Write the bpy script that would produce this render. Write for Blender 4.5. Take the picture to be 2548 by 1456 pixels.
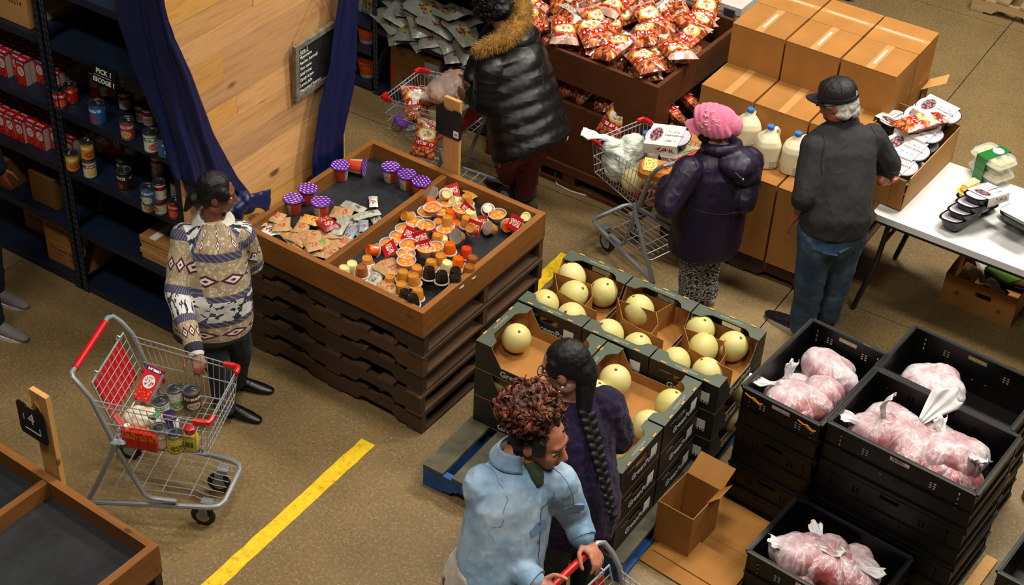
import bpy, bmesh, math, random
from mathutils import Vector, Matrix, Quaternion, noise
random.seed(7)
for o in list(bpy.data.objects): bpy.data.objects.remove(o)
SC = bpy.context.scene
COL = SC.collection
PI = math.pi
def V(*a): return Vector(a if len(a) > 1 else a[0])
def rad(d): return d*PI/180

# ---------------------------------------------------------------- camera, world, lights, exposure
CAM_H, CAM_YAW, PITCH, ROLL = 5.7, rad(31.5), 0.6662, 0.05458
cy_, sy_ = math.cos(CAM_YAW), math.sin(CAM_YAW)
def _yaw(v): return V(cy_*v[0]-sy_*v[1], sy_*v[0]+cy_*v[1], v[2])
_fw = V(0, math.cos(PITCH), -math.sin(PITCH)); _up = V(0, math.sin(PITCH), math.cos(PITCH)); _rt = V(1, 0, 0)
FW = _yaw(_fw); RT = _yaw(math.cos(ROLL)*_rt+math.sin(ROLL)*_up); UP = _yaw(-math.sin(ROLL)*_rt+math.cos(ROLL)*_up)
cam_d = bpy.data.cameras.new('camera'); cam = bpy.data.objects.new('camera', cam_d); COL.objects.link(cam)
cam_d.sensor_fit = 'HORIZONTAL'; cam_d.sensor_width = 36.0; cam_d.lens = 36.0*3913/2548; cam_d.shift_y = 20.7/2548
cam_d.clip_end = 100
mw = Matrix((RT, UP, -FW)).transposed().to_4x4(); mw.translation = V(0, 0, CAM_H); cam.matrix_world = mw
SC.camera = cam
EYE = V(0, 0, CAM_H)
def at(px, py, z=0.0):
    """world point at height z that the photograph shows at pixel px,py"""
    d = FW+RT*((px-1274)/3913)-UP*((py-748.7)/3913)
    return EYE+d*((z-CAM_H)/d.z)
SC.view_settings.view_transform = 'Standard'; SC.view_settings.look = 'None'
SC.view_settings.gamma = 1.0; SC.view_settings.use_curve_mapping = False; SC.view_settings.exposure = 0.0
w = bpy.data.worlds.new('hall'); SC.world = w; w.use_nodes = True
w.node_tree.nodes['Background'].inputs[0].default_value = (1.0, 0.93, 0.82, 1)
w.node_tree.nodes['Background'].inputs[1].default_value = 0.04
def area(name, loc, size, power, col=(1.0, 0.93, 0.82), aim=None):
    d = bpy.data.lights.new(name, 'AREA'); d.shape = 'RECTANGLE'; d.size, d.size_y = size; d.energy = power; d.color = col
    o = bpy.data.objects.new(name, d); COL.objects.link(o); o.location = loc
    q = (V(aim)-V(loc)) if aim else V(0, 0, -1)
    o.rotation_euler = q.to_track_quat('-Z', 'Y').to_euler()
    return o
# high-bay lamps of the warehouse roof, in two rows above the frame
area('hall_lamp', (-0.9, 8.9, 6.6), (1.6, 0.6), 400)
area('hall_lamp.001', (-3.0, 9.6, 6.6), (1.6, 0.6), 210)
area('hall_lamp.002', (1.0, 5.4, 6.6), (1.6, 0.6), 180)
area('hall_lamp.003', (-2.9, 5.6, 6.8), (1.6, 0.6), 175)
area('hall_lamp.004', (-5.2, 2.0, 6.6), (1.6, 0.6), 120)
area('hall_lamp.005', (-1.6, 1.9, 6.8), (1.6, 0.6), 150)

# ---------------------------------------------------------------- materials
def hx(h):
    h = h.lstrip('#'); c = [int(h[i:i+2], 16)/255 for i in (0, 2, 4)]
    return tuple(((x+.055)/1.055)**2.4 if x > .04045 else x/12.92 for x in c)+(1.0,)
class NT:
    def __init__(s, name):
        s.m = bpy.data.materials.new(name); s.m.use_nodes = True; s.t = s.m.node_tree
        s.b = s.t.nodes['Principled BSDF']; s.out = s.t.nodes['Material Output']
    def n(s, typ, **kw):
        nd = s.t.nodes.new(typ)
        for k, v in kw.items():
            if k.startswith('_'): setattr(nd, k[1:], v)
            else:
                i = int(k[1:]) if k[0] == 'i' and k[1:].isdigit() else k
                if isinstance(v, bpy.types.NodeSocket): s.t.links.new(v, nd.inputs[i])
                else: nd.inputs[i].default_value = v
        return nd
    def l(s, a, b): s.t.links.new(a, b)
    def set(s, **kw):
        for k, v in kw.items():
            k = k.replace('_', ' ')
            if isinstance(v, bpy.types.NodeSocket): s.l(v, s.b.inputs[k])
            else: s.b.inputs[k].default_value = v
    def ramp(s, fac, stops, interp='LINEAR'):
        r = s.n('ShaderNodeValToRGB'); r.color_ramp.interpolation = interp; e = r.color_ramp.elements
        while len(e) < len(stops): e.new(0.5)
        for i, (p, c) in enumerate(stops): e[i].position = p; e[i].color = hx(c) if isinstance(c, str) else c
        s.l(fac, r.inputs[0]); return r.outputs[0]
    def mix(s, fac, a, b, mode='MIX'):
        x = s.n('ShaderNodeMix', _data_type='RGBA', _blend_type=mode)
        for i, v in ((0, fac), (6, a), (7, b)):
            if isinstance(v, bpy.types.NodeSocket): s.l(v, x.inputs[i])
            else: x.inputs[i].default_value = hx(v) if isinstance(v, str) else v
        return x.outputs[2]
    def math(s, op, a, b=0.0, c=None):
        x = s.n('ShaderNodeMath', _operation=op)
        for i, v in enumerate((a, b) if c is None else (a, b, c)):
            if isinstance(v, bpy.types.NodeSocket): s.l(v, x.inputs[i])
            else: x.inputs[i].default_value = v
        return x.outputs[0]
    def coord(s, kind='Object', scale=(1, 1, 1), rot=(0, 0, 0), loc=(0, 0, 0)):
        tc = s.n('ShaderNodeTexCoord'); mp = s.n('ShaderNodeMapping')
        mp.inputs['Scale'].default_value = scale; mp.inputs['Rotation'].default_value = rot; mp.inputs['Location'].default_value = loc
        s.l(tc.outputs[kind], mp.inputs[0]); return mp.outputs[0]
    def noise(s, vec, scale, detail=3.0, rough=.55):
        x = s.n('ShaderNodeTexNoise', Scale=scale, Detail=detail, Roughness=rough)
        s.l(vec, x.inputs['Vector']); return x.outputs[0]
    def bump(s, h, strength=.3, dist=.01):
        x = s.n('ShaderNodeBump', Strength=strength, Distance=dist); s.l(h, x.inputs['Height']); s.l(x.outputs[0], s.b.inputs['Normal'])
    def rnd(s): return s.n('ShaderNodeObjectInfo').outputs['Random']
MATS = {}
def mat(name, col, rough=.5, metal=0., var=0., vs=8., bump=0., bs=60., rnd=0., spec=.5, trans=0., alpha=1., coat=0., sheen=0., emit=None, sss=0., bd=.004):
    if name in MATS: return MATS[name]
    k = NT(name); k.set(Roughness=rough, Metallic=metal); k.b.inputs['Specular IOR Level'].default_value = spec
    c = hx(col)
    out = None
    vec = k.coord()
    if var:
        nz = k.noise(vec, vs)
        dk = tuple(x*(1-var) for x in c[:3])+(1,); lt = tuple(min(1, x*(1+var)) for x in c[:3])+(1,)
        out = k.ramp(nz, [(.3, dk), (.7, lt)])
    if rnd:
        r = k.n('ShaderNodeHueSaturation', Color=out if out else c); k.l(k.math('MULTIPLY_ADD', k.rnd(), 2*rnd, 1-rnd), r.inputs['Value']); out = r.outputs[0]
    if out: k.l(out, k.b.inputs['Base Color'])
    else: k.b.inputs['Base Color'].default_value = c
    if bump: k.bump(k.noise(vec, bs, 4), bump, bd)
    if trans: k.b.inputs['Transmission Weight'].default_value = trans
    if alpha < 1: k.b.inputs['Alpha'].default_value = alpha
    if coat: k.b.inputs['Coat Weight'].default_value = coat
    if sheen: k.b.inputs['Sheen Weight'].default_value = sheen
    if sss: k.b.inputs['Subsurface Weight'].default_value = sss; k.b.inputs['Subsurface Radius'].default_value = (.01, .004, .002)
    MATS[name] = k.m; return k.m
def wood(name, dark, light, axis='x', rough=.6, rnd=.25, knots=True, scale=1.0):
    if name in MATS: return MATS[name]
    k = NT(name); sc = {'x': (1.2, 14, 14), 'y': (14, 1.2, 14), 'z': (14, 14, 1.2)}[axis]
    sc = tuple(x*scale for x in sc)
    r = k.rnd(); off = k.n('ShaderNodeCombineXYZ'); m10 = k.math('MULTIPLY', r, 37.)
    for i in range(3): k.l(m10, off.inputs[i])
    tc = k.n('ShaderNodeTexCoord'); ad = k.n('ShaderNodeVectorMath', _operation='ADD'); k.l(tc.outputs['Object'], ad.inputs[0]); k.l(off.outputs[0], ad.inputs[1])
    mp = k.n('ShaderNodeMapping'); mp.inputs['Scale'].default_value = sc; k.l(ad.outputs[0], mp.inputs[0])
    n1 = k.noise(mp.outputs[0], 1.6, 6, .65); n2 = k.noise(mp.outputs[0], 7.0, 3, .6)
    f = k.math('ADD', k.math('MULTIPLY', n1, .75), k.math('MULTIPLY', n2, .25))
    col = k.ramp(f, [(.33, dark), (.5, light), (.68, dark)])
    col = k.mix(.45, col, light)
    if knots:
        m2 = k.n('ShaderNodeMapping'); s2 = {'x': (1, 1.9, 1.9), 'y': (1.9, 1, 1.9), 'z': (1.9, 1.9, 1)}[axis]
        m2.inputs['Scale'].default_value = s2; k.l(ad.outputs[0], m2.inputs[0])
        vo = k.n('ShaderNodeTexVoronoi', Scale=4.2 if knots is True else 2.9); k.l(m2.outputs[0], vo.inputs['Vector'])
        kn = k.ramp(vo.outputs['Distance'], [(.05 if knots is True else .10, (1, 1, 1, 1)), (.12 if knots is True else .17, (0, 0, 0, 1))])
        col = k.mix(k.math('MULTIPLY', kn, .8), col, '3a1e0c')
    h = k.n('ShaderNodeHueSaturation', Color=col); k.l(k.math('MULTIPLY_ADD', r, 2*rnd, 1-rnd), h.inputs['Value'])
    if knots == 'big': k.l(k.math('MULTIPLY_ADD', k.math('FRACT', k.math('MULTIPLY', r, 7.3)), .006, .494), h.inputs['Hue']); k.l(k.math('MULTIPLY_ADD', k.math('FRACT', k.math('MULTIPLY', r, 3.7)), .14, .96), h.inputs['Saturation'])
    k.l(h.outputs[0], k.b.inputs['Base Color']); k.set(Roughness=rough); k.bump(f, .25, .003)
    MATS[name] = k.m; return k.m
def uvmat(name, fn, rough=.5, **kw):
    """material whose colour is built by fn(k, u, v) from the mesh's UV layer (flat print)"""
    if name in MATS: return MATS[name]
    k = NT(name); tc = k.n('ShaderNodeTexCoord'); sp = k.n('ShaderNodeSeparateXYZ'); k.l(tc.outputs['UV'], sp.inputs[0])
    k.uv = tc.outputs['UV']
    c = fn(k, sp.outputs[0], sp.outputs[1]); k.l(c, k.b.inputs['Base Color']); k.set(Roughness=rough)
    for a, b in kw.items(): k.b.inputs[a.replace('_', ' ')].default_value = b
    MATS[name] = k.m; return k.m
def uvnoise(k, su, sv, scale=1., detail=2.):
    mp = k.n('ShaderNodeMapping'); mp.inputs['Scale'].default_value = (su, sv, 1); k.l(k.uv, mp.inputs[0])
    r = k.n('ShaderNodeVectorMath', _operation='ADD'); k.l(mp.outputs[0], r.inputs[0])
    cb = k.n('ShaderNodeCombineXYZ'); k.l(k.math('MULTIPLY', k.rnd(), 50.), cb.inputs[0]); k.l(cb.outputs[0], r.inputs[1])
    x = k.n('ShaderNodeTexNoise', Scale=scale, Detail=detail); k.l(r.outputs[0], x.inputs['Vector']); return x.outputs[0]
def band(k, x, a, b):
    return k.math('MULTIPLY', k.math('GREATER_THAN', x, a), k.math('LESS_THAN', x, b))
def disc(k, u, v, cu, cv, ru, rv):
    a = k.math('DIVIDE', k.math('SUBTRACT', u, cu), ru); b = k.math('DIVIDE', k.math('SUBTRACT', v, cv), rv)
    return k.math('LESS_THAN', k.math('ADD', k.math('MULTIPLY', a, a), k.math('MULTIPLY', b, b)), 1.0)
def rect(k, u, v, a, b, c, d): return k.math('MULTIPLY', band(k, u, a, b), band(k, v, c, d))
def scrib(k, su, sv, lo=.52):
    return k.math('GREATER_THAN', uvnoise(k, su, sv), lo)

# ---------------------------------------------------------------- mesh helpers
class MB:
    def __init__(s): s.v = []; s.f = []; s.uv = {}; s.mi = []; s.m = 0
    def add(s, vs, fs, uvs=None):
        b = len(s.v); s.v += [tuple(x) for x in vs]
        for i, f in enumerate(fs):
            if uvs: s.uv[len(s.f)] = uvs[i]
            s.f.append(tuple(b+j for j in f)); s.mi.append(s.m)
        return s
    def box(s, c, d, R=None, uvface=True):
        """box centred at c with full size d; UV 0..1 on every face"""
        h = V(d)/2; vs = []
        for z in (-1, 1):
            for y in (-1, 1):
                for x in (-1, 1):
                    p = V(h.x*x, h.y*y, h.z*z); vs.append(V(c)+(R @ p if R else p))
        fs = [(0, 1, 5, 4), (3, 2, 6, 7), (1, 3, 7, 5), (2, 0, 4, 6), (4, 5, 7, 6), (2, 3, 1, 0)]
        q = [(0, 0), (1, 0), (1, 1), (0, 1)]
        return s.add(vs, fs, [q]*6)
    def b2(s, a, b): # axis aligned from corner to corner
        a, b = V(a), V(b); return s.box((a+b)/2, [abs(x) for x in (b-a)])
    def bar(s, p, q, w, h, up=(0, 0, 1)):
        p, q = V(p), V(q); d = q-p; L = d.length; d.normalize(); u = V(up)
        if abs(d.dot(u)) > .98: u = V(1, 0, 0)
        y = u.cross(d).normalized(); z = d.cross(y)
        return s.box((p+q)/2, (L, w, h), Matrix((d, y, z)).transposed())
    def tube(s, pts, r, n=6, closed=False, caps=True):
        pts = [V(p) for p in pts]; m = len(pts); rs = r if isinstance(r, (list, tuple)) else [r]*m
        b = len(s.v); prev = None
        for i, p in enumerate(pts):
            if closed: t = pts[(i+1) % m]-pts[i-1]
            else: t = pts[min(i+1, m-1)]-pts[max(i-1, 0)]
            t = t.normalized() if t.length > 1e-9 else V(0, 0, 1)
            if prev is None:
                a = V(0, 0, 1) if abs(t.z) < .9 else V(1, 0, 0); nn = t.cross(a).normalized()
            else:
                nn = prev-t*prev.dot(t); nn = nn.normalized() if nn.length > 1e-6 else t.orthogonal().normalized()
            prev = nn; bb = t.cross(nn)
            for j in range(n):
                an = 2*PI*j/n; s.v.append(tuple(p+(nn*math.cos(an)+bb*math.sin(an))*rs[i]))
        for i in range(m if closed else m-1):
            for j in range(n):
                a0, a1 = b+i*n, b+((i+1) % m)*n
                s.uv[len(s.f)] = [(j/n, i/max(1, m-1)), ((j+1)/n, i/max(1, m-1)), ((j+1)/n, (i+1)/max(1, m-1)), (j/n, (i+1)/max(1, m-1))]
                s.f.append((a0+j, a0+(j+1) % n, a1+(j+1) % n, a1+j)); s.mi.append(s.m)
        if caps and not closed:
            s.f.append(tuple(b+j for j in reversed(range(n)))); s.mi.append(s.m)
            s.f.append(tuple(b+(m-1)*n+j for j in range(n))); s.mi.append(s.m)
        return s
    def lathe(s, prof, n=16, M=None, capb=True, capt=True):
        """prof: list of (r,z); u runs round, v along the profile"""
        b = len(s.v); m = len(prof)
        tot = [0.]
        for i in range(1, m): tot.append(tot[-1]+math.hypot(prof[i][0]-prof[i-1][0], prof[i][1]-prof[i-1][1]))
        T = tot[-1] or 1
        for r, z in prof:
            for j in range(n):
                a = 2*PI*j/n; p = V(r*math.cos(a), r*math.sin(a), z); s.v.append(tuple(M @ p if M else p))
        for i in range(m-1):
            for j in range(n):
                s.uv[len(s.f)] = [(j/n, tot[i]/T), ((j+1)/n, tot[i]/T), ((j+1)/n, tot[i+1]/T), (j/n, tot[i+1]/T)]
                s.f.append((b+i*n+j, b+i*n+(j+1) % n, b+(i+1)*n+(j+1) % n, b+(i+1)*n+j)); s.mi.append(s.m)
        def cap(k, rev):
            s.uv[len(s.f)] = [(.5+.5*math.cos(2*PI*j/n), .5+.5*math.sin(2*PI*j/n)) for j in (reversed(range(n)) if rev else range(n))]
            s.f.append(tuple(b+k*n+j for j in (reversed(range(n)) if rev else range(n)))); s.mi.append(s.m)
        if capb: cap(0, True)
        if capt: cap(m-1, False)
        return s
    def ell(s, c, r, R=None, n=12, k=8):
        b = len(s.v); c = V(c); r = (r, r, r) if isinstance(r, (int, float)) else r
        def P(x, y, z):
            p = V(x*r[0], y*r[1], z*r[2]); return tuple(c+(R @ p if R else p))
        s.v.append(P(0, 0, -1))
        for i in range(1, k):
            t = -PI/2+PI*i/k
            for j in range(n): a = 2*PI*j/n; s.v.append(P(math.cos(t)*math.cos(a), math.cos(t)*math.sin(a), math.sin(t)))
        s.v.append(P(0, 0, 1)); top = len(s.v)-1
        for j in range(n):
            s.f.append((b, b+1+(j+1) % n, b+1+j)); s.mi.append(s.m)
            s.f.append((top, b+1+(k-2)*n+j, b+1+(k-2)*n+(j+1) % n)); s.mi.append(s.m)
        for i in range(k-2):
            for j in range(n):
                s.f.append((b+1+i*n+j, b+1+i*n+(j+1) % n, b+1+(i+1)*n+(j+1) % n, b+1+(i+1)*n+j)); s.mi.append(s.m)
        return s
    def cap(s, p, q, r1, r2, n=10):
        """round cone (capsule with two radii)"""
        p, q = V(p), V(q); s.ell(p, r1, n=n, k=6); s.ell(q, r2, n=n, k=6)
        if (q-p).length > 1e-4: s.tube([p, q], [r1*.995, r2*.995], n=n)
        return s
    def loft(s, rings, n=20):
        """rings: (centre, axis a, axis b) ellipses, capped"""
        b = len(s.v); m = len(rings)
        for c, a, bb in rings:
            for j in range(n): t = 2*PI*j/n; s.v.append(tuple(V(c)+V(a)*math.cos(t)+V(bb)*math.sin(t)))
        for i in range(m-1):
            for j in range(n):
                s.uv[len(s.f)] = [(j/n, i/(m-1)), ((j+1)/n, i/(m-1)), ((j+1)/n, (i+1)/(m-1)), (j/n, (i+1)/(m-1))]
                s.f.append((b+i*n+j, b+i*n+(j+1) % n, b+(i+1)*n+(j+1) % n, b+(i+1)*n+j)); s.mi.append(s.m)
        s.f.append(tuple(b+j for j in reversed(range(n)))); s.mi.append(s.m)
        s.f.append(tuple(b+(m-1)*n+j for j in range(n))); s.mi.append(s.m)
        return s
    def prism(s, poly, ax, a, b):
        """extrude the 2D polygon along axis ax from a to b; poly runs in the other two axes"""
        n = len(poly)
        def P(u, v, t): return {'x': (t, u, v), 'y': (u, t, v), 'z': (u, v, t)}[ax]
        vs = [P(u, v, a) for u, v in poly]+[P(u, v, b) for u, v in poly]
        fs = [tuple(range(n)), tuple(reversed(range(n, 2*n)))]+[(i, i+n, (i+1) % n+n, (i+1) % n) for i in range(n)]
        return s.add(vs, fs)
    def grid(s, P, nu, nv, wrapu=False):
        b = len(s.v)
        for i in range(nv+1):
            for j in range(nu+(0 if wrapu else 1)): s.v.append(tuple(P(j/nu, i/nv)))
        w_ = nu if wrapu else nu+1
        for i in range(nv):
            for j in range(nu):
                j2 = (j+1) % w_ if wrapu else j+1
                s.uv[len(s.f)] = [(j/nu, i/nv), ((j+1)/nu, i/nv), ((j+1)/nu, (i+1)/nv), (j/nu, (i+1)/nv)]
                s.f.append((b+i*w_+j, b+i*w_+j2, b+(i+1)*w_+j2, b+(i+1)*w_+j)); s.mi.append(s.m)
        return s
    def mesh(s, name, mats, smooth=False, fix=True):
        me = bpy.data.meshes.new(name); me.from_pydata(s.v, [], s.f)
        for m in (mats if isinstance(mats, (list, tuple)) else [mats]): me.materials.append(m)
        for p, i in zip(me.polygons, s.mi): p.material_index = i
        if s.uv:
            ul = me.uv_layers.new(name='UVMap')
            for p in me.polygons:
                u = s.uv.get(p.index)
                if u:
                    for k, li in enumerate(p.loop_indices): ul.data[li].uv = u[k % len(u)]
        if fix:
            bm = bmesh.new(); bm.from_mesh(me); bmesh.ops.recalc_face_normals(bm, faces=bm.faces); bm.to_mesh(me); bm.free()
        if smooth:
            me.polygons.foreach_set('use_smooth', [True]*len(me.polygons))
            if smooth != 'all':
                try: me.set_sharp_from_angle(angle=rad(40))
                except Exception: pass
        me.update(); return me
    def build(s, name, mats, parent=None, smooth=False, loc=None, rot=None, fix=True):
        return link(name, s.mesh(name, mats, smooth, fix), parent, loc, rot)
KID = {}
def link(name, data, parent=None, loc=None, rot=None):
    o = bpy.data.objects.new(name, data); COL.objects.link(o)
    if parent: o.parent = parent; KID.setdefault(parent.name, []).append(o)
    if loc is not None: o.location = loc
    if rot is not None: o.rotation_euler = rot
    return o
def tag(o, label, cat, group=None):
    o['label'] = label; o['category'] = cat
    if group: o['group'] = group
    return o
def thing(name, label, cat, loc=(0, 0, 0), rz=0., group=None, rot=None):
    o = bpy.data.objects.new(name, None); COL.objects.link(o); o.empty_display_size = .05
    o.location = loc; o.rotation_euler = rot if rot else (0, 0, rz)
    return tag(o, label, cat, group)
def copy(o, loc=None, rz=None, label=None, group=None, rot=None, sc=None, parent=None):
    c = o.copy(); COL.objects.link(c)
    if parent: c.parent = parent
    if loc is not None: c.location = loc
    if rot is not None: c.rotation_euler = rot
    elif rz is not None: c.rotation_euler = (0, 0, rz)
    if sc is not None: c.scale = (sc, sc, sc) if isinstance(sc, (int, float)) else sc
    if label: c['label'] = label
    if group: c['group'] = group
    if parent: KID.setdefault(parent.name, []).append(c)
    for ch in list(KID.get(o.name, [])): copy(ch, parent=c)
    return c
def evalmesh(o, name):
    dg = bpy.context.evaluated_depsgraph_get(); dg.update()
    me = bpy.data.meshes.new_from_object(o.evaluated_get(dg)); me.name = name; return me
def blob(mb, name, mats, parent=None, voxel=.008, smooth=6, disp=None, sub=0, post=None, smf=.5):
    """fuse the closed shapes of mb into one continuous skin"""
    me = mb.mesh(name+'_raw', mats if isinstance(mats, (list, tuple)) else [mats])
    o = bpy.data.objects.new(name, me); COL.objects.link(o)
    r = o.modifiers.new('r', 'REMESH'); r.mode = 'VOXEL'; r.voxel_size = voxel; r.use_smooth_shade = True
    if smooth:
        q = o.modifiers.new('s', 'SMOOTH'); q.iterations = smooth; q.factor = smf
    if disp:
        tx = bpy.data.textures.new(name+'_fold', 'CLOUDS'); tx.noise_scale = disp[1]; tx.noise_depth = 2
        d = o.modifiers.new('d', 'DISPLACE'); d.texture = tx; d.strength = disp[0]; d.mid_level = .5; d.texture_coords = 'LOCAL'
    m2 = evalmesh(o, name); bpy.data.objects.remove(o); bpy.data.meshes.remove(me)
    m2.materials.clear()
    for m in (mats if isinstance(mats, (list, tuple)) else [mats]): m2.materials.append(m)
    if post: post(m2)
    m2.polygons.foreach_set('use_smooth', [True]*len(m2.polygons))
    return link(name, m2, parent)
TXT = {}
def text(body, size, m, parent, loc, rot, align='CENTER', name='lettering', ext=.0008, sx=1., space=1.0, shear=0., bold=0.):
    key = (body, size, ext, align, space, shear, bold, m.name)
    if key not in TXT:
        cu = bpy.data.curves.new('t', 'FONT'); cu.body = body; cu.size = size; cu.extrude = ext; cu.align_x = align; cu.align_y = 'CENTER'
        cu.resolution_u = 2; cu.space_character = space; cu.shear = shear; cu.offset = bold; cu.space_line = .95
        o = bpy.data.objects.new('t', cu); COL.objects.link(o); me = evalmesh(o, name); bpy.data.objects.remove(o)
        me.materials.clear(); me.materials.append(m); TXT[key] = me
    o = link(name, TXT[key], parent, loc, rot); o.scale = (sx, 1, 1); return o
def FACE(dirn):
    """rotation that makes lettering face the given horizontal direction and read upright"""
    return {'-y': (PI/2, 0, 0), '+y': (PI/2, 0, PI), '+x': (PI/2, 0, PI/2), '-x': (PI/2, 0, -PI/2), 'up': (0, 0, 0)}[dirn]
def rz(a): return Matrix.Rotation(a, 3, 'Z')
def boxm(mb, c, d, mats6, R=None):
    """box with one material slot per face: front(-y), back, right(+x), left, top, bottom"""
    k = len(mb.mi); mb.box(c, d, R)
    for i in range(6): mb.mi[k+i] = mats6[i]
    return mb
# ---------------------------------------------------------------- floor
def concrete():
    k = NT('polished_concrete'); v = k.coord('Object')
    big = k.noise(v, .55, 3); mid = k.noise(v, 3.2, 5, .65); fine = k.noise(v, 55, 3, .7)
    c = k.ramp(big, [(.3, '6a5534'), (.52, '7a643f'), (.75, '8a7349')])
    c = k.mix(k.math('MULTIPLY', k.ramp(mid, [(.42, (0, 0, 0, 1)), (.66, (1, 1, 1, 1))]), .5), c, '5d4c2f')
    c = k.mix(k.math('MULTIPLY', k.ramp(fine, [(.48, (0, 0, 0, 1)), (.7, (1, 1, 1, 1))]), .45), c, 'a08a5c')
    vo = k.n('ShaderNodeTexVoronoi', Scale=70.); k.l(v, vo.inputs['Vector'])
    patch = k.ramp(k.noise(v, 2.1, 3), [(.42, (0, 0, 0, 1)), (.6, (1, 1, 1, 1))])
    sp = k.math('MULTIPLY', k.ramp(vo.outputs['Distance'], [(.16, (1, 1, 1, 1)), (.25, (0, 0, 0, 1))]), patch)
    c = k.mix(k.math('MULTIPLY', sp, .8), c, '2b2114')
    vo2 = k.n('ShaderNodeTexVoronoi', Scale=38.); k.l(v, vo2.inputs['Vector'])
    c = k.mix(k.math('MULTIPLY', k.ramp(vo2.outputs['Distance'], [(.1, (1, 1, 1, 1)), (.2, (0, 0, 0, 1))]), .35), c, 'b5a57c')
    k.l(c, k.b.inputs['Base Color']); k.l(k.ramp(mid, [(.3, (.42,)*3+(1,)), (.7, (.62,)*3+(1,))]), k.b.inputs['Roughness'])
    k.bump(fine, .12, .002); return k.m
CONC = concrete(); DARK = mat('joint_dark', '15110b', .9)
fl = link('floor', None, None, (-2.5, 7.34, 0), (0, 0, rad(1.2))); fl['kind'] = 'structure'
MB().b2((-14, -14, -.08), (14, 14, -.012)).build('joint_bed', DARK, fl)
gx = [-13, -7.8, -3.9, 0, 3.9, 8, 13]; gy = [-12, -8, -4.02, 0, 3.99, 8, 13]
for i in range(6):
    for j in range(6):
        g = .0035
        MB().b2((gx[i]+g, gy[j]+g, -.06), (gx[i+1]-g, gy[j+1]-g, 0)).build('concrete_slab', CONC, fl)
def tape_mat():
    k = NT('yellow_tape'); v = k.coord('Object'); n = k.noise(v, 26, 4, .7)
    c = k.ramp(n, [(.3, 'b98f10'), (.45, 'e0b818'), (.7, 'efcb2a')]); k.l(c, k.b.inputs['Base Color']); k.set(Roughness=.45); return k.m
TAPE = tape_mat()
def tape(label, x0, y0, x1, y1, seed):
    rr = random.Random(seed); mb = MB(); n = 22
    a, b = V(x0, y0), V(x1, y1); d = (b-a).normalized(); s = V(-d.y, d.x)
    L = []; R = []
    for i in range(n+1):
        p = a.lerp(b, i/n); h = .043
        L.append(p+s*(h+rr.uniform(-.003, .003))); R.append(p-s*(h+rr.uniform(-.003, .003)))
    vs = [(p.x, p.y, z) for z in (.0005, .003) for p in L+R]; m = n+1
    fs = []
    for i in range(n):
        fs += [(i, i+1, m+i+1, m+i), (2*m+i, 2*m+m+i, 2*m+m+i+1, 2*m+i+1), (i, 2*m+i, 2*m+i+1, i+1), (m+i, m+i+1, 3*m+i+1, 3*m+i)]
    fs += [(0, m, 3*m, 2*m), (n, 2*m+n, 3*m+n, m+n)]
    tag(mb.add(vs, fs).build('floor_tape', TAPE), label, 'tape', 'yellow floor tape')
tape('long strip of yellow tape on the open floor in front of the snack bin', -3.73, 3.02, -3.735, 4.735, 1)
tape('short strip of yellow tape between the snack bin and the melon boxes', -3.735, 5.3, -3.765, 6.76, 2)

# ---------------------------------------------------------------- pallets
PWOOD = {a: wood('pallet_wood_'+a, '1a100a', '49301b', a, .75, .45) for a in 'xy'}
NWOOD = {a: wood('raw_pallet_wood_'+a, '6d5638', '9c8159', a, .75, .3) for a in 'xy'}
BWOOD = {a: mat('blue_paint_wood_'+a, '1d4f94', .6, var=.35, vs=9, rnd=.2, bump=.2) for a in 'xy'}
def pallet(w, d, h, label, cat_group, loc, rz_, wd=PWOOD, ndeck=7, deckw=None, skip=()):
    t = thing('wooden_pallet', label, 'pallet', loc, rz_, cat_group)
    th = .02; nb = .018
    prof = [(-w/2, nb), (-w*.36, nb), (-w*.33, nb+.038), (-w*.16, nb+.038), (-w*.13, nb), (w*.13, nb), (w*.16, nb+.038), (w*.33, nb+.038), (w*.36, nb), (w/2, nb), (w/2, h-th), (-w/2, h-th)]
    st = MB().prism(prof, 'y', -.019, .019).mesh('stringer', wd['x'])
    for y in (-d/2+.02, 0, d/2-.02): link('stringer', st, t, (0, y, 0))
    bw = deckw or .1
    bm_ = MB().box((0, 0, 0), (bw, d, th)).mesh('deck_board', wd['y']); bb = MB().box((0, 0, 0), (bw, d, nb)).mesh('bottom_board', wd['y'])
    for i in range(ndeck):
        if i in skip: continue
        link('deck_board', bm_, t, (-w/2+bw/2+(w-bw)*i/(ndeck-1), random.uniform(-.004, .004), h-th/2))
    for i in range(3): link('bottom_board', bb, t, (-w/2+bw/2+(w-bw)*i/2, 0, nb/2))
    return t
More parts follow.
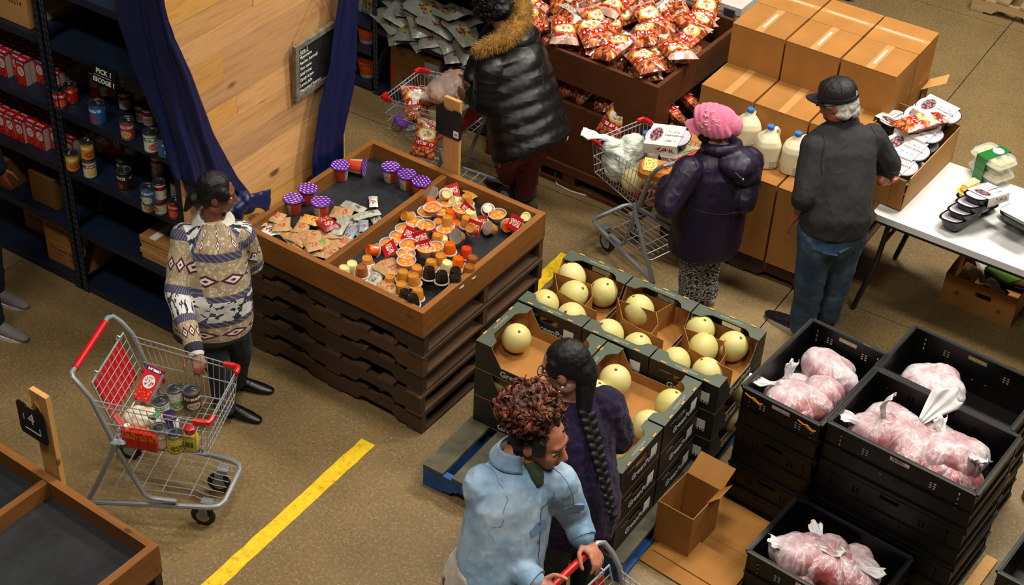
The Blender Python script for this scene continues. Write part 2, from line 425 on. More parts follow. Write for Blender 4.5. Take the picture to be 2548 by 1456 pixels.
# ---------------------------------------------------------------- slatted display bins on pallet stacks
OAK = {a: wood('stained_pine_'+a, '462810', '83511f', a, .5, .12) for a in 'xyz'}
SLATE = (lambda k: (k.l(k.ramp(k.noise(k.coord(), 3.2, 5, .7), [(.3, '15171a'), (.55, '24272a'), (.8, '34383c')]), k.b.inputs['Base Color']), k.set(Roughness=.42), k.m)[2])(NT('chalk_black_board'))
RAWP = wood('raw_pine_z', '9a6a35', 'c89552', 'z', .6, .1)
BIN_W, BIN_D, RIM, LIN = 1.2, 1.1, .825, .735
def display_bin(loc, rz_, label):
    t = thing('display_bin', label, 'display bin', loc, rz_)
    w, d, th, z0 = BIN_W, BIN_D, .036, .665
    MB().b2((-w/2, -d/2, z0), (w/2, -d/2+th, RIM)).build('side_board', OAK['x'], t)
    MB().b2((-w/2, d/2-th, z0), (w/2, d/2, RIM)).build('side_board', OAK['x'], t)
    MB().b2((w/2-th, -d/2+th, z0), (w/2, d/2-th, RIM)).build('side_board', OAK['y'], t)
    MB().b2((-w/2, -d/2+th, z0), (-w/2+th, d/2-th, RIM)).build('side_board', OAK['y'], t)
    MB().b2((-.075, -d/2+th, LIN-.01), (-.04, d/2-th, RIM-.008)).build('divider', OAK['y'], t)
    MB().b2((-w/2+th, -d/2+th, LIN-.02), (w/2-th, d/2-th, LIN)).build('black_base', SLATE, t)
    for sx in (-1, 1):
        for sy in (-1, 1): MB().b2((sx*(w/2-th-.03)-.025, sy*(d/2-th-.03)-.025, z0), (sx*(w/2-th-.03)+.025, sy*(d/2-th-.03)+.025, LIN-.02)).build('corner_block', OAK['z'], t)
    return t
BIN1 = (-4.125, 5.5, 0); BIN2 = (-4.14, 2.53, 0)
display_bin(BIN1, rad(-1.2), 'low wooden display bin heaped with fruit cups and purple-lidded cups')
display_bin(BIN2, rad(-2.6), 'empty wooden display bin with a black base in the lower left corner')
for k, (x, y) in enumerate(((0, 0), (.004, -.01), (-.01, .005), (.008, .0), (0, .008))):
    for B, nm, rz_ in ((BIN1, 'stack under the fruit cup bin', -1.2), (BIN2, 'stack under the empty bin', -2.6)):
        if B is BIN2 and k < 3: continue
        pallet(1.19, 1.08, .132, 'dark wooden pallet, %s in the %s' % (('lowest', 'second lowest', 'middle one', 'second highest', 'topmost')[k], nm), 'dark pallets under the bins', (B[0]+x, B[1]+y, .133*k), rad(rz_+random.uniform(-.6, .6)))
CHALK = mat('chalk_white', 'd8d8d0', .9); BLK = mat('black_board', '0b0b0c', .35); PAPER = mat('white_paper', 'd9d5cc', .8)
def sign(loc, rz_, label, digits):
    t = thing('bin_sign', label, 'sign', loc, rz_)
    MB().b2((-.052, -.012, .55), (.052, .012, 1.285)).build('wooden_post', RAWP, t)
    b = MB(); pr = [(-.085, -.075), (-.075, -.09), (.075, -.09), (.085, -.075), (.085, .075), (.075, .09), (.03, .09), (.02, .078), (-.02, .078), (-.03, .09), (-.075, .09), (-.085, .075)]
    b.prism(pr, 'y', -.007, 0); o = b.build('black_board', BLK, t, loc=(-.01 if not digits else -.055, -.02, 1.14 if not digits else 1.10))
    if digits:
        text('4', .085, CHALK, o, (0, -.0082, .02), FACE('-y'), name='chalk_digit')
        MB().b2((-.045, -.0085, -.05), (.05, -.007, -.046)).build('chalk_line', CHALK, o); MB().b2((.046, -.0085, -.046), (.05, -.007, -.01)).build('chalk_line', CHALK, o); MB().b2((-.049, -.0085, 0), (-.045, -.007, .03)).build('chalk_line', CHALK, o)
        MB().tube([(.012, 0, .09), (.04, 0, .14), (.06, .01, .085)], .004, 5).build('clip', RAWP, o)
    else:
        MB().b2((.035, -.0085, -.075), (.07, -.007, -.035)).build('white_sticker', PAPER, o)
        text('1231', .012, BLK, o, (.052, -.0095, -.055), FACE('-y'), name='sticker_print')
    return t
sign((-4.165, 6.075, 0), rad(-1.2), 'wooden post with blank black board behind the fruit cup bin', 0)
sign((-4.175, 3.105, 0), rad(-2.6), 'wooden post with black board chalked with a 4 behind the empty bin', 1)

# ---------------------------------------------------------------- navy shelving
NAVY = mat('navy_steel', '0f1a2e', .45, var=.2, vs=3, rnd=.1)
NAVYD = mat('navy_dark', '0a101c', .5)
def perf():
    k = NT('perforated_steel'); v = k.coord('Object'); s = k.n('ShaderNodeSeparateXYZ'); k.l(v, s.inputs[0])
    fz = k.math('FRACT', k.math('MULTIPLY', s.outputs[2], 1/.04)); d = k.math('LESS_THAN', k.math('ABSOLUTE', k.math('SUBTRACT', fz, .5)), .2)
    fx = k.math('FRACT', k.math('MULTIPLY', k.math('ADD', s.outputs[0], s.outputs[1]), 1/.022)); d2 = k.math('LESS_THAN', k.math('ABSOLUTE', k.math('SUBTRACT', fx, .5)), .22)
    k.l(k.mix(k.math('MULTIPLY', d, d2), '0f1626', '3b4250'), k.b.inputs['Base Color']); k.set(Roughness=.5); return k.m
PERF = perf()
def shelving(loc, w, d, zs, top, label, right_post=True, left_post=True, m=NAVY, cat='shelving', back=True, rz_=0):
    t = thing('shelving_unit', label, cat, loc, rz_, 'steel shelving')
    for x, on, sg in ((0, left_post, 1), (w, right_post, -1)):
        if not on: continue
        for y, sy in ((0, 1), (d, -1)):
            b = MB(); b.b2((x, y, 0), (x+sg*.04, y+sy*.003, top)); b.b2((x, y, 0), (x+sg*.003, y+sy*.04, top)); b.b2((x-.004, y-.004, 0), (x+sg*.05, y+sy*.05, .006)); b.build('post', PERF, t)
    for z in zs:
        b = MB(); b.b2((.004, .004, z-.02), (w-.004, d-.004, z)); b.b2((.004, .003, z-.042), (w-.004, .018, z+.001)); b.b2((.004, d-.018, z-.042), (w-.004, d-.003, z)); b.b2((.004, .01, z-.035), (.014, d-.01, z)); b.b2((w-.014, .01, z-.035), (w-.004, d-.01, z))
        b.build('shelf', m, t)
    if back:
        MB().b2((0, d+.004, .02), (w, d+.01, top)).build('shade_sheet', NAVYD, t)  # added dark sheet standing in for the shade behind the open shelves
    for x in ((.006, w-.006)):
        MB().bar((x, .03, .1), (x, d-.03, top*.5), .004, .025, (1, 0, 0)).build('brace', NAVYD, t); MB().bar((x+.006 if x < .1 else x-.006, d-.03, .1), (x+.006 if x < .1 else x-.006, .03, top*.5), .004, .025, (1, 0, 0)).build('brace', NAVYD, t)
    return t
SHZ = [.05, .44, .84, 1.225, 1.632, 1.972]; SY = 4.785
shelving((-5.85, SY, 0), .93, .58, SHZ, 2.3, 'navy steel shelving bay of canned food left of the plank wall')
shelving((-7.06, SY, 0), 1.2, .58, SHZ, 2.3, 'navy steel shelving bay of red boxes at the left edge')
shelving((-7.2, 7.56, 0), 1.325, .5, [.06, .33, .53, 1.0], 1.5, 'dark shelving bay holding orange cups behind the right curtain', right_post=False)
shelving((-5.86, 7.56, 0), 1.05, .5, [.06, .52, 1.05], 1.5, 'dark shelving bay heaped with plastic food packs behind the shopper in black', rz_=0)
# shelf sign
t = thing('shelf_sign', 'black shelf sign reading pick 1 and escoge 1', 'sign', (-5.42, SY-.003, 1.622), 0, rot=(rad(-8), 0, 0))
o = MB().b2((-.085, -.004, -.105), (.085, 0, .0)).build('black_card', BLK, t)
text('PICK 1', .038, CHALK, o, (0, -.0052, -.028), FACE('-y'), bold=.0008); text('ESCOGE 1', .034, CHALK, o, (0, -.0052, -.078), FACE('-y'), bold=.0008)
MB().b2((-.07, -.0052, -.053), (.05, -.004, -.0515)).build('chalk_rule', CHALK, o)
t = thing('shelf_sign', 'small black sign board lying on the canned food shelf edge', 'sign', (-5.21, SY-.004, 1.622), 0, rot=(rad(-8), 0, 0)); MB().b2((-.07, -.004, -.07), (.07, 0, 0)).build('black_card', BLK, t)

# ---------------------------------------------------------------- plank end wall, chalkboard, curtains
PINE = wood('knotty_pine_y', 'a06c34', 'd6a568', 'y', .6, .2, 'big', .8)
PX = -4.862
pw = thing('plank_wall', 'end wall of horizontal knotty pine planks between two navy curtains', 'wall', (PX, 0, 0))
zs = [.02, .2, .35, .5, .65, .78, .91, 1.10, 1.245, 1.375, 1.5, 1.62, 1.80, 1.93, 2.06, 2.2, 2.35, 2.5, 2.7]
cuts = {8: 5.62, 9: 5.13, 11: 5.05, 6: 5.72, 13: 5.3, 15: 4.98, 3: 5.2, 10: 5.58}
for i in range(4, len(zs)-1):
    ys = [4.70, cuts.get(i, 0), 5.995] if i in cuts else [4.70, 5.995]
    for j in range(len(ys)-1):
        dx = random.uniform(0, .0035)
        MB().b2((-.02, ys[j]+.0008, zs[i]+.0009), (dx, ys[j+1]-.0008, zs[i+1]-.0009)).build('plank', PINE, pw)
MB().b2((-.06, 4.70, .64), (-.021, 5.995, 2.7)).build('backing_frame', NAVYD, pw)
# chalkboard
FRM = mat('weathered_frame', '6d6656', .7, var=.4, vs=30, bump=.4)
cb = thing('chalkboard', 'framed chalkboard listing groceries hung by twine on the plank wall', 'chalkboard', (PX+.028, 5.735, 1.44), rad(3), rot=(0, rad(2), rad(2)))
hw, hh = .188, .168
for y0, z0, y1, z1 in ((-hw, -hh, hw, -hh+.03), (-hw, hh-.03, hw, hh), (-hw, -hh+.03, -hw+.03, hh-.03), (hw-.03, -hh+.03, hw, hh-.03)):
    MB().b2((-.012, y0, z0), (.012, y1, z1)).build('frame_rail', FRM, cb)
bd = MB().b2((-.008, -hw+.028, -hh+.028), (.004, hw-.028, hh-.028)).build('slate', SLATE, cb)
for i, s in enumerate(('Aisle 3', 'Mayonnaise', 'Peaches (canned)', 'Taco sauce', 'Salad mixes', 'Candy & gum', 'Lemon Jello', 'Evaporated Potatoes')):
    text(s, .030 if i == 0 else .026, CHALK, bd, (.0055, -hw+.04, hh-.055-.034*i), FACE('+x'), 'LEFT', 'chalk_writing', shear=.25, sx=.86)
MB().b2((.004, -hw+.04, hh-.072), (.0052, -hw+.12, hh-.070)).build('chalk_rule', CHALK, bd)
MB().tube([(0, -hw+.02, hh), (0, .06, hh+.24)], .003, 5).build('twine', mat('twine', 'a5713a', .9), cb); MB().tube([(0, .06, hh+.24), (0, hw-.02, hh)], .003, 5).build('twine', mat('twine', 'a5713a', .9), cb)
# curtains: gathered satin, fold depth grows where it hangs free
SATIN = mat('navy_satin', '081440', .42, spec=.45)
def curtain(label, PF, nf, fold, nu=70, nv=44):
    """PF(u,v): drape surface without folds, v 0 top .. 1 bottom"""
    t = thing('curtain', label, 'curtain')
    b = MB()
    def P(u, v):
        p = PF(u, v); d = PF(min(1, u+.03), v)-PF(max(0, u-.03), v); d.z = 0
        n = V(d.y, -d.x, 0); n = n.normalized() if n.length > 1e-5 else V(0, -1, 0)
        ph = nf*u*2*PI+1.0*math.sin(2.3*v)+.8*noise.noise(V(u*3, v*2, 1.7))
        return p+n*(.012+fold(v)*(math.sin(ph)+.35*math.sin(2.3*ph+2*v))+.006*noise.noise(V(u*9, v*7, .3)))
    b.grid(P, nu, nv); o = b.build('cloth', SATIN, t, smooth='all', fix=False)
    m = o.modifiers.new('solid', 'SOLIDIFY'); m.thickness = .004
    return t
def L2(pts):
    def f(v):
        x = v*(len(pts)-1); i = min(int(x), len(pts)-2); return V(pts[i]).lerp(V(pts[i+1]), x-i)
    return f
_le = L2([(-5.18, 4.66, 2.5), (-5.115, 4.66, 2.03), (-5.045, 4.66, 1.79), (-4.93, 4.66, 1.53), (-4.865, 4.66, 1.27), (-4.80, 4.78, .93)])
_re = L2([(-4.80, 4.60, 2.55), (-4.80, 4.675, 2.05), (-4.80, 4.765, 1.82), (-4.80, 4.88, 1.42), (-4.80, 5.03, 1.07), (-4.80, 5.11, .93)])
def _sweep(u, v):
    a, c = _le(v), _re(v); k = V(-4.80, min(4.66, c.y), (a.z+c.z)/2)
    if a.y > 4.665: return a.lerp(c, u)
    m = (1-u)*(1-u)*a+2*u*(1-u)*k+u*u*c
    return m
t = curtain('navy satin curtain sweeping from the shelf top down to a tie at the snack bin', _sweep, 2.6, lambda v: .011*(1-.3*v)+.002)
kb = MB()
for i in range(7):
    a = i*.9; kb.ell((-4.77+.02*math.cos(a), 4.99+.05*math.sin(a*1.3), .93+.035*math.sin(a)), (.03, .06, .04), rz(a), 10, 6)
blob(kb, 'tie_knot', SATIN, t, .008, 3)
for pts in (((-4.77, 5.0, .94), (-4.755, 5.07, .925), (-4.745, 5.14, .895), (-4.74, 5.20, .862)), ((-4.77, 4.97, .92), (-4.775, 4.93, .87), (-4.78, 4.90, .81), (-4.785, 4.88, .75))):
    tl = MB(); P_ = [V(p) for p in pts]; tl.loft([(p, (P_[min(i+1, 3)]-P_[max(i-1, 0)]).normalized().cross(V(1, 0, .3)).normalized()*(.022+.014*i), V(1, 0, .2)*(.016-.002*i)) for i, p in enumerate(P_)], 14); blob(tl, 'tie_tail', SATIN, t, .006, 3, (.012, .04))
_l2 = L2([(-4.80, 5.93, 2.3), (-4.80, 5.875, 1.75), (-4.80, 5.78, 1.4), (-4.80, 5.69, 1.2), (-4.80, 5.61, .92), (-4.80, 5.60, .5)])
_r2 = L2([(-4.80, 6.07, 2.3), (-4.80, 6.05, 1.7), (-4.80, 6.02, 1.38), (-4.80, 5.975, 1.17), (-4.80, 5.88, .92), (-4.80, 5.86, .5)])
curtain('navy satin curtain hanging at the right end of the plank wall', lambda u, v: _l2(v).lerp(_r2(v), u), 2.0, lambda v: .012, 50, 40)
# ---------------------------------------------------------------- ranked labels: what sets one of many alike apart is its place
def to_px(p):
    d = V(p)-EYE; w_ = d.dot(FW); return (1274+3913*d.dot(RT)/w_, 748.7-3913*d.dot(UP)/w_)
def nth(i, n):
    if n == 1: return ''
    if i == 0: return 'leftmost'
    if i == n-1: return 'rightmost'
    w_ = ['', 'second', 'third', 'fourth', 'fifth', 'sixth', 'seventh', 'eighth', 'ninth', 'tenth', 'eleventh', 'twelfth']
    return (w_[i] if i < 12 else str(i+1)+('th' if 10 < (i+1) % 100 < 14 else {1: 'st', 2: 'nd', 3: 'rd'}.get((i+1) % 10, 'th')))+' from the left'
def ranked(objs, fmt, group=None):
    """fmt holds %s for the rank from the left in the photograph"""
    if len(objs) == 1: objs[0]['label'] = (fmt % '').replace(' ,', ',').replace('  ', ' ').strip(' ,'); return
    for i, o in enumerate(sorted(objs, key=lambda o: to_px(o.location)[0])):
        o['label'] = fmt % nth(i, len(objs))
        if group: o['group'] = group
class Kind:
    """first call builds the thing, later calls copy it with all its parts"""
    def __init__(s, make): s.make = make; s.p = None; s.all = []
    def __call__(s, loc, rz_=0., rot=None, sc=None):
        if s.p is None:
            o = s.p = s.make(); o.location = loc; o.rotation_euler = rot if rot is not None else (0, 0, rz_)
            if sc is not None: o.scale = (sc,)*3 if isinstance(sc, (int, float)) else sc
        else:
            o = copy(s.p, loc, rz_ if rot is None else None, rot=rot, sc=sc if sc is not None else 1.0)
        s.all.append(o); return o
TIN = mat('tin', '8f8f90', .28, .9); TIND = mat('tin_dark', '55565a', .35, .85)
# ---------------------------------------------------------------- red macaroni boxes
def macfront(k, u, v):
    n = uvnoise(k, 9, 14, 1., 2.)
    c = k.ramp(n, [(.0, 'b80f12'), (.56, 'c4161a'), (.60, 'e0761c'), (.7, 'f0b234')], 'CONSTANT')
    c = k.mix(k.math('LESS_THAN', v, .45), 'c01318', c)
    c = k.mix(disc(k, u, v, .5, .56, .36, .19), c, 'ded8d2')
    c = k.mix(k.math('MULTIPLY', disc(k, u, v, .5, .56, .3, .14), scrib(k, 16, 12)), c, '7a1018')
    c = k.mix(band(k, v, .84, .97), c, '2c1650')
    return k.mix(k.math('MULTIPLY', rect(k, u, v, .12, .9, .87, .94), scrib(k, 14, 5, .45)), c, 'e8e4ea')
def macside(k, u, v):
    c = k.mix(scrib(k, 5, 60, .55), 'b9b3ab', '8f8983'); return k.mix(k.math('GREATER_THAN', v, .9), c, 'a81a1c')
def mactop(k, u, v):
    return k.mix(k.math('MULTIPLY', rect(k, u, v, .15, .85, .3, .75), scrib(k, 9, 3, .5)), 'a8121c', 'e4d2d4')
MACM = [uvmat('macaroni_front', macfront, .35), uvmat('macaroni_side', macside, .5), uvmat('macaroni_top', mactop, .35)]
_mac = boxm(MB(), (0, 0, .074), (.070, .036, .148), [0, 0, 1, 1, 2, 2]).mesh('macaroni_box', MACM)
def macbox(x, y, z, label, rz_=0., rot=None):
    return tag(link('macaroni_box', _mac, None, (x, y, z), rot or (0, 0, rz_)), label, 'box', 'red macaroni boxes')
for nm, z, n_, fronts in (('lower', .84, 13, [.03]*6+[.045, .045, .085, .085, .06, .22, .24]), ('upper', 1.225, 14, [.02, .02, .02, .05, .05, .09, .05, .12, .15, .1, .0, .20, .24, .28])):
    for i in range(n_):
        x = -6.60+.0725*i+(.03 if i > 10 else 0)
        if nm == 'upper' and i == 10: continue
        for r in range(9):
            y = SY+.035+fronts[i]+.0385*r
            if y > SY+.40: break
            macbox(x+random.uniform(-.002, .002), y, z, 'red macaroni box on the %s shelf, %s column, %s row' % (nm, nth(i, n_+9).replace(' from the left', ''), ('front', 'second', 'third', 'fourth', 'fifth', 'sixth', 'seventh', 'eighth', 'back')[r]), random.uniform(-.02, .02))
# ---------------------------------------------------------------- cans
def canlabel(name, base, b2, pic, metal=False):
    def fn(k, u, v):
        c = k.mix(band(k, v, .62, .88), base, b2)
        uu = k.math('FRACT', k.math('MULTIPLY', u, 2.0))
        c = k.mix(disc(k, uu, v, .5, .3, .28, .22), c, pic)
        c = k.mix(k.math('MULTIPLY', disc(k, uu, v, .5, .3, .24, .18), scrib(k, 40, 12, .55)), c, base)
        return k.mix(k.math('MULTIPLY', rect(k, uu, v, .1, .9, .67, .83), scrib(k, 60, 6, .5)), c, 'e6e0d8' if base != 'd9d4c8' else '7a1a1c')
    return uvmat(name, fn, .35)
def make_can(labelmat, r=.037, h=.108, desc='can'):
    def mk():
        t = thing('food_can', desc, 'can')
        MB().lathe([(r*.93, 0), (r, .003), (r, .006), (r*.97, .008), (r*.97, h-.008), (r, h-.006), (r, h), (r*.93, h), (r*.9, h-.004), (0.001, h-.004)], 18, capt=False).build('can_body', TIN, t, True)
        MB().lathe([(r*.985, .009), (r*.985, h-.009)], 18, capb=False, capt=False).build('paper_label', labelmat, t, True)
        o = MB().lathe([(r*.88, h-.0035), (r*.8, h-.005), (r*.75, h-.0035), (.001, h-.0035)], 18, capb=False, capt=False).build('lid', TIND, t, True)
        MB().tube([(.012*math.cos(a*PI/4)+.012, .008*math.sin(a*PI/4), h-.001) for a in range(8)], .0016, 4, closed=True).build('pull_ring', TIN, o)
        return t
    return Kind(mk)
CL = dict(red=canlabel('label_tomato', 'a91518', 'c22a22', 'd96b4a'), redw=canlabel('label_soup', 'd9d4c8', '9c1220', 'b98a4c'), blue=canlabel('label_tuna_blue', '1c5f9e', '2673b8', '9c2a1e'), pink=canlabel('label_pink', '9c3550', 'b04458', 'c9b25c'), green=canlabel('label_green', 'd0cec4', '3f8a3c', 'b93a2a'), gold=canlabel('label_corn', 'c99226', 'd8a83a', 'a03c1a'), corn=canlabel('label_cornpeas', 'd6cfae', '8e1626', 'd8b43c'), black=canlabel('label_beans', '1d1512', '2a211d', '8c3a22'), bluey=canlabel('label_chicken', '2a6bb0', '2a6bb0', 'e0d27a'), plain=canlabel('label_plain', 'a9a69c', 'b5b2a8', '8a877e'))
def cans(rows):
    for key, desc, r, h, pts in rows:
        K = make_can(CL[key], r, h, desc % '' if '%s' in desc else desc)
        for (px, py, z) in pts:
            p = at(px, py, z); o = K((p.x, p.y, z), random.uniform(0, 6))
            o['group'] = 'cans on the navy shelves'
        if len(K.all) > 1: ranked(K.all, desc, 'cans on the navy shelves')
s4, s3 = 1.226, .841
cans([('red', 'red tomato can beside the shelf post, %s of the pair', .036, .108, [(152, 265, s4), (180, 252, s4)]),
      ('blue', 'wide blue and red can standing alone on the canned food shelf', .044, .118, [(246, 302, s4)]),
      ('redw', 'red and white soup can on the upper can shelf, %s', .035, .105, [(262, 235, s4), (313, 268, s4), (345, 255, s4), (356, 300, s4), (373, 308, s4)]),
      ('pink', 'pink can with a yellow patch at the shelf front, topmost of two stacked', .038, .112, [(320, 342, s4)]),
      ('green', 'white and green can at the front edge of the upper can shelf', .040, .115, [(379, 373, s4)]),
      ('bluey', 'blue and red can half behind the left curtain, %s', .036, .108, [(412, 385, s4), (371, 505, s3+.106)]),
      ('gold', 'yellow corn can by the shelf post, %s', .037, .108, [(199, 372, s3), (183, 420, s3), (220, 392, s3+.107)]),
      ('corn', 'white and maroon corn can at the bottom of the two-can stack', .037, .107, [(226, 437, s3)]),
      ('black', 'black can with orange beans picture on the lower can shelf, %s', .042, .125, [(314, 470, s3), (313, 440, s3)]),
      ('redw', 'maroon and cream soup can on the lower can shelf, %s', .035, .105, [(400, 492, s3+.106), (401, 528, s3), (370, 522, s3), (394, 440, s3), (395, 425, s3+.106)]),
      ('plain', 'grey label can behind the woman in the sweater', .036, .112, [(443, 490, s3)]),
      ('red', 'bright red can on the shelf at the head of the woman', .036, .104, [(437, 538, s3)]),
      ('plain', 'dim can deep in the lower can shelf, %s', .036, .11, [(255, 372, s3), (330, 400, s3)])])
# ---------------------------------------------------------------- cardboard on the shelves
def cardboard(name='cardboard', col='9c6a32', var=.1):
    if name in MATS: return MATS[name]
    k = NT(name); v = k.coord(); n = k.noise(v, 5, 3)
    c = hx(col); c2 = tuple(x*(1-var) for x in c[:3])+(1,); c3 = tuple(x*(1+var) for x in c[:3])+(1,)
    o = k.ramp(n, [(.3, c2), (.7, c3)]); h = k.n('ShaderNodeHueSaturation', Color=o); k.l(k.math('MULTIPLY_ADD', k.rnd(), .16, .92), h.inputs['Value'])
    k.l(h.outputs[0], k.b.inputs['Base Color']); k.set(Roughness=.8); k.b.inputs['Specular IOR Level'].default_value = .25; MATS[name] = k.m; return k.m
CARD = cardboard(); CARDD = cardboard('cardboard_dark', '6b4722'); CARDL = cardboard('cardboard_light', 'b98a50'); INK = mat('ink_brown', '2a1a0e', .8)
def carton(c, d, rz_, label, cat='box', group=None, m=CARD, tape_=True, seam=True, prints=(), name='carton'):
    """closed carton: body, two top flaps with a seam, tape"""
    t = thing(name, label, cat, c, rz_, group); w_, l, h = d
    MB().b2((-w_/2, -l/2, 0), (w_/2, l/2, h-.003)).build('body', m, t)
    MB().b2((-w_/2, -l/2, h-.003), (w_/2, -.0012, h)).build('top_flap', m, t); MB().b2((-w_/2, .0012, h-.003), (w_/2, l/2, h)).build('top_flap', m, t)
    if tape_: MB().b2((-w_/2, -.02, h), (w_/2, .02, h+.0006)).build('packing_tape', mat('clear_tape', 'b58a55', .12, spec=.8), t)
    for s, sz, x, z, face in prints:
        loc = {'-y': (x, -l/2-.0008, z), '+x': (w_/2+.0008, x, z)}[face]
        text(s, sz, INK, t, loc, FACE(face), name='box_print', ext=.0003)
    return t
carton((-6.135, 4.99, 1.635), (.3, .34, .2), 0, 'pale carton on the top shelf in the upper left corner', 'box', 'cartons on the navy shelves', CARDL, prints=[('100214', .04, .05, .13, '-y')])
carton((-6.03, 4.99, .052), (.30, .30, .145), 0, 'carton printed 100214, lower of two in the bottom shelf stack', 'box', 'cartons on the navy shelves', CARD, prints=[('100214', .032, .08, .1, '-y'), ('Pork, canned', .026, -.05, .105, '-y'), ('24 x 24 oz', .018, -.06, .07, '-y'), ('COMMODITY', .016, .08, .06, '-y')])
carton((-6.035, 4.995, .198), (.30, .30, .145), rad(1), 'carton printed 100214, upper of two in the bottom shelf stack', 'box', 'cartons on the navy shelves', CARD, prints=[('100214', .032, .08, .1, '-y'), ('Pork, canned', .026, -.05, .105, '-y'), ('COMMODITY', .016, .08, .06, '-y')])
carton((-6.36, 5.12, .052), (.32, .28, .16), 0, 'carton on the bottom shelf at the left edge', 'box', 'cartons on the navy shelves', CARD, prints=[('100214', .032, .08, .11, '-y'), ('Pork, canned', .024, -.06, .1, '-y')])
for i, (x, y) in enumerate(((-6.5, 4.95), (-6.14, 4.97))):
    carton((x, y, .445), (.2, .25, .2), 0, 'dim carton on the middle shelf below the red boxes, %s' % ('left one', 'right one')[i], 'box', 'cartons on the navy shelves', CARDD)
for i in range(5):
    t = thing('cardboard_tray', 'flattened cardboard tray on the shelf, %s of five in the pile' % ('lowest', 'second lowest', 'middle', 'second highest', 'topmost')[i], 'tray', (-5.22+random.uniform(-.008, .008), 4.96+random.uniform(-.006, .006), .443+.031*i), rad(random.uniform(-2, 2)), 'flattened cardboard trays')
    MB().box((0, 0, .013), (.27, .27, .026)).build('tray_bottom', CARD, t)
    for s in (-1, 1): MB().box((0, s*.139, .015), (.272, .006, .03)).build('tray_side', CARDL, t)
    MB().box((-.05, 0, .0275), (.045, .27, .002)).build('folded_flap', CARDL if i < 4 else PAPER, t)

# ---------------------------------------------------------------- snack bin contents
ZB = LIN+.0005
def cupmat_purple(k, u, v):
    a = k.math('ADD', k.math('MULTIPLY', u, 4), k.math('MULTIPLY', k.math('FLOOR', k.math('MULTIPLY', v, 6)), .5))
    return k.mix(k.math('MULTIPLY', band(k, k.math('FRACT', a), .2, .75), band(k, k.math('FRACT', k.math('MULTIPLY', v, 6)), .3, .62)), '5a1e8c', 'cfc3e2')
PURPLE = uvmat('purple_lid_print', cupmat_purple, .3); PURPLES = mat('purple_lid', '4f1a80', .35)
def soup_side(k, u, v):
    c = k.mix(band(k, k.math('FRACT', k.math('MULTIPLY', u, 2)), .05, .5), 'c9401a', 'cfc3a8')
    return k.mix(k.math('MULTIPLY', band(k, k.math('FRACT', k.math('MULTIPLY', u, 2)), .1, .46), scrib(k, 30, 14, .56)), c, '5d4630')
SOUP = uvmat('soup_cup_print', soup_side, .4)
def mk_soup():
    t = thing('soup_cup', 'purple-lidded soup cup', 'cup')
    MB().lathe([(.030, 0), (.033, .004), (.041, .078)], 20).build('cup', SOUP, t, True)
    MB().lathe([(.047, .076), (.049, .079), (.049, .083), (.047, .085)], 20).build('lid', PURPLES, t, True)
    n = 20; b = MB(); b.add([(.0465*math.cos(2*PI*j/n), .0465*math.sin(2*PI*j/n), .0856) for j in range(n)], [tuple(range(n))], [[(.5+.5*math.cos(2*PI*j/n), .5+.5*math.sin(2*PI*j/n)) for j in range(n)]]); b.build('lid_print', PURPLE, t)
    MB().prism([(.044, -.012), (.06, -.008), (.062, 0), (.06, .008), (.044, .012)], 'z', .079, .0815).build('pull_tab', PURPLES, t)
    return t
K = Kind(mk_soup)
for px, py in ((847, 412), (972, 416), (1012, 434), (1048, 452), (766, 470), (729, 495), (798, 503)):
    p = at(px, py, ZB+.09); K((p.x, p.y, ZB), random.uniform(-.6, .6), sc=1.13)
p = at(880, 412, ZB+.045); K((p.x-.02, p.y-.02, ZB+.049), rot=(rad(90), rad(0), rad(112)), sc=1.1)
ranked(K.all, 'purple-lidded soup cup in the left half of the bin, %s of eight', 'purple-lidded soup cups')
# packets
def packmat(name, base, ink, rough=.6, amt=.55):
    def fn(k, u, v):
        c = k.mix(k.math('MULTIPLY', rect(k, u, v, .15, .85, .55, .85), scrib(k, 20, 9, amt)), base, ink)
        c = k.mix(k.math('MULTIPLY', disc(k, u, v, .5, .32, .25, .14), scrib(k, 9, 9, .48)), c, ink)
        return k.mix(k.math('MULTIPLY', k.ramp(uvnoise(k, 3, 4, 1.4, 3), [(.4, (0, 0, 0, 1)), (.7, (1, 1, 1, 1))]), .22), c, '000000')
    return uvmat(name, fn, rough)
PK = dict(kraft=packmat('kraft_packet', 'b08a5a', 'a3452a'), white=packmat('white_packet', 'd2cdc4', '8a3036', .5), red=packmat('red_packet', '8e161a', 'd8b090', .35), yellow=packmat('yellow_packet', 'cfa04a', 'b5442a', .4), grey=packmat('grey_packet', 'a8a394', '4a5a60', .4), blue=packmat('foil_packet', '8aa0a8', 'a02030', .3), green=packmat('greenish_kraft', 'a78f58', '5f8a3a'))
def pillow_mesh(w_, l, h, seed, crumple=.25):
    b = MB(); rr = V(seed*3.1, seed*1.7, seed*.9)
    for s in (1, -1):
        def P(u, v):
            x = (u-.5); y = (v-.5)
            e = max(0., 1-(2*abs(x))**3)*max(0., 1-(2*abs(y))**3)
            return V(x*w_*(1-.06*(1-abs(2*y))), y*l, s*(h/2*e**.6)+h*crumple*e*noise.noise(V(x*5, y*6, s)+rr)+h*.12*noise.noise(V(x*9, y*9, 0)+rr))
        b.grid(P, 8, 10)
    return b
_pm = [pillow_mesh(.07, .10, .022, i).mesh('packet', PK['kraft'], 'all') for i in range(4)]
packs = {}
def packet(key, px, py, rzd, sc=(1, 1, 1), z=ZB+.014, tilt=0.):
    me = _pm[random.randrange(4)].copy(); me.materials.clear(); me.materials.append(PK[key])
    p = at(px, py, z); o = link('condiment_packet', me, None, (p.x, p.y, z), (rad(tilt), rad(tilt*.6), rad(rzd))); o.scale = tuple(q_*1.3 for q_ in sc)
    tag(o, key, 'packet', 'condiment packets'); packs.setdefault(key, []).append(o)
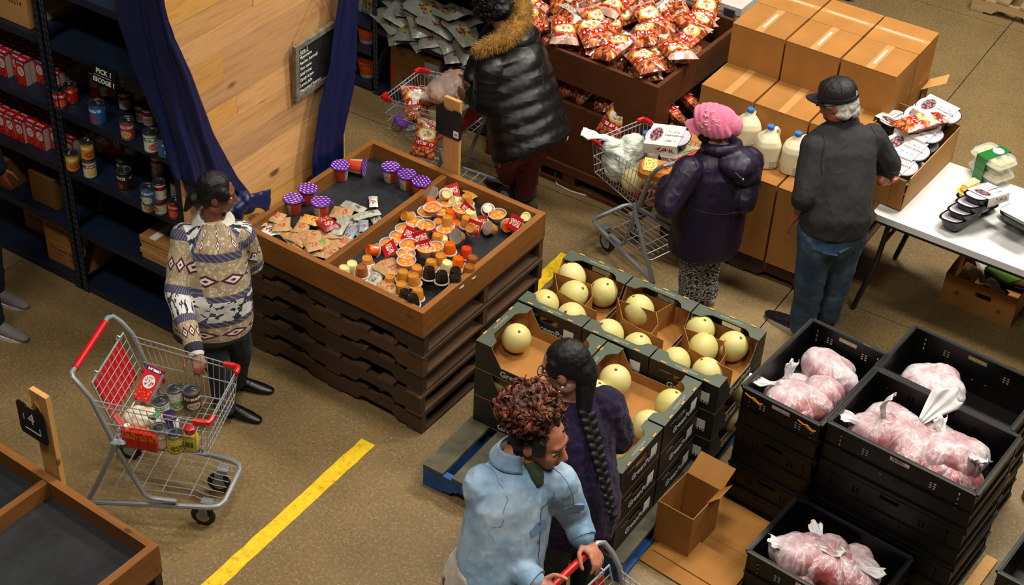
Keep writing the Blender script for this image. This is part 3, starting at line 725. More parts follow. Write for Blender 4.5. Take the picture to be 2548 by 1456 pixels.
for a in (('white', 668, 570, 60, (1.15, 1.0, 1)), ('white', 695, 577, 120, (.6, .7, 1)), ('white', 929, 502, 40, (.55, .8, 1)), ('kraft', 678, 538, 100, (1.1, 1, 1), .035), ('kraft', 720, 585, 70, (1, 1.2, 1)), ('kraft', 738, 612, 45, (.7, 1.2, 1)), ('kraft', 770, 585, 120, (1, 1, 1), .03), ('kraft', 800, 560, 80, (1, 1.1, 1)),
          ('green', 800, 600, 30, (1.5, 1.5, 1.4)), ('kraft', 845, 600, 100, (1.2, 1.1, 1)), ('kraft', 850, 530, 110, (1.2, .9, 1)), ('kraft', 755, 560, 20, (.9, 1.1, 1), .035), ('yellow', 773, 548, 105, (.9, .8, 1), .05), ('red', 812, 556, 75, (1.15, 1.0, 1.2), .052), ('grey', 868, 550, 75, (.9, 1.2, 1)), ('grey', 880, 515, 95, (.7, 1.1, 1)), ('grey', 912, 535, 150, (.6, 1.2, 1), .03), ('grey', 935, 545, 60, (.7, .8, 1)), ('blue', 890, 575, 80, (.8, 1, 1)), ('blue', 905, 562, 40, (.6, .8, 1), .03), ('blue', 868, 585, 20, (.7, .7, 1)), ('kraft', 820, 625, 70, (1.2, 1.0, 1)), ('kraft', 785, 625, 110, (1, 1, 1)), ('kraft', 640, 548, 60, (.9, 1, 1), .03), ('kraft', 700, 558, 40, (1.1, 1, 1), .02), ('kraft', 745, 595, 85, (1, 1, 1), .02), ('kraft', 775, 605, 60, (1, 1.1, 1), .03), ('kraft', 820, 582, 130, (1, 1, 1), .02), ('kraft', 870, 612, 40, (.9, .9, 1), .0), ('grey', 845, 565, 20, (.8, 1.1, 1), .035)):
    key, px, py, r_, sc = a[:5]; packet(key, px, py, r_, sc, ZB+.014+(a[5] if len(a) > 5 else 0))
for k_, d_ in (('white', 'white printed paper packet'), ('kraft', 'brown kraft paper packet'), ('green', 'large greenish paper packet'), ('yellow', 'yellow sauce packet'), ('red', 'dark red seasoning packet'), ('grey', 'grey printed sachet'), ('blue', 'shiny blue and red foil sachet')):
    ranked(packs[k_], d_+' in the left half, %s', 'condiment packets')
# fruit and pudding cups
CLEAR = mat('clear_plastic', 'e8e4dc', .12, trans=0., alpha=.28, spec=.6)
def gel(name, col, sss=.25): return mat(name, col, .22, spec=.6, coat=.3)
CUPC = dict(T=('tan applesauce cup', gel('applesauce', 'b9782c')), O=('bright orange gelatin cup', gel('orange_gel', 'd85a08')), R=('red gelatin cup', gel('red_gel', 'c2341c')), C=('cream vanilla cup', gel('vanilla', 'd8c68a')), B=('dark chocolate pudding cup', gel('pudding', '1f1412')), P=('brown caramel cup', gel('caramel', '8c4f1f')))
FOIL = mat('foil_lid', 'c4c2be', .25, .75); RIMW = mat('cup_rim_white', 'c9c1b0', .3, alpha=.75)
def redlid(k, u, v): return k.mix(k.math('MULTIPLY', rect(k, u, v, .12, .9, .3, .75), scrib(k, 14, 7, .5)), 'b00c18', 'eae0dc')
REDL = uvmat('red_lid_print', redlid, .3)
def mk_cup(m, desc, h=.052):
    def mk():
        t = thing('snack_cup', desc, 'cup')   # stands on its lid, base up
        MB().lathe([(.031, .004), (.0305, .008), (.0255, h-.006), (.023, h), (.019, h), (.018, h-.003), (.0005, h-.003)], 18, capt=False).build('cup', m, t, True)
        MB().lathe([(.036, .0), (.037, .002), (.036, .005), (.031, .005)], 18).build('lid_rim', RIMW, t, True)
        return t
    return Kind(mk)
def mk_bowl():
    t = thing('fruit_cup', 'clear cup of orange fruit', 'cup')
    MB().lathe([(.024, 0), (.027, .003), (.038, .034), (.037, .036), (.026, .036)], 18, capt=True).build('fruit', gel('peach', 'd0782a'), t, True)
    MB().lathe([(.026, -.001), (.029, .002), (.041, .040), (.046, .042), (.046, .044), (.040, .044)], 18, capt=False).build('clear_cup', CLEAR, t, True)
    for i in range(4): MB().ell((.018*math.cos(i*1.7), .018*math.sin(i*1.7), .034), (.012, .009, .006), rz(i*1.1), 8, 5).build('fruit_piece', gel('peach_piece', 'd98e3a'), t, True)
    return t
def mk_redlid():
    t = thing('snack_cup', 'cup with printed red lid', 'cup')
    MB().lathe([(.022, 0), (.025, .003), (.031, .046)], 18).build('cup', CUPC['C'][1], t, True)
    MB().box((0, 0, .0475), (.072, .072, .003)).build('lid', REDL, t)
    return t
def mk_foil():
    t = thing('snack_cup', 'cup with silver foil lid', 'cup')
    MB().lathe([(.022, 0), (.025, .003), (.033, .046)], 18).build('cup', CUPC['T'][1], t, True)
    MB().lathe([(.037, .046), (.038, .048), (.034, .049), (.03, .048)], 18).build('lid', FOIL, t, True)
    return t
CK = {k_: mk_cup(m, d) for k_, (d, m) in CUPC.items()}; CK['F'] = Kind(mk_bowl); CK['K'] = Kind(mk_redlid); CK['L'] = Kind(mk_foil)
data = '''L1475,495t C1545,480t K1620,465t C1640,545t T1710,530u K1740,590t C1735,640 T1865,595t F1400,630u F1500,630u O1590,640u F1540,570 T1280,660t F1320,710 T1485,715u F1390,735u O1620,730u T1700,690u K1850,690t K1790,715t T1750,740t L1915,745t L1665,800t F1940,650 O2015,710t C2160,660t K2100,700t F1235,760u K1360,785t K1300,790t K1500,785 C1515,840 F1545,770u F1180,820u F1115,870 O1025,900t K1380,850t F1270,880u K1160,915t F1390,910u F1465,900u O1575,890 R1695,925 P1740,990 O1630,1000 F1240,950 F1250,1000u C835,1030 C770,1070 T955,990 P910,1060 T1430,1020 T1510,970 C1545,1030 B1420,1080 B1515,1110 B1620,1080 B1625,1135 P1715,1060 T1320,1060 T1220,1100 T1125,1140 T1310,1130 T1215,1190 B1235,1250 T1330,1240 B1300,1290 F1450,600 T1560,690u O1430,560 F1660,610u T1480,820u'''
done = []
for s in data.split():
    k_ = s[0]; up = s[-1] in 'ut'; tl = s[-1] == 't'; zx, zy = (float(q) for q in s[1:].rstrip('ut').split(','))
    px, py = zx/3.034+600, zy/3.034+320
    hgt = .05; p = at(px, py, ZB+hgt*.8)
    z = ZB+.001
    for q in done:
        if (V(q[0], q[1])-V(p.x, p.y)).length < .066: z = max(z, min(q[2]+.032, ZB+.055))
    p = at(px, py, z+hgt*.8)
    if tl: o = CK[k_]((p.x, p.y, z+.022), rot=(rad(random.uniform(35, 75)), rad(random.uniform(-25, 25)), random.uniform(-.6, .9)), sc=1.1)
    else: o = CK[k_]((p.x, p.y, z), rot=(rad(random.uniform(-7, 7)), rad(random.uniform(-7, 7)), random.uniform(0, 6)), sc=1.12)
    done.append((p.x, p.y, z))
for k_, K in CK.items():
    d_ = CUPC[k_][0] if k_ in CUPC else {'F': 'clear cup of orange fruit', 'K': 'cup with a red lid', 'L': 'cup with a silver foil lid'}[k_]
    ranked(K.all, d_+' in the right half, %s', 'snack cups in the right half of the bin')
_sv = packs; packs = {}
for a in (('kraft', 970, 665, 80, (1.6, 1.1, 1.3), .03), ('white', 905, 690, 30, (.8, .9, 1), 0), ('grey', 935, 693, 20, (.8, 1.1, 1), .01), ('yellow', 1178, 478, 70, (1.0, .8, 1), .02), ('red', 1015, 612, 75, (.6, .7, .8), .03), ('kraft', 965, 715, 70, (1.1, 1, 1.3), .01), ('white', 925, 668, 100, (.7, .7, 1), 0)):
    packet(a[0], a[1], a[2], a[3], a[4], ZB+.014+a[5])
for k_, d_ in (('white', 'white paper packet'), ('kraft', 'brown cookie pouch'), ('yellow', 'yellow and black sachet'), ('red', 'small red packet'), ('grey', 'grey sachet')):
    ranked(packs[k_], d_+' in the right half, %s', 'packets among the snack cups')
# ---------------------------------------------------------------- pork rind bin
DW = {a: wood('dark_stained_pine_'+a, '2b1509', '542b11', a, .5, .15) for a in 'xyz'}
bb = thing('display_bin', 'tall dark wooden bin heaped with red and orange snack bags', 'display bin', (-4.175, 7.93, 0), rad(-2))
w, d, th, H = 1.22, 1.06, .03, .95
for y0, s in ((-d/2, 1), (d/2, -1)):
    for z0, z1 in ((.745, H), (.13, .60)):
        MB().b2((-w/2, y0, z0), (w/2, y0+s*th, z1)).build('side_board', DW['x'], bb)
    MB().b2((.32, y0+s*.001, .6), (w/2-.001, y0+s*(th-.001), .745)).build('side_board', DW['x'], bb); MB().b2((-w/2+.001, y0+s*.001, .6), (-.45, y0+s*(th-.001), .745)).build('side_board', DW['x'], bb)
for x0, s in ((-w/2, 1), (w/2, -1)):
    for z0, z1 in ((.745, H), (.13, .45)):
        MB().b2((x0, -d/2+th, z0), (x0+s*th, d/2-th, z1)).build('side_board', DW['y'], bb)
    MB().b2((x0+s*.001, -d/2+th, .45), (x0+s*(th-.001), -d/2+.18, .745)).build('side_board', DW['y'], bb)
for x in (-w/2, 0, w/2-.09): MB().b2((x, -d/2-.016, .001), (x+.09, -d/2+.10, .129)).build('base_block', DW['z'], bb); MB().b2((x, d/2-.10, .001), (x+.09, d/2, .129)).build('base_block', DW['z'], bb)
MB().b2((-w/2, -d/2-.02, .10), (w/2, -d/2, .16)).build('base_rail', DW['x'], bb)
MB().b2((-w/2, -d/2-.02, .0), (w/2, -d/2-.002, .03)).build('base_rail', DW['x'], bb)
MB().b2((-w/2+th, -d/2+th, .74), (w/2-th, d/2-th, .755)).build('shelf_base', DW['x'], bb); MB().b2((-w/2+th, -d/2+th, .56), (w/2-th, d/2-th, .575)).build('shelf_base', DW['x'], bb)
def rind(k, u, v):
    mp = k.n('ShaderNodeMapping'); mp.inputs['Scale'].default_value = (7, 10, 1); k.l(k.uv, mp.inputs[0])
    vo = k.n('ShaderNodeTexVoronoi', Scale=1.); k.l(mp.outputs[0], vo.inputs['Vector'])
    c = k.ramp(vo.outputs['Distance'], [(.1, 'e08a48'), (.45, 'b95626'), (.75, '702c14')])
    film_glint = k.math('MULTIPLY', scrib(k, 12, 16, .60), .55); c = k.mix(film_glint, c, 'e2cdc0')  # whitish highlights of the plastic film, painted into the bag colour
    top = k.math('GREATER_THAN', v, .84); c = k.mix(k.math('MULTIPLY', top, .55), c, 'c9b8a8')
    c = k.mix(disc(k, u, v, .5, .63, .40, .17), c, 'd8a32c'); c = k.mix(disc(k, u, v, .5, .63, .33, .13), c, 'ddd6c8')
    c = k.mix(k.math('MULTIPLY', disc(k, u, v, .5, .63, .2, .09), scrib(k, 9, 12, .5)), c, 'b8862a')
    c = k.mix(rect(k, u, v, .15, .85, .765, .785), c, '2f6a35')
    c = k.mix(k.math('MULTIPLY', rect(k, u, v, .12, .88, .80, .87), scrib(k, 12, 5, .45)), c, 'b01820')
    c = k.mix(rect(k, u, v, .06, .94, .30, .45), c, 'b3141a')
    c = k.mix(k.math('MULTIPLY', rect(k, u, v, .12, .88, .34, .42), scrib(k, 13, 5, .5)), c, 'e8dcd6')
    return c
def rindback(k, u, v):
    mp = k.n('ShaderNodeMapping'); mp.inputs['Scale'].default_value = (7, 10, 1); k.l(k.uv, mp.inputs[0])
    vo = k.n('ShaderNodeTexVoronoi', Scale=1.); k.l(mp.outputs[0], vo.inputs['Vector'])
    c = k.ramp(vo.outputs['Distance'], [(.1, 'd07a3c'), (.45, '9c4a20'), (.75, '56200f')])
    c = k.mix(k.math('MULTIPLY', scrib(k, 16, 20, .63), .6), c, 'e0cfc4')  # film highlights painted into the colour here as well
    c = k.mix(rect(k, u, v, .36, .64, .08, .92), c, 'c9bfb6'); return k.mix(k.math('MULTIPLY', rect(k, u, v, .4, .6, .25, .85), scrib(k, 20, 40, .5)), c, '77706c')
RIND = uvmat('snack_bag_print', rind, .22, Coat_Weight=.3); RINDB = uvmat('snack_bag_back', rindback, .22, Coat_Weight=.3)
def bag_mesh(seed, w_=.17, l=.27, h=.085):
    b = MB(); rr = V(seed*3.1, seed*1.7, seed*.9)
    for s, mi in ((1, 0), (-1, 1)):
        b.m = mi
        def P(u, v):
            x, y = u-.5, v-.5
            e = max(0., 1-abs(2*x)**3.0)*max(0., 1-abs(2*y)**4.)
            n1 = noise.noise(V(x*4, y*5, s)+rr); n2 = noise.noise(V(x*11, y*12, s*2)+rr)
            return V(x*w_*(1-.10*(1-abs(2*y)**2)), y*l*(1-.06*(1-abs(2*x))), s*(h/2*e**.6)+.022*e*n1+.012*n2*(e+.15))
        b.grid(P, 9, 14)
    return b.mesh('snack_bag', [RIND, RINDB], 'all')
_bags = [bag_mesh(i) for i in range(7)]
def snackbag(x, y, z, rot, label='', sc=1.0):
    o = link('snack_bag', random.choice(_bags), None, (x, y, z), rot); o.scale = (sc,)*3
    return tag(o, label, 'snack bag', 'snack bags in the dark bin')
rr = random.Random(5); heap = []
for ly, (n, z0) in enumerate(((5, .80), (5, .885), (5, .955))):
    for i in range(n):
        for j in range(n):
            u = (i+.5+rr.uniform(-.28, .28))/n-.5; v = (j+.5+rr.uniform(-.28, .28))/n-.5
            sh = .96-.05*ly
            mg = (.44, .36, .20)[ly]; x = bb.location.x+u*(w-mg)/.9; y = bb.location.y+v*(d-mg)/.9
            z = z0+.025+.07*(1-4*max(abs(u), abs(v))**2)*(ly > 0)
            flip = rr.random() < .22
            heap.append((ly, snackbag(x, y, z, (rad(rr.uniform(-8, 28))+(PI if flip else 0), rad(rr.uniform(-22, 22)), rad(31+rr.uniform(-55, 45)) if rr.random() < .75 else rr.uniform(0, 6)), sc=rr.uniform(1.0, 1.16))))
for ly, nm in enumerate(('bottom', 'middle', 'top')): ranked([o for l, o in heap if l == ly], 'clear red-banded snack bag, %s layer of the heap, %%s' % nm, 'snack bags in the dark bin')
low = []
for x, y, z in ((-4.30, 7.60, .64), (-4.17, 7.59, .65), (-4.05, 7.60, .64), (-3.97, 7.58, .66), (-3.87, 7.47, .62), (-4.44, 7.62, .64)):
    low.append(snackbag(x, y, z, (rad(rr.uniform(15, 40)), rad(rr.uniform(-15, 15)), rad(rr.uniform(-40, 60)))))
low[4].rotation_euler = (rad(70), rad(20), rad(10)); low[4].location = (-3.86, 7.405, .61)
ranked(low, 'snack bag showing through the front slot of the dark bin, %s', 'snack bags in the dark bin')
low = []
for y in (7.66, 7.86): low.append(snackbag(-3.62, y, .64, (rad(15), rad(40), rad(80))))
ranked(low, 'snack bag showing through the right side gap of the dark bin, %s', 'snack bags in the dark bin')
tag(MB().tube([(-4.27, 7.42, .05), (-4.26, 7.40, .01), (-4.22, 7.37, .006), (-4.12, 7.355, .006), (-4.02, 7.37, .006), (-3.95, 7.40, .006)], .005, 6).build('white_cable', mat('cable_white', 'c9c2b4', .5), None, True), 'short white cable loop on the floor by the dark bin', 'cable')
# white chest behind
WHT = mat('white_enamel', 'c4beb6', .45, var=.04)
fz = thing('chest_freezer', 'pale grey chest freezer with a lid behind the snack bag bin', 'freezer', (-4.38, 9.12, 0), 0)
MB().b2((-.66, -.36, .03), (.66, .36, .80)).build('cabinet', WHT, fz); MB().b2((-.67, -.37, .805), (.67, .37, .86)).build('lid', WHT, fz); MB().b2((.55, -.385, .79), (.63, -.37, .84)).build('latch', TIN, fz)
for x in (-.6, .6): MB().b2((x-.04, -.3, 0), (x+.04, .3, .03)).build('foot', BLK, fz)

# ---------------------------------------------------------------- milk pallet: three by four cartons, stepped
MX, MY, CW, CH = -3.405, 7.245, .357, .27
pallet(1.08, 1.33, .14, 'dark wooden pallet under the stack of milk cartons', None, (MX+.54, MY+.02+.665, 0), 0, ndeck=8)
TAPEM = mat('clear_tape', 'c39a68', .1, spec=.9); TAPEW = mat('peeled_tape', 'cfc7bd', .2, spec=.8)
def milk_carton(x, y, z, label, tape_dir, lift=0., m=CARD, h=CH, wear=1):
    t = thing('milk_carton', label, 'box', (x, y, z), rad(random.uniform(-.5, .5)), 'milk cartons on the pallet')
    w_ = CW-.014; l = .328
    MB().b2((-w_/2, -l/2, 0), (w_/2, l/2, h-.005)).build('body', m, t)
    e = .0015
    if tape_dir == 'y':
        for a, b in ((-w_/2, -e), (e, w_/2)): MB().b2((a, -l/2-.001, h-.0045), (b, l/2+.001, h)).build('top_flap', m, t)
        MB().b2((-.024, -l/2-.002, h), (.024, l/2+.002, h+.0005)).build('packing_tape', TAPEM, t)
        if wear: MB().b2((-.006, -l*.3, h+.0006), (.008, l*.3, h+.0012)).build('peeled_tape_strip', TAPEW, t)
    else:
        for a, b in ((-l/2, -e), (e, l/2)): MB().b2((-w_/2-.001, a, h-.0045), (w_/2+.001, b, h)).build('top_flap', m, t)
        MB().b2((-w_/2-.002, -.024, h), (w_/2+.002, .024, h+.0005)).build('packing_tape', TAPEM, t)
        if wear: MB().b2((-w_*.4, -.004, h+.0006), (w_*.4, .006, h+.0012)).build('peeled_tape_strip', TAPEW, t)
    return t
cn = ('left', 'middle', 'right'); rn = ('front row', 'second row', 'third row', 'back row')
for r in range(4):
    for c in range(3):
        x = MX+CW*(c+.5); y = MY+.333*(r+.5)
        if r == 3 and c == 2: x += .0
        top = (2, 3, 4, 4)[r]
        for lv in range(top):
            if r > 1 and lv < top-2 and c < 2: continue    # buried inside the stack
            milk_carton(x, y, .14+CH*lv, 'brown milk carton, %s, %s stack, %s' % (rn[r], cn[c], ('lowest', 'second layer', 'third layer', 'top layer')[lv]), 'y' if (r in (0, 1, 2)) else 'x', wear=(lv == 3))
fl_ = thing('loose_flap', 'open cardboard flap sticking out behind the right carton stack', 'cardboard', (MX+CW*3+.002, 8.42, .9), 0)
MB().add([(0, .0, .0), (.0, .16, .0), (.10, .20, .05), (.13, .06, .06), (0, .0, .004), (.0, .16, .004), (.10, .20, .054), (.13, .06, .064)], [(0, 1, 2, 3), (7, 6, 5, 4), (0, 4, 5, 1), (1, 5, 6, 2), (2, 6, 7, 3), (3, 7, 4, 0)]).build('flap', CARDL, fl_)
MB().b2((-.002, .05, -.42), (.003, .15, 0)).build('hanging_flap', CARDL, fl_)
# milk jugs
MILK = mat('milk', 'd9cfae', .35, sss=.2); CAPB = mat('blue_cap', '2f6fb5', .4)
def mk_jug():
    t = thing('milk_jug', 'milk jug', 'jug')
    b = MB()
    def sq(z, r, k=.72):
        pts = []
        for j in range(24):
            a = 2*PI*j/24; c, s_ = math.cos(a), math.sin(a); q = (abs(c)**3.2+abs(s_)**3.2)**(-1/3.2)
            pts.append((r*c*q, r*s_*q, z))
        return pts
    rings = [sq(0, .066), sq(.006, .073), sq(.06, .076), (sq(.145, .075)), sq(.175, .064), sq(.2, .045), sq(.215, .030), sq(.23, .021), sq(.24, .020)]
    vs = [p for r_ in rings for p in r_]; n = 24
    fs = [(i*n+j, i*n+(j+1) % n, (i+1)*n+(j+1) % n, (i+1)*n+j) for i in range(len(rings)-1) for j in range(n)]+[tuple(range(n))[::-1], tuple((len(rings)-1)*n+j for j in range(n))]
    b.add(vs, fs)
    b.tube([(.02, .02, .21), (.046, .046, .212), (.063, .063, .185), (.063, .063, .14), (.055, .055, .105), (.04, .04, .09)], [.014, .015, .016, .016, .016, .016], 10)
    o = blob(b, 'bottle', MILK, t, .0045, 4)
    cut = None
    MB().lathe([(.021, .237), (.022, .24), (.022, .256), (.020, .259)], 16).build('cap', CAPB, t, True)
    MB().b2((.008, -.0775, .02), (.05, -.0755, .062)).build('nutrition_label', uvmat('milk_label', lambda k, u, v: k.mix(k.math('MULTIPLY', scrib(k, 8, 12, .5), 1.0), 'cfc9b0', '3c7f96'), .4), t)
    return t
K = Kind(mk_jug)
zs2 = .14+2*CH+.001
for px, py, r_ in ((1905, 395, 35), (1972, 412, 20), (1856, 352, 40), (2068, 420, 10)):
    p = at(px, py, zs2+.03); K((p.x, p.y, zs2), rad(r_))
ranked(K.all, 'gallon jug of milk with a blue cap on the front cartons, %s', 'milk jugs')

# ---------------------------------------------------------------- folding table and what lies on it
PLAS = mat('white_table_plastic', 'd4d4d2', .4); BSTEEL = mat('black_steel', '17161a', .4)
tb = thing('folding_table', 'white plastic folding table with black steel legs', 'table', (-1.19, 7.62, 0), rad(-.8))
b = MB()
def rrect(w_, l, r, n=5):
    pts = []
    for cx, cy, a0 in ((w_-r, l-r, 0), (-w_+r, l-r, 90), (-w_+r, -l+r, 180), (w_-r, -l+r, 270)):
        for i in range(n+1): a = rad(a0+90*i/n); pts.append((cx+r*math.cos(a), cy+r*math.sin(a)))
    return pts
b.prism(rrect(.92, .385, .04), 'z', .70, .74); b.build('table_top', PLAS, tb)
MB().prism(rrect(.90, .365, .04), 'z', .67, .699).build('apron', BSTEEL, tb)
for s in (-1, 1):
    for y in (-.3, .3): MB().tube([(s*.84, y*.9, .67), (s*.86, y, .35), (s*.93, y*1.05, .012)], .016, 8).build('leg', BSTEEL, tb, True)
    MB().tube([(s*.85, -.29, .5), (s*.85, .29, .5)], .012, 6).build('cross_bar', BSTEEL, tb, True); MB().tube([(s*.85, 0, .5), (s*.4, 0, .67)], .011, 6).build('folding_brace', BSTEEL, tb, True)
TZ = .741
# carton with cranberry trays
bx = thing('open_carton', 'open brown carton of cranberry trays on the white table', 'box', (-2.18, 7.72, TZ), rad(-3))
W_, L_, H_ = .41, .72, .225
MB().b2((-W_/2, -L_/2, .001), (W_/2, L_/2, .006)).build('bottom', CARDD, bx)
MB().b2((-W_/2, -L_/2, .006), (W_/2, -L_/2+.006, H_-.02)).build('front_wall', CARD, bx); MB().b2((-W_/2, L_/2-.006, .006), (W_/2, L_/2, H_)).build('back_wall', CARD, bx)
MB().b2((-W_/2, -L_/2+.006, .006), (-W_/2+.006, L_/2-.006, H_)).build('side_wall', CARD, bx)
b = MB(); b.add([(W_/2+.002, -L_/2+.0, .02), (W_/2+.002, L_/2-.02, .006), (W_/2+.002, L_/2-.02, H_), (W_/2+.016, -L_/2, H_+.004), (W_/2+.008, -L_/2+.0, .02), (W_/2+.008, L_/2-.02, .006), (W_/2+.008, L_/2-.02, H_), (W_/2+.022, -L_/2, H_+.004)], [(0, 1, 2, 3), (7, 6, 5, 4), (0, 4, 5, 1), (1, 5, 6, 2), (2, 6, 7, 3), (3, 7, 4, 0)]).build('torn_side_wall', CARDL, bx)
MB().b2((W_/2-.075, -L_/2-.004, .01), (W_/2-.01, -L_/2-.0008, H_-.022)).build('glued_flap', CARD, bx)
MB().b2((-.13, -L_/2-.0016, .03), (.0, -L_/2-.0005, .075)).build('white_label', PAPER, bx); text('0042', .02, INK, bx, (-.06, -L_/2-.002, .05), FACE('-y'), name='label_print')
text('KEEP COLD', .022, INK, bx, (0, -L_/2-.0008, H_-.05), FACE('-y'), name='box_print')
# trays
TRAYB = mat('black_tray', '101013', .3); FILM = mat('tray_film', 'bdb7c4', .2)
def sleeve_top(k, u, v):
    c = hx('d6d2cc'); c = k.mix(disc(k, u, v, .24, .5, .19, .36), c, 'a8a0a4')
    c = k.mix(k.math('MULTIPLY', disc(k, u, v, .24, .5, .17, .31), k.math('ADD', k.math('MULTIPLY', scrib(k, 14, 9, .5), .5), .5)), c, '5a1620')
    c = k.mix(k.math('MULTIPLY', rect(k, u, v, .52, .9, .62, .72), scrib(k, 20, 6, .5)), c, '9c8a84')
    c = k.mix(k.math('MULTIPLY', rect(k, u, v, .52, .9, .2, .28), scrib(k, 20, 6, .5)), c, '8a8480'); return c
SLV = uvmat('sleeve_print', sleeve_top, .4); SLVS = uvmat('sleeve_side', lambda k, u, v: k.mix(k.math('MULTIPLY', rect(k, u, v, .35, .9, .25, .75), scrib(k, 16, 5, .5)), 'cdc9c4', '6a2028'), .45)
CRAN = mat('cranberry_ink', '4a1420', .5)
def oval(a, b_, z, n=28, e=2.6):
    return [(a*abs(math.cos(t))**(2/e)*(1 if math.cos(t) > 0 else -1), b_*abs(math.sin(t))**(2/e)*(1 if math.sin(t) > 0 else -1), z) for t in [2*PI*j/n for j in range(n)]]
def ringstack(mb, rings):
    n = len(rings[0]); m = len(rings); vs = [p for r_ in rings for p in r_]
    fs = [(i*n+j, i*n+(j+1) % n, (i+1)*n+(j+1) % n, (i+1)*n+j) for i in range(m-1) for j in range(n)]+[tuple(range(n))[::-1], tuple((m-1)*n+j for j in range(n))]
    return mb.add(vs, fs)
def mk_tray(sleeve=True, word=True):
    def mk():
        t = thing('cranberry_tray', 'tray', 'tray')
        ringstack(MB(), [oval(.085, .058, 0), oval(.088, .061, .004), oval(.098, .068, .047), oval(.112, .08, .05), oval(.112, .08, .054)]).build('black_tray', TRAYB, t, True)
        ringstack(MB(), [oval(.109, .077, .0541), oval(.107, .075, .058)]).build('film_lid', FILM, t, True)
        if sleeve:
            o = boxm(MB(), (-.012, 0, .034), (.165, .166, .055), [0, 0, 1, 1, 2, 0]).build('sleeve', [SLVS, TRAYB, SLV], t)
            if word: text('CRANBERRY', .017, CRAN, o, (.032, 0, .0622), (0, 0, 0), name='sleeve_word', ext=.0003)
        return t
    return mk
K = Kind(mk_tray())
def traypos(px, py, z, rzd, tilt=(0, 0)):
    p = at(px, py, z+.06); return K((p.x, p.y, z), rot=(rad(tilt[0]), rad(tilt[1]), rad(rzd)))
a1 = [K((x-(.025 if rd < 50 else 0), y, z), rot=(rad(tx), rad(ty), rad(rd)), sc=(1.22 if rd < 50 else 1.0)) for x, y, z, rd, tx, ty in ((-2.10, 7.465, .75, -4, 0, 0), (-2.10, 7.47, .812, -3, 0, 0), (-2.095, 7.49, .875, -6, 2, 0), (-2.10, 7.645, .80, -4, 0, 0), (-2.095, 7.65, .90, -5, 5, 2), (-2.10, 7.82, .85, -3, 0, 0), (-2.09, 7.83, .93, -7, 4, 3), (-2.11, 7.98, .93, -4, 3, 0), (-2.06, 7.985, .995, -8, 3, 4), (-2.31, 7.62, .80, 84, 0, 0), (-2.31, 7.88, .83, 86, 0, 0), (-2.30, 7.90, .91, 80, 3, 5))]
ranked(a1, 'white-sleeved cranberry tray in the carton on the table, %s', 'cranberry trays in the carton')
p = at(2285, 318, 1.0); sb_ = tag(link('snack_bag', _bags[2], None, (p.x, p.y, 1.035), (rad(6), rad(-14), rad(-38))), 'single red-banded snack bag lying on the cranberry trays', 'snack bag'); sb_.scale = (1.15, 1.1, .8)
text('PEPES', .05, mat('snack_red_ink', 'a8141c', .4), sb_, (.0, .1, .036), (rad(-12), 0, 0), name='bag_word', bold=.002)
# stack of deep trays in front, seen from their short end
st = []
p = at(2362, 573, TZ)
for i in range(4):
    t = thing('empty_tray' if i < 3 else 'cranberry_tray', '', 'tray', (p.x+.028*i+.02, p.y+.030*i+.06, TZ+.043*i+.012), 0, 'black trays in the leaning stack', rot=(rad(-9), rad(4), rad(78-4*i)))
    ringstack(MB(), [oval(.085, .05, 0, e=3.5), oval(.088, .053, .004, e=3.5), oval(.108, .07, .058, e=3.5), oval(.116, .078, .06, e=3.5), oval(.116, .078, .064, e=3.5)]).build('black_tray', TRAYB, t, True); ringstack(MB(), [oval(.104, .066, .0642, e=3.5), oval(.1, .062, .0655, e=3.5)]).build('film_lid', FILM, t, True)
    t['label'] = 'black deep tray in the leaning stack on the white table, %s' % ('lowest', 'second', 'third from below')[i] if i < 3 else 'white-sleeved tray on top of the leaning tray stack'
    if i == 3: o = boxm(MB(), (.03, 0, .044), (.17, .158, .05), [0, 0, 1, 1, 2, 0]).build('sleeve', [SLVS, TRAYB, SLV], t); text('CRANBERRY', .016, CRAN, o, (.07, 0, .0698), (0, 0, 0), name='sleeve_word', ext=.0003)
# clamshells
CLAM = mat('clamshell', 'dfe2d6', .1, alpha=.3, spec=.7); GRN = mat('green_sleeve', '1f6a2a', .35); POT = mat('pale_potato', 'd2bb72', .5, var=.12, vs=30); QUI = mat('baked_top', 'c48a3c', .5, var=.35, vs=35, bump=.5, bs=90)
def mk_clam():
    t = thing('clamshell_tub', 'tub', 'tub')
    ringstack(MB(), [oval(.10, .07, 0, e=5), oval(.115, .085, .045, e=5), oval(.122, .092, .046, e=5), oval(.122, .092, .05, e=5)]).build('clear_tub', CLAM, t, True)
    ringstack(MB(), [oval(.120, .09, .0505, e=5), oval(.112, .082, .075, e=5)]).build('clear_lid', CLAM, t, True)
    for x, y, r_ in ((-.075, .03, .03), (-.07, -.035, .032), (.075, .03, .032), (.08, -.03, .03), (-.03, .04, .03), (.035, .045, .03), (-.02, -.02, .033), (.03, -.035, .032)):
        MB().ell((x, y, .04), (r_, r_*.9, .03), n=12, k=8).build('cheese_ball', POT, t, True)
    MB().b2((-.045, -.094, -.0008), (.03, .094, .002)).build('sleeve_bottom', GRN, t)
    o = MB().b2((-.045, -.0945, .0765), (.03, .0945, .0785)).build('green_sleeve', GRN, t); MB().b2((-.045, -.0965, .0), (.03, -.0945, .0785)).build('sleeve_side', GRN, t); MB().b2((-.045, .0945, .0), (.03, .0965, .0785)).build('sleeve_side', GRN, t)
    MB().lathe([(.034, .0786), (.034, .0792)], 20).build('round_sticker', PAPER, o, loc=(-.008, .035, 0))
    return t
K2 = Kind(mk_clam); p = at(2462, 440, TZ)
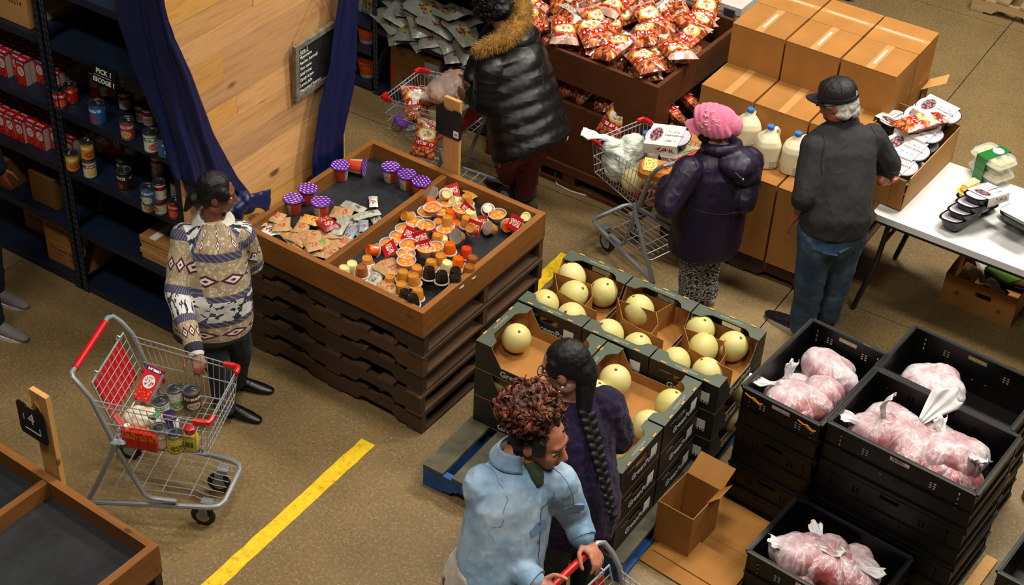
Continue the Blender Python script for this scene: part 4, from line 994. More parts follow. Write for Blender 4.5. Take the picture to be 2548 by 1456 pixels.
K2((p.x, p.y, TZ), rad(-28)); K2((p.x-.005, p.y+.004, TZ+.08), rad(-26)); K2.all[0]['label'] = 'green-sleeved clear tub, lower of two stacked on the table'; K2.all[1]['label'] = 'green-sleeved clear tub, upper of two stacked on the table'
for o in K2.all: o['group'] = 'green-sleeved tubs'
def tub(name, label, px, py, z, rzd, base, top, lid, n=1, group=None):
    p = at(px, py, z+.02)
    t = thing(name, label, 'tub', (p.x, p.y, z), rad(rzd), group)
    ringstack(MB(), [oval(.085, .065, 0, e=5), oval(.1, .078, .036, e=5), oval(.107, .085, .038, e=5), oval(.107, .085, .042, e=5)]).build('tub_base', base, t, True)
    ringstack(MB(), [oval(.095, .073, .0425, e=5), oval(.09, .068, .055, e=5)]).build('food', top, t, True)
    if lid: lid(t)
    return t
tub('deli_tub', 'clear tub of baked food with a pale green band beside the tray stack', 2432, 490, TZ+.05, -20, mat('tub_yellow', 'c9b84a', .3), QUI, lambda t: MB().b2((-.11, -.02, .056), (-.06, .087, .059)).build('paper_band', mat('pale_green_paper', 'c3c58a', .5), t))
tub('deli_tub', 'black tub under the baked food tub', 2430, 505, TZ, -25, TRAYB, mat('tub_green_film', 'a9b05a', .3), None)
for i in range(3): tub('deli_tub', 'black-based tub at the right end of the table, %s of the stack' % ('lowest', 'middle', 'topmost')[i], 2540+i, 540+2*i, TZ+.058*i, -14, TRAYB, mat('tub_white', 'c9c6bf', .3), (lambda t: MB().b2((-.1, -.075, .056), (.1, .075, .06)).build('white_lid', PAPER, t)) if i == 2 else None, group='black-based tubs')
# carton under the table
lb = thing('open_carton', 'open brown carton with a hand hole on the floor under the table', 'box', (-1.515, 7.90, 0), 0)
for nm, a, c_ in (('bottom', (-.22, -.19, .0), (.22, .19, .005)), ('back_wall', (-.22, .185, .005), (.22, .19, .21)), ('side_wall', (-.22, -.185, .005), (-.215, .185, .21)), ('side_wall', (.215, -.185, .005), (.22, .185, .21))): MB().b2(a, c_).build(nm, CARD, lb)
b = MB(); fz_ = [(-.22, -.03), (.06, .22)]
for a, c_ in (((-.22, -.19, .005), (-.03, -.185, .21)), ((.07, -.19, .005), (.22, -.185, .21)), ((-.03, -.19, .005), (.07, -.185, .12)), ((-.03, -.19, .155), (.07, -.185, .21))): b.b2(a, c_)
b.build('front_wall', CARD, lb)
for x, z in ((-.13, .1), (.13, .08)): MB().lathe([(.014, 0), (.014, .002)], 14, Matrix.Translation((x, -.1905, z)) @ Matrix.Rotation(PI/2, 4, 'X')).build('punched_hole', CARDD, lb)
for i, (x, y, key, s) in enumerate(((-.12, -.05, 'yellow', 1.3), (-.05, .08, 'grey', 1.8), (.06, -.06, 'white', 1.2))):
    me = _pm[i].copy(); me.materials.clear(); me.materials.append(PK[key]); o = link('food_pouch', me, None, (-1.515+x, 7.9+y, .15), (rad(20), rad(10), rad(40*i))); o.scale = (s*1.2, s*1.2, 2.2); tag(o, '%s food pouch in the carton under the table' % ('yellow', 'grey see-through', 'white')[i], 'pouch')
tub('deli_tub', 'dark tub with a green label in the carton under the table', 2498, 690, .14, -30, TRAYB, mat('green_label_film', '5b7a2c', .3), None); tub('deli_tub', 'brown tub in the right corner of the carton under the table', 2535, 705, .13, 10, mat('brown_tub', '3a2418', .4), mat('brown_film', '5a3a26', .3), None)
# raw pallets at the top edge
pallet(1.2, 1.0, .14, 'raw wooden pallet at the upper right edge', None, (-2.35, 11.95, 0), rad(3), NWOOD)
sk = thing('steel_rack_foot', 'black steel rack with a grey post at the top edge behind the cartons', 'rack', (-3.75, 10.95, 0), 0)
MB().b2((-.35, 0, .001), (.0, .5, .16)).build('black_base', BSTEEL, sk); MB().tube([(.02, .02, 0), (.02, .02, .5)], .014, 8).build('post', TIN, sk)
# ---------------------------------------------------------------- honeydew boxes on the blue pallet
def boxdark(): 
    k = NT('printed_black_carton'); n = k.noise(k.coord(), 6, 3); k.l(k.ramp(n, [(.3, '0d1013'), (.7, '161b1d')]), k.b.inputs['Base Color']); k.set(Roughness=.5); return k.m
BKC = boxdark(); LIDG = mat('grey_green_lid', '454d3e', .5, var=.12, vs=10); LETW = mat('white_print', 'c2c4be', .6); LETG = mat('grey_print', '8e9486', .6)
ML, MW, MH = .535, .385, .178
def wavy(w_, dpt, sgn):
    """flat top flange outline with a scooped inner edge, in x/y, outer edge at y=0 going inward +y"""
    pts = [(-w_/2, 0), (w_/2, 0), (w_/2, dpt*1.25), (w_*.36, dpt*1.2), (w_*.31, dpt*.82), (w_*.25, dpt*.62), (-w_*.25, dpt*.62), (-w_*.31, dpt*.82), (-w_*.36, dpt*1.2), (-w_/2, dpt*1.25)]
    return [(x, y*sgn) for x, y in pts]
def mk_melonbox(two, inner=True):
    def mk():
        t = thing('melon_box', 'box', 'box')
        th = .004
        MB().b2((-MW/2, -ML/2, 0), (MW/2, ML/2, .005)).build('bottom', CARD, t)
        for s in (-1, 1):
            y0 = s*(ML/2); b = MB()
            a, c_ = sorted((y0, y0-s*th))
            for x0, x1, z0, z1 in ((-MW/2, -.055, .005, MH), (.055, MW/2, .005, MH), (-.055, .055, .005, .105), (-.055, .055, .135, MH)): b.b2((x0, a, z0), (x1, c_, z1))
            e = b.build('end_wall', BKC, t)
            a, c_ = sorted((y0-s*th, y0-s*(th+.003))); MB().b2((-MW/2+.004, a, .005), (MW/2-.004, c_, .10)).build('inner_liner', CARD, t)
            MB().prism(wavy(MW, .075, 1), 'z', 0, .004).build('top_flange', LIDG, t, loc=(0, y0, MH-.003), rot=(0, 0, 0 if s < 0 else PI))
            text('HONEYDEW', .021, LETG, t, (.0, y0-s*.022, MH+.0012), (0, 0, 0 if s < 0 else PI), name='flange_print', ext=.0002, space=1.05)
            for x in (-.12, .0, .12): MB().box((x, y0-s*.006, MH+.003), (.03, .008, .006)).build('locking_tab', CARDL, t)
            text('GreenPoint', .05, LETW, t, (.03, y0+s*.0008, .062), FACE('-y' if s < 0 else '+y'), name='brand_print', ext=.0002, bold=.0012)
            text('honeydew', .016, LETG, t, (-.1, y0+s*.0008, .135), FACE('-y' if s < 0 else '+y'), name='small_print', ext=.0002)
            MB().b2((.09, y0+s*.0002, .06), (.15, y0+s*.0012, .115)).build('white_label', PAPER, t)
            # long sides: tall at both corners, low in the middle
            pr = [(-ML/2+.004, .005), (ML/2-.004, .005), (ML/2-.004, MH-.001), (ML*.34, MH-.002), (ML*.22, .066), (-ML*.22, .066), (-ML*.34, MH-.002), (-ML/2+.004, MH-.001)]
            x0 = s*MW/2; a, c_ = sorted((x0, x0-s*th))
            MB().prism(pr, 'x', a, c_).build('side_wall', BKC, t)
            pr2 = [(y*.985, z) for y, z in pr]; a, c_ = sorted((x0-s*th, x0-s*(th+.003))); MB().prism(pr2, 'x', a, c_).build('inner_liner', CARD, t)
            text('GreenPoint', .05, LETW, t, (x0+s*.0008, .0, .034), FACE('-x' if s < 0 else '+x'), name='brand_print', ext=.0002, bold=.0012)
            for sy in (-1, 1):
                q = MB(); q.prism([(s*(MW/2-.005), sy*(ML/2-.006)), (s*(MW/2-.06), sy*(ML/2-.006)), (s*(MW/2-.005), sy*(ML/2-.075))], 'z', .02, MH-.004)
                q.build('corner_brace', CARD, t)
        if two:
            def part(pts, z1, z0=.01):
                b = MB()
                for p, q_ in zip(pts, pts[1:]): b.bar((p[0], p[1], (z0+z1)/2), (q_[0], q_[1], (z0+z1)/2), .003, z1-z0)
                b.build('divider', CARD, t)
            part([(-.185, .075), (-.04, .09), (.035, .1), (.075, .245)], .15)
            part([(-.185, .08), (-.075, -.06), (.0, -.075), (.18, -.09)], .16)
            part([(.035, .1), (.09, .02), (.1, -.085)], .15); part([(-.075, -.06), (-.1, -.14), (-.09, -.25)], .14)
        return t
    return Kind(mk)
BD = mk_melonbox(True); BE = mk_melonbox(False)
TOPZ = .14; X0 = -3.325; YB = 5.475
MELON_A = rad(.5)
rows = []
for lv in range(3):
    z = TOPZ+.0005+.18*lv; lvn = ('bottom', 'middle', 'top')[lv]
    for i in range(3):
        o = (BD if lv == 2 else BE)((X0+(MW+.008)*(i+.5), YB+ML/2, z), rad(.5)); o['label'] = 'black honeydew box, back row, %s stack, %s layer' % (cn[i], lvn); o['group'] = 'honeydew boxes'
    for i in range(2):
        o = BE((X0+.012+(ML+.008)*(i+.5), 5.075+MW/2, z), rad(90.5)); o['label'] = 'black honeydew box turned sideways, middle row, %s stack, %s layer' % (('left', 'right')[i], lvn); o['group'] = 'honeydew boxes'
    o = BE((X0+.012+(ML+.008)*1.5, 4.68+MW/2, z-.0), rad(90)); o['label'] = 'black honeydew box turned sideways, front row behind the braided woman, %s layer' % lvn; o['group'] = 'honeydew boxes'
MEL = (lambda k: (k.l(k.mix(k.math('MULTIPLY', k.ramp(k.noise(k.coord(), 7, 4, .7), [(.55, (0, 0, 0, 1)), (.75, (1, 1, 1, 1))]), .35), k.mix(k.rnd(), 'c2b96e', 'd2c586'), 'a89a4a'), k.b.inputs['Base Color']), k.set(Roughness=.42), k.bump(k.noise(k.coord(), 45, 3), .06, .002), k.m)[3])(NT('honeydew_rind'))
STEM = mat('stem_scar', '5a4a26', .8)
def mk_melon():
    t = thing('honeydew_melon', 'melon', 'melon')
    MB().ell((0, 0, 0), (.079, .079, .086), n=24, k=16).build('rind', MEL, t, 'all')
    MB().lathe([(.009, .084), (.007, .087), (.003, .0875)], 10).build('stem_scar', STEM, t, True)
    return t
K = Kind(mk_melon); grp = {}
def melon(g, px, py, z, rot=None, r=1.0):
    p = at(px, py, z); o = K((p.x, p.y, z), rot=rot or (rad(random.uniform(-35, 35)), rad(random.uniform(-35, 35)), random.uniform(0, 6)), sc=r*random.uniform(.97, 1.03)); grp.setdefault(g, []).append(o); return o
zm = TOPZ+.36+.006+.083
for px, py in ((1423, 690), (1427, 735), (1502, 728), (1354, 758), (1423, 790)): melon('in the back left honeydew box', px, py, zm)
for px, py in ((1590, 772), (1515, 832), (1585, 866)): melon('in the back middle honeydew box', px, py, zm)
for px, py in ((1742, 822), (1749, 868), (1823, 862), (1681, 903), (1760, 930)): melon('in the back right honeydew box', px, py, zm)
melon('alone in the left middle-row box', 1285, 842, zm); melon('stained brown, beside the purple sweater', 1530, 948, zm, r=1.06); melon('half hidden by the purple sweater', 1480, 985, zm)
for px, py in ((1668, 1008), (1612, 1060)): melon('at the right end of the middle-row box', px, py, zm)
melon('in the box behind the braided woman', 1512, 1128, zm)
for px, py, z in ((1832, 958, .42), (1806, 1034, .24)): melon('showing through the open side of a lower box', px, py, z)
for x in (-3.2, -2.97):
    for z in (.41, .23): o = K((x, 5.19, z-.01), rot=(0, rad(30), 1.)); grp['showing through the open side of a lower box'].append(o)
for g, os_ in grp.items(): ranked(os_, 'honeydew melon '+g+(', %s' if len(os_) > 1 else ' %s'), 'honeydew melons')
pallet(1.16, 1.36, .14, 'blue painted wooden pallet under the honeydew boxes', None, (X0+.575, 5.34, 0), rad(.5), BWOOD, 7, .12)
for o in KID[bpy.data.objects[[x.name for x in COL.objects if x.name.startswith('wooden_pallet')][-1]].name]:
    if o.name.startswith('deck_board'): o.data = o.data.copy(); o.data.materials.clear(); o.data.materials.append((mat('worn_grey_board', '4e4a38', .8, var=.3, vs=14, bump=.3), BWOOD['x'])[int(o.location.x*100) % 5 == 0])

# ---------------------------------------------------------------- black folding crates with slotted walls
CRT = mat('black_crate', '050505', .42, spec=.35)
def holed(mb, w_, h, th, holes, Mx):
    xs = sorted({0, w_, *[v for q in holes for v in (q[0], q[2])]}); zs_ = sorted({0, h, *[v for q in holes for v in (q[1], q[3])]})
    for i in range(len(xs)-1):
        for j in range(len(zs_)-1):
            cx, cz = (xs[i]+xs[i+1])/2, (zs_[j]+zs_[j+1])/2
            if any(q[0] < cx < q[2] and q[1] < cz < q[3] for q in holes): continue
            c = Mx @ V(cx, 0, cz); R = Mx.to_3x3(); mb.box(c, (xs[i+1]-xs[i], th, zs_[j+1]-zs_[j]), R)
def mk_crate(w_, l, h):
    def mk():
        t = thing('black_crate', 'crate', 'crate')
        def wall(L, hand):
            hs = []
            for f in (.1, .9):
                for i in range(3): hs.append((L*f-.004, h*.55+.028*i, L*f+.004, h*.55+.028*i+.016))
            for f in (.27, .73):
                for i in range(3):
                    for k_ in (-.016, .004): hs.append((L*f+k_, h*.62+.014*i, L*f+k_+.013, h*.62+.014*i+.009))
            for f in (.4, .5, .6): hs.append((L*f-.007, h*.35, L*f+.007, h*.35+.006))
            if hand: hs.append((L*.5-.05, h*.80, L*.5+.05, h*.80+.026))
            return hs
        for s in (-1, 1):
            b = MB(); holed(b, w_, h, .006, wall(w_, True), Matrix.Translation((-w_/2, s*(l/2-.006), 0)));
            b.b2((-w_/2, s*(l/2)-.012, h-.014), (w_/2, s*(l/2)+.012-.0, h)); b.b2((-w_/2, s*l/2-.008, h*.46), (w_/2, s*l/2+.004, h*.49)); b.b2((-w_/2, s*l/2-.008, .0), (w_/2, s*l/2+.004, .02)); b.build('slotted_wall', CRT, t)
            b = MB(); holed(b, l, h, .006, wall(l, False), Matrix.Translation((s*(w_/2-.006), -l/2, 0)) @ Matrix.Rotation(PI/2, 4, 'Z'))
            b.b2((s*w_/2-.012, -l/2, h-.014), (s*w_/2+.012, l/2, h)); b.b2((s*w_/2-.004, -l/2, h*.46), (s*w_/2+.008, l/2, h*.49)); b.b2((s*w_/2-.004, -l/2, 0), (s*w_/2+.008, l/2, .02)); b.build('slotted_wall', CRT, t)
        b = MB()
        for i in range(7): b.b2((-w_/2+.01+i*(w_-.04)/6, -l/2+.01, 0), (-w_/2+.03+i*(w_-.04)/6, l/2-.01, .008))
        b.b2((-w_/2+.01, -l/2+.01, .008), (w_/2-.01, l/2-.01, .011)); b.build('bottom_grid', CRT, t)
        return t
    return Kind(mk)
CA = rad(-4.4)
def stack(Kc, x, y, n, h, desc, z0=0.):
    for i in range(n):
        o = Kc((x, y, z0+(h+.001)*i), CA+rad(random.uniform(-.4, .4))); o['group'] = 'black crates'
        o['label'] = 'black slotted crate, %s%s' % (desc, '' if n == 1 else ', '+(('lowest', 'middle', 'topmost') if n == 3 else ('lower', 'upper'))[i])
    return o
ca = mk_crate(.425, .675, .25); cb_ = mk_crate(.75, .49, .25); cc = mk_crate(.70, .42, .25); cd = mk_crate(.62, .46, .26)
topA = stack(ca, -1.79, 5.80, 3, .25, 'left stack of three beside the melon boxes')
topB = stack(cb_, -1.195, 5.71, 3, .25, 'front right stack of three')
topC = stack(cc, -1.19, 6.185, 3, .25, 'back right stack of three')
topD = stack(cd, -1.35, 5.185, 1, .26, 'single one at the bottom edge of the picture')
topE = stack(cd, -.30, 5.50, 2, .25, 'stack cut off at the lower right corner')
YTAG = mat('yellow_tag', 'cfc46a', .5); OCORD = mat('orange_cord', 'c4781c', .6)
MB().box((.1, .335, .243), (.045, .006, .014)).build('yellow_tag', YTAG, topA); MB().box((-.2225, .21, .16), (.003, .03, .03)).build('yellow_sticker', YTAG, topA)
for x in (-.14, .15): MB().tube([(x-.05, -.349, .225), (x-.02, -.352, .215), (x, -.352, .222), (x+.03, -.352, .205), (x+.05, -.352, .21)], .004, 5).build('orange_cord', OCORD, topA); MB().tube([(x-.03, -.352, .222), (x+.01, -.354, .208), (x+.04, -.352, .196)], .003, 5).build('orange_cord', OCORD, topA)
# bags of meat
def meatbag():
    k = NT('filled_plastic_bag'); v = k.coord(); n = k.noise(v, 4.5, 3, .6)
    r = k.math('MULTIPLY_ADD', k.rnd(), .14, -.07); f = k.math('ADD', n, r)
    c = k.ramp(f, [(.36, 'cbc3c6'), (.46, 'bfa0a5'), (.58, 'ab7679'), (.70, '8c4040')])
    g = k.n('ShaderNodeTexGradient', _gradient_type='RADIAL'); k.l(v, g.inputs[0])
    sp = k.n('ShaderNodeSeparateXYZ'); k.l(v, sp.inputs[0]); ln = k.n('ShaderNodeVectorMath', _operation='LENGTH'); k.l(v, ln.inputs[0])
    cb = k.n('ShaderNodeCombineXYZ'); k.l(k.math('MULTIPLY', g.outputs[0], 9.), cb.inputs[0]); k.l(k.math('MULTIPLY', ln.outputs['Value'], 11.), cb.inputs[1]); k.l(k.math('MULTIPLY', k.rnd(), 40.), cb.inputs[2])
    cr = k.noise(cb.outputs[0], 1.0, 4, .62); rg = k.math('POWER', k.math('SUBTRACT', 1., k.math('ABSOLUTE', k.math('MULTIPLY_ADD', cr, 4., -2.))), 3.)
    c = k.mix(k.math('MULTIPLY', k.ramp(rg, [(.45, (0, 0, 0, 1)), (.95, (1, 1, 1, 1))]), .45), c, 'd8d3d6')
    k.l(c, k.b.inputs['Base Color']); k.set(Roughness=.28); k.b.inputs['Coat Weight'].default_value = .3; k.b.inputs['Coat Roughness'].default_value = .2
    k.bump(k.math('ADD', rg, k.math('MULTIPLY', k.noise(v, 14, 3), .8)), .5, .010); return k.m
MEATB = meatbag(); MEATR = mat('red_meat', '8f2a22', .4, var=.35, vs=12); FILMW = mat('white_bag_film', 'd6d2d3', .35, alpha=.85, bump=.3, bs=25)
FILMT = mat('thin_bag_film', 'd6d2d4', .2, alpha=.30, bump=.5, bs=18)
CRX = [(-1.79, 5.80, .425, .675), (-1.195, 5.71, .75, .49), (-1.19, 6.185, .70, .42), (-1.35, 5.185, .62, .46)]
def pbag(px, py, z, size, label, rzd=0, ear=None, seed=0, group='plastic bags of meat', m=None, film=True):
    p = at(px, py, z); p.z = z-.045 if z > .5 else z-.02; rr = random.Random(seed+3)
    sx, sy, sz = (size[0]*1.32, size[1]*1.36, size[2]*1.22); b = MB()
    cx_, cy2, w_, l_ = min(CRX, key=lambda c: (V(c[0], c[1], 0)-V(p.x, p.y, 0)).length)     # keep the bag inside its crate
    q_ = V(p.x-cx_, p.y-cy2, 0); lx, ly = q_.x*math.cos(CA)+q_.y*math.sin(CA), -q_.x*math.sin(CA)+q_.y*math.cos(CA); a_ = rad(rzd)-CA
    ex, ey = math.hypot(math.cos(a_)*sx, math.sin(a_)*sy)+.012, math.hypot(math.sin(a_)*sx, math.cos(a_)*sy)+.012
    f_ = min(1., (w_/2-.012)/ex, (l_/2-.012)/ey); sx *= f_; sy *= f_; ex *= f_; ey *= f_
    lx = max(-w_/2+.010+ex, min(w_/2-.010-ex, lx)); ly = max(-l_/2+.010+ey, min(l_/2-.010-ey, ly))
    p = V(cx_+lx*math.cos(CA)-ly*math.sin(CA), cy2+lx*math.sin(CA)+ly*math.cos(CA), p.z)
    t = thing('meat_bag', label, 'bag', (p.x, p.y, p.z), rad(rzd), group)
    b.ell((0, 0, 0), (sx*.8, sy*.8, sz*.8), n=16, k=10)
    for i in range(3): a = rr.uniform(0, 6.3); b.ell((sx*.28*math.cos(a), sy*.28*math.sin(a), rr.uniform(-.25, .15)*sz), (sx*.66, sy*.6, sz*.72), rz(a), 14, 9)
    if ear: q0 = V(ear[0][0]*sx*.4, ear[0][1]*sy*.4, sz*.5); b.cap(V(0, 0, 0), q0+V(0, 0, .02), .06, .022)
    blob(b, 'bag', m or MEATB, t, .0085, 4, (.018, .07))
    if ear:
        for k_, (dx, dy, dz, ln, wd) in enumerate(ear):
            q = MB(); d = V(dx, dy, dz).normalized(); s_ = d.cross(V(.3, .2, 1)).normalized(); u_ = d.cross(s_)
            base = V(dx*sx*.55, dy*sy*.55, sz*.55+dz*.02)
            def PP(u, v, d=d, s_=s_, u_=u_, base=base, ln=ln, wd=wd, k_=k_):
                wv = wd*(.22+1.1*v-.35*max(0, v-.8)/.2*v); pl = .010*math.sin(u*19+k_)*(1-.5*v)+.014*noise.noise(V(u*2.5, v*3, k_+seed))
                return base+d*(ln*v*(1-.10*math.sin(u*9+k_)*v))+s_*wv*(u-.5)*1.9+u_*(pl+.02*math.sin(3.2*v+k_))+V(0, 0, -.03*v*v)
            q.grid(PP, 16, 10); o = q.build('bag_handle', FILMW, t, 'all', fix=False); o.modifiers.new('s', 'SOLIDIFY').thickness = .0018
    return t
zt = .755-.14
pbag(2055, 905, .70, (.19, .125, .10), 'long plastic bag of red meat at the back of the left crate', -28, seed=1)
MB().cap((-.11, .01, .06), (.11, -.02, .05), .045, .04).build('red_meat', MEATR, bpy.data.objects['meat_bag'], True) if False else None
pbag(1950, 965, .70, (.13, .11, .09), 'white bag with two knotted handles in the left crate', 20, [(-1, .2, .25, .13, .05), (-.2, .6, .8, .12, .045)], 2)
pbag(2030, 1003, .69, (.15, .11, .09), 'rounded pink bag at the front of the left crate', 10, seed=3)
pbag(2108, 985, .67, (.10, .10, .09), 'small pink bag in the right corner of the left crate', 50, seed=4)
pbag(1985, 945, .62, (.15, .13, .08), 'pink bag half buried under the others in the left crate', 0, seed=14)
pbag(2287, 970, .66, (.15, .12, .10), 'single bag of meat in the back right crate', -20, seed=5)
pbag(2160, 1075, .70, (.12, .11, .10), 'white bag with upright handle at the left of the front right crate', 0, [(.1, .2, 1, .17, .05), (-.8, -.2, .1, .12, .05)], 6)
pbag(2200, 1035, .68, (.13, .13, .10), 'glassy pink bag behind the upright handle in the front right crate', 30, seed=7)
pbag(2265, 1085, .71, (.17, .11, .10), 'large bag with a tall white twisted top in the front right crate', -45, [(-.35, .75, .55, .24, .075)], 8)
pbag(2335, 1075, .68, (.12, .11, .10), 'pink bag at the back wall of the front right crate', 15, seed=9)
pbag(2300, 1150, .68, (.15, .11, .09), 'flat pink bag in the middle of the front right crate', -30, seed=10)
pbag(2425, 1145, .70, (.15, .12, .11), 'big bag knotted in the middle at the right of the front right crate', 0, [(.7, -.3, .5, .11, .05), (-.6, .5, .5, .1, .05)], 11)
pbag(2400, 1195, .66, (.15, .12, .09), 'pink bag at the front right corner of the crate', 30, seed=12)
pbag(2240, 1130, .65, (.13, .11, .09), 'pink bag low at the front wall of the front right crate', 5, seed=13)
zc = .2
pbag(1965, 1375, .23, (.13, .11, .10), 'white knotted bag at the left of the bottom crate', 10, [(.8, .2, .3, .12, .05), (-.7, -.2, .2, .1, .045)], 15)
pbag(2075, 1405, .21, (.15, .12, .10), 'pink bag with a bow-like knot in the bottom crate', -20, [(.9, .5, .3, .13, .04), (-.9, .3, .2, .13, .045)], 16)
pbag(2185, 1445, .20, (.14, .11, .09), 'pink bag at the right of the bottom crate', 0, seed=17); pbag(1990, 1440, .17, (.13, .11, .09), 'reddish bag at the front of the bottom crate', 40, seed=18)
# cardboard on the floor between melon boxes and crates
fc = thing('flattened_carton', 'flattened brown carton lying on the floor left of the bottom crate', 'cardboard', (-1.90, 5.12, 0), rad(-6))
MB().b2((-.24, -.30, .004), (.22, .06, .010)).build('panel', CARD, fc); MB().b2((-.24, .062, .004), (.22, .34, .010)).build('panel', CARD, fc); MB().box((-.0, -.12, .025), (.44, .18, .004), Matrix.Rotation(rad(7), 3, 'X')).build('raised_flap', CARD, fc)
pb = thing('open_carton', 'open brown carton standing between the melon boxes and the crates', 'box', (-2.065, 5.12, 0.011), rad(-4))
for nm, a, c_ in (('bottom', (-.1, -.13, 0), (.1, .13, .005)), ('wall', (-.1, -.13, .005), (.1, -.126, .27)), ('wall', (-.1, .126, .005), (.1, .13, .27)), ('wall', (-.1, -.126, .005), (-.096, .126, .27)), ('wall', (.096, -.126, .005), (.1, .126, .27))): MB().b2(a, c_).build(nm, CARDD if nm == 'bottom' else CARD, pb)
MB().box((.0, .19, .29), (.2, .14, .004), Matrix.Rotation(rad(25), 3, 'X')).build('open_flap', CARD, pb); MB().box((.12, .07, .3), (.09, .12, .004), Matrix.Rotation(rad(-50), 3, 'Y')).build('open_flap', CARD, pb)
bd_ = thing('wooden_board', 'pale wooden board sticking out under the right crate stacks', 'board', (-.79, 5.66, 0), CA); MB().box((.03, 0, .012), (.06, .42, .02)).build('board', RAWP, bd_)
ec = thing('carton_corner', 'tan carton whose corner shows at the right edge of the picture', 'box', (-.60, 6.36, 0), rad(45)); MB().b2((-.1, -.14, .0), (.2, .14, .05)).build('body', CARDL, ec); MB().b2((-.1, -.14, .0502), (.2, -.001, .054)).build('top_flap', CARDL, ec); MB().b2((-.1, .001, .0502), (.2, .14, .054)).build('top_flap', CARDL, ec)
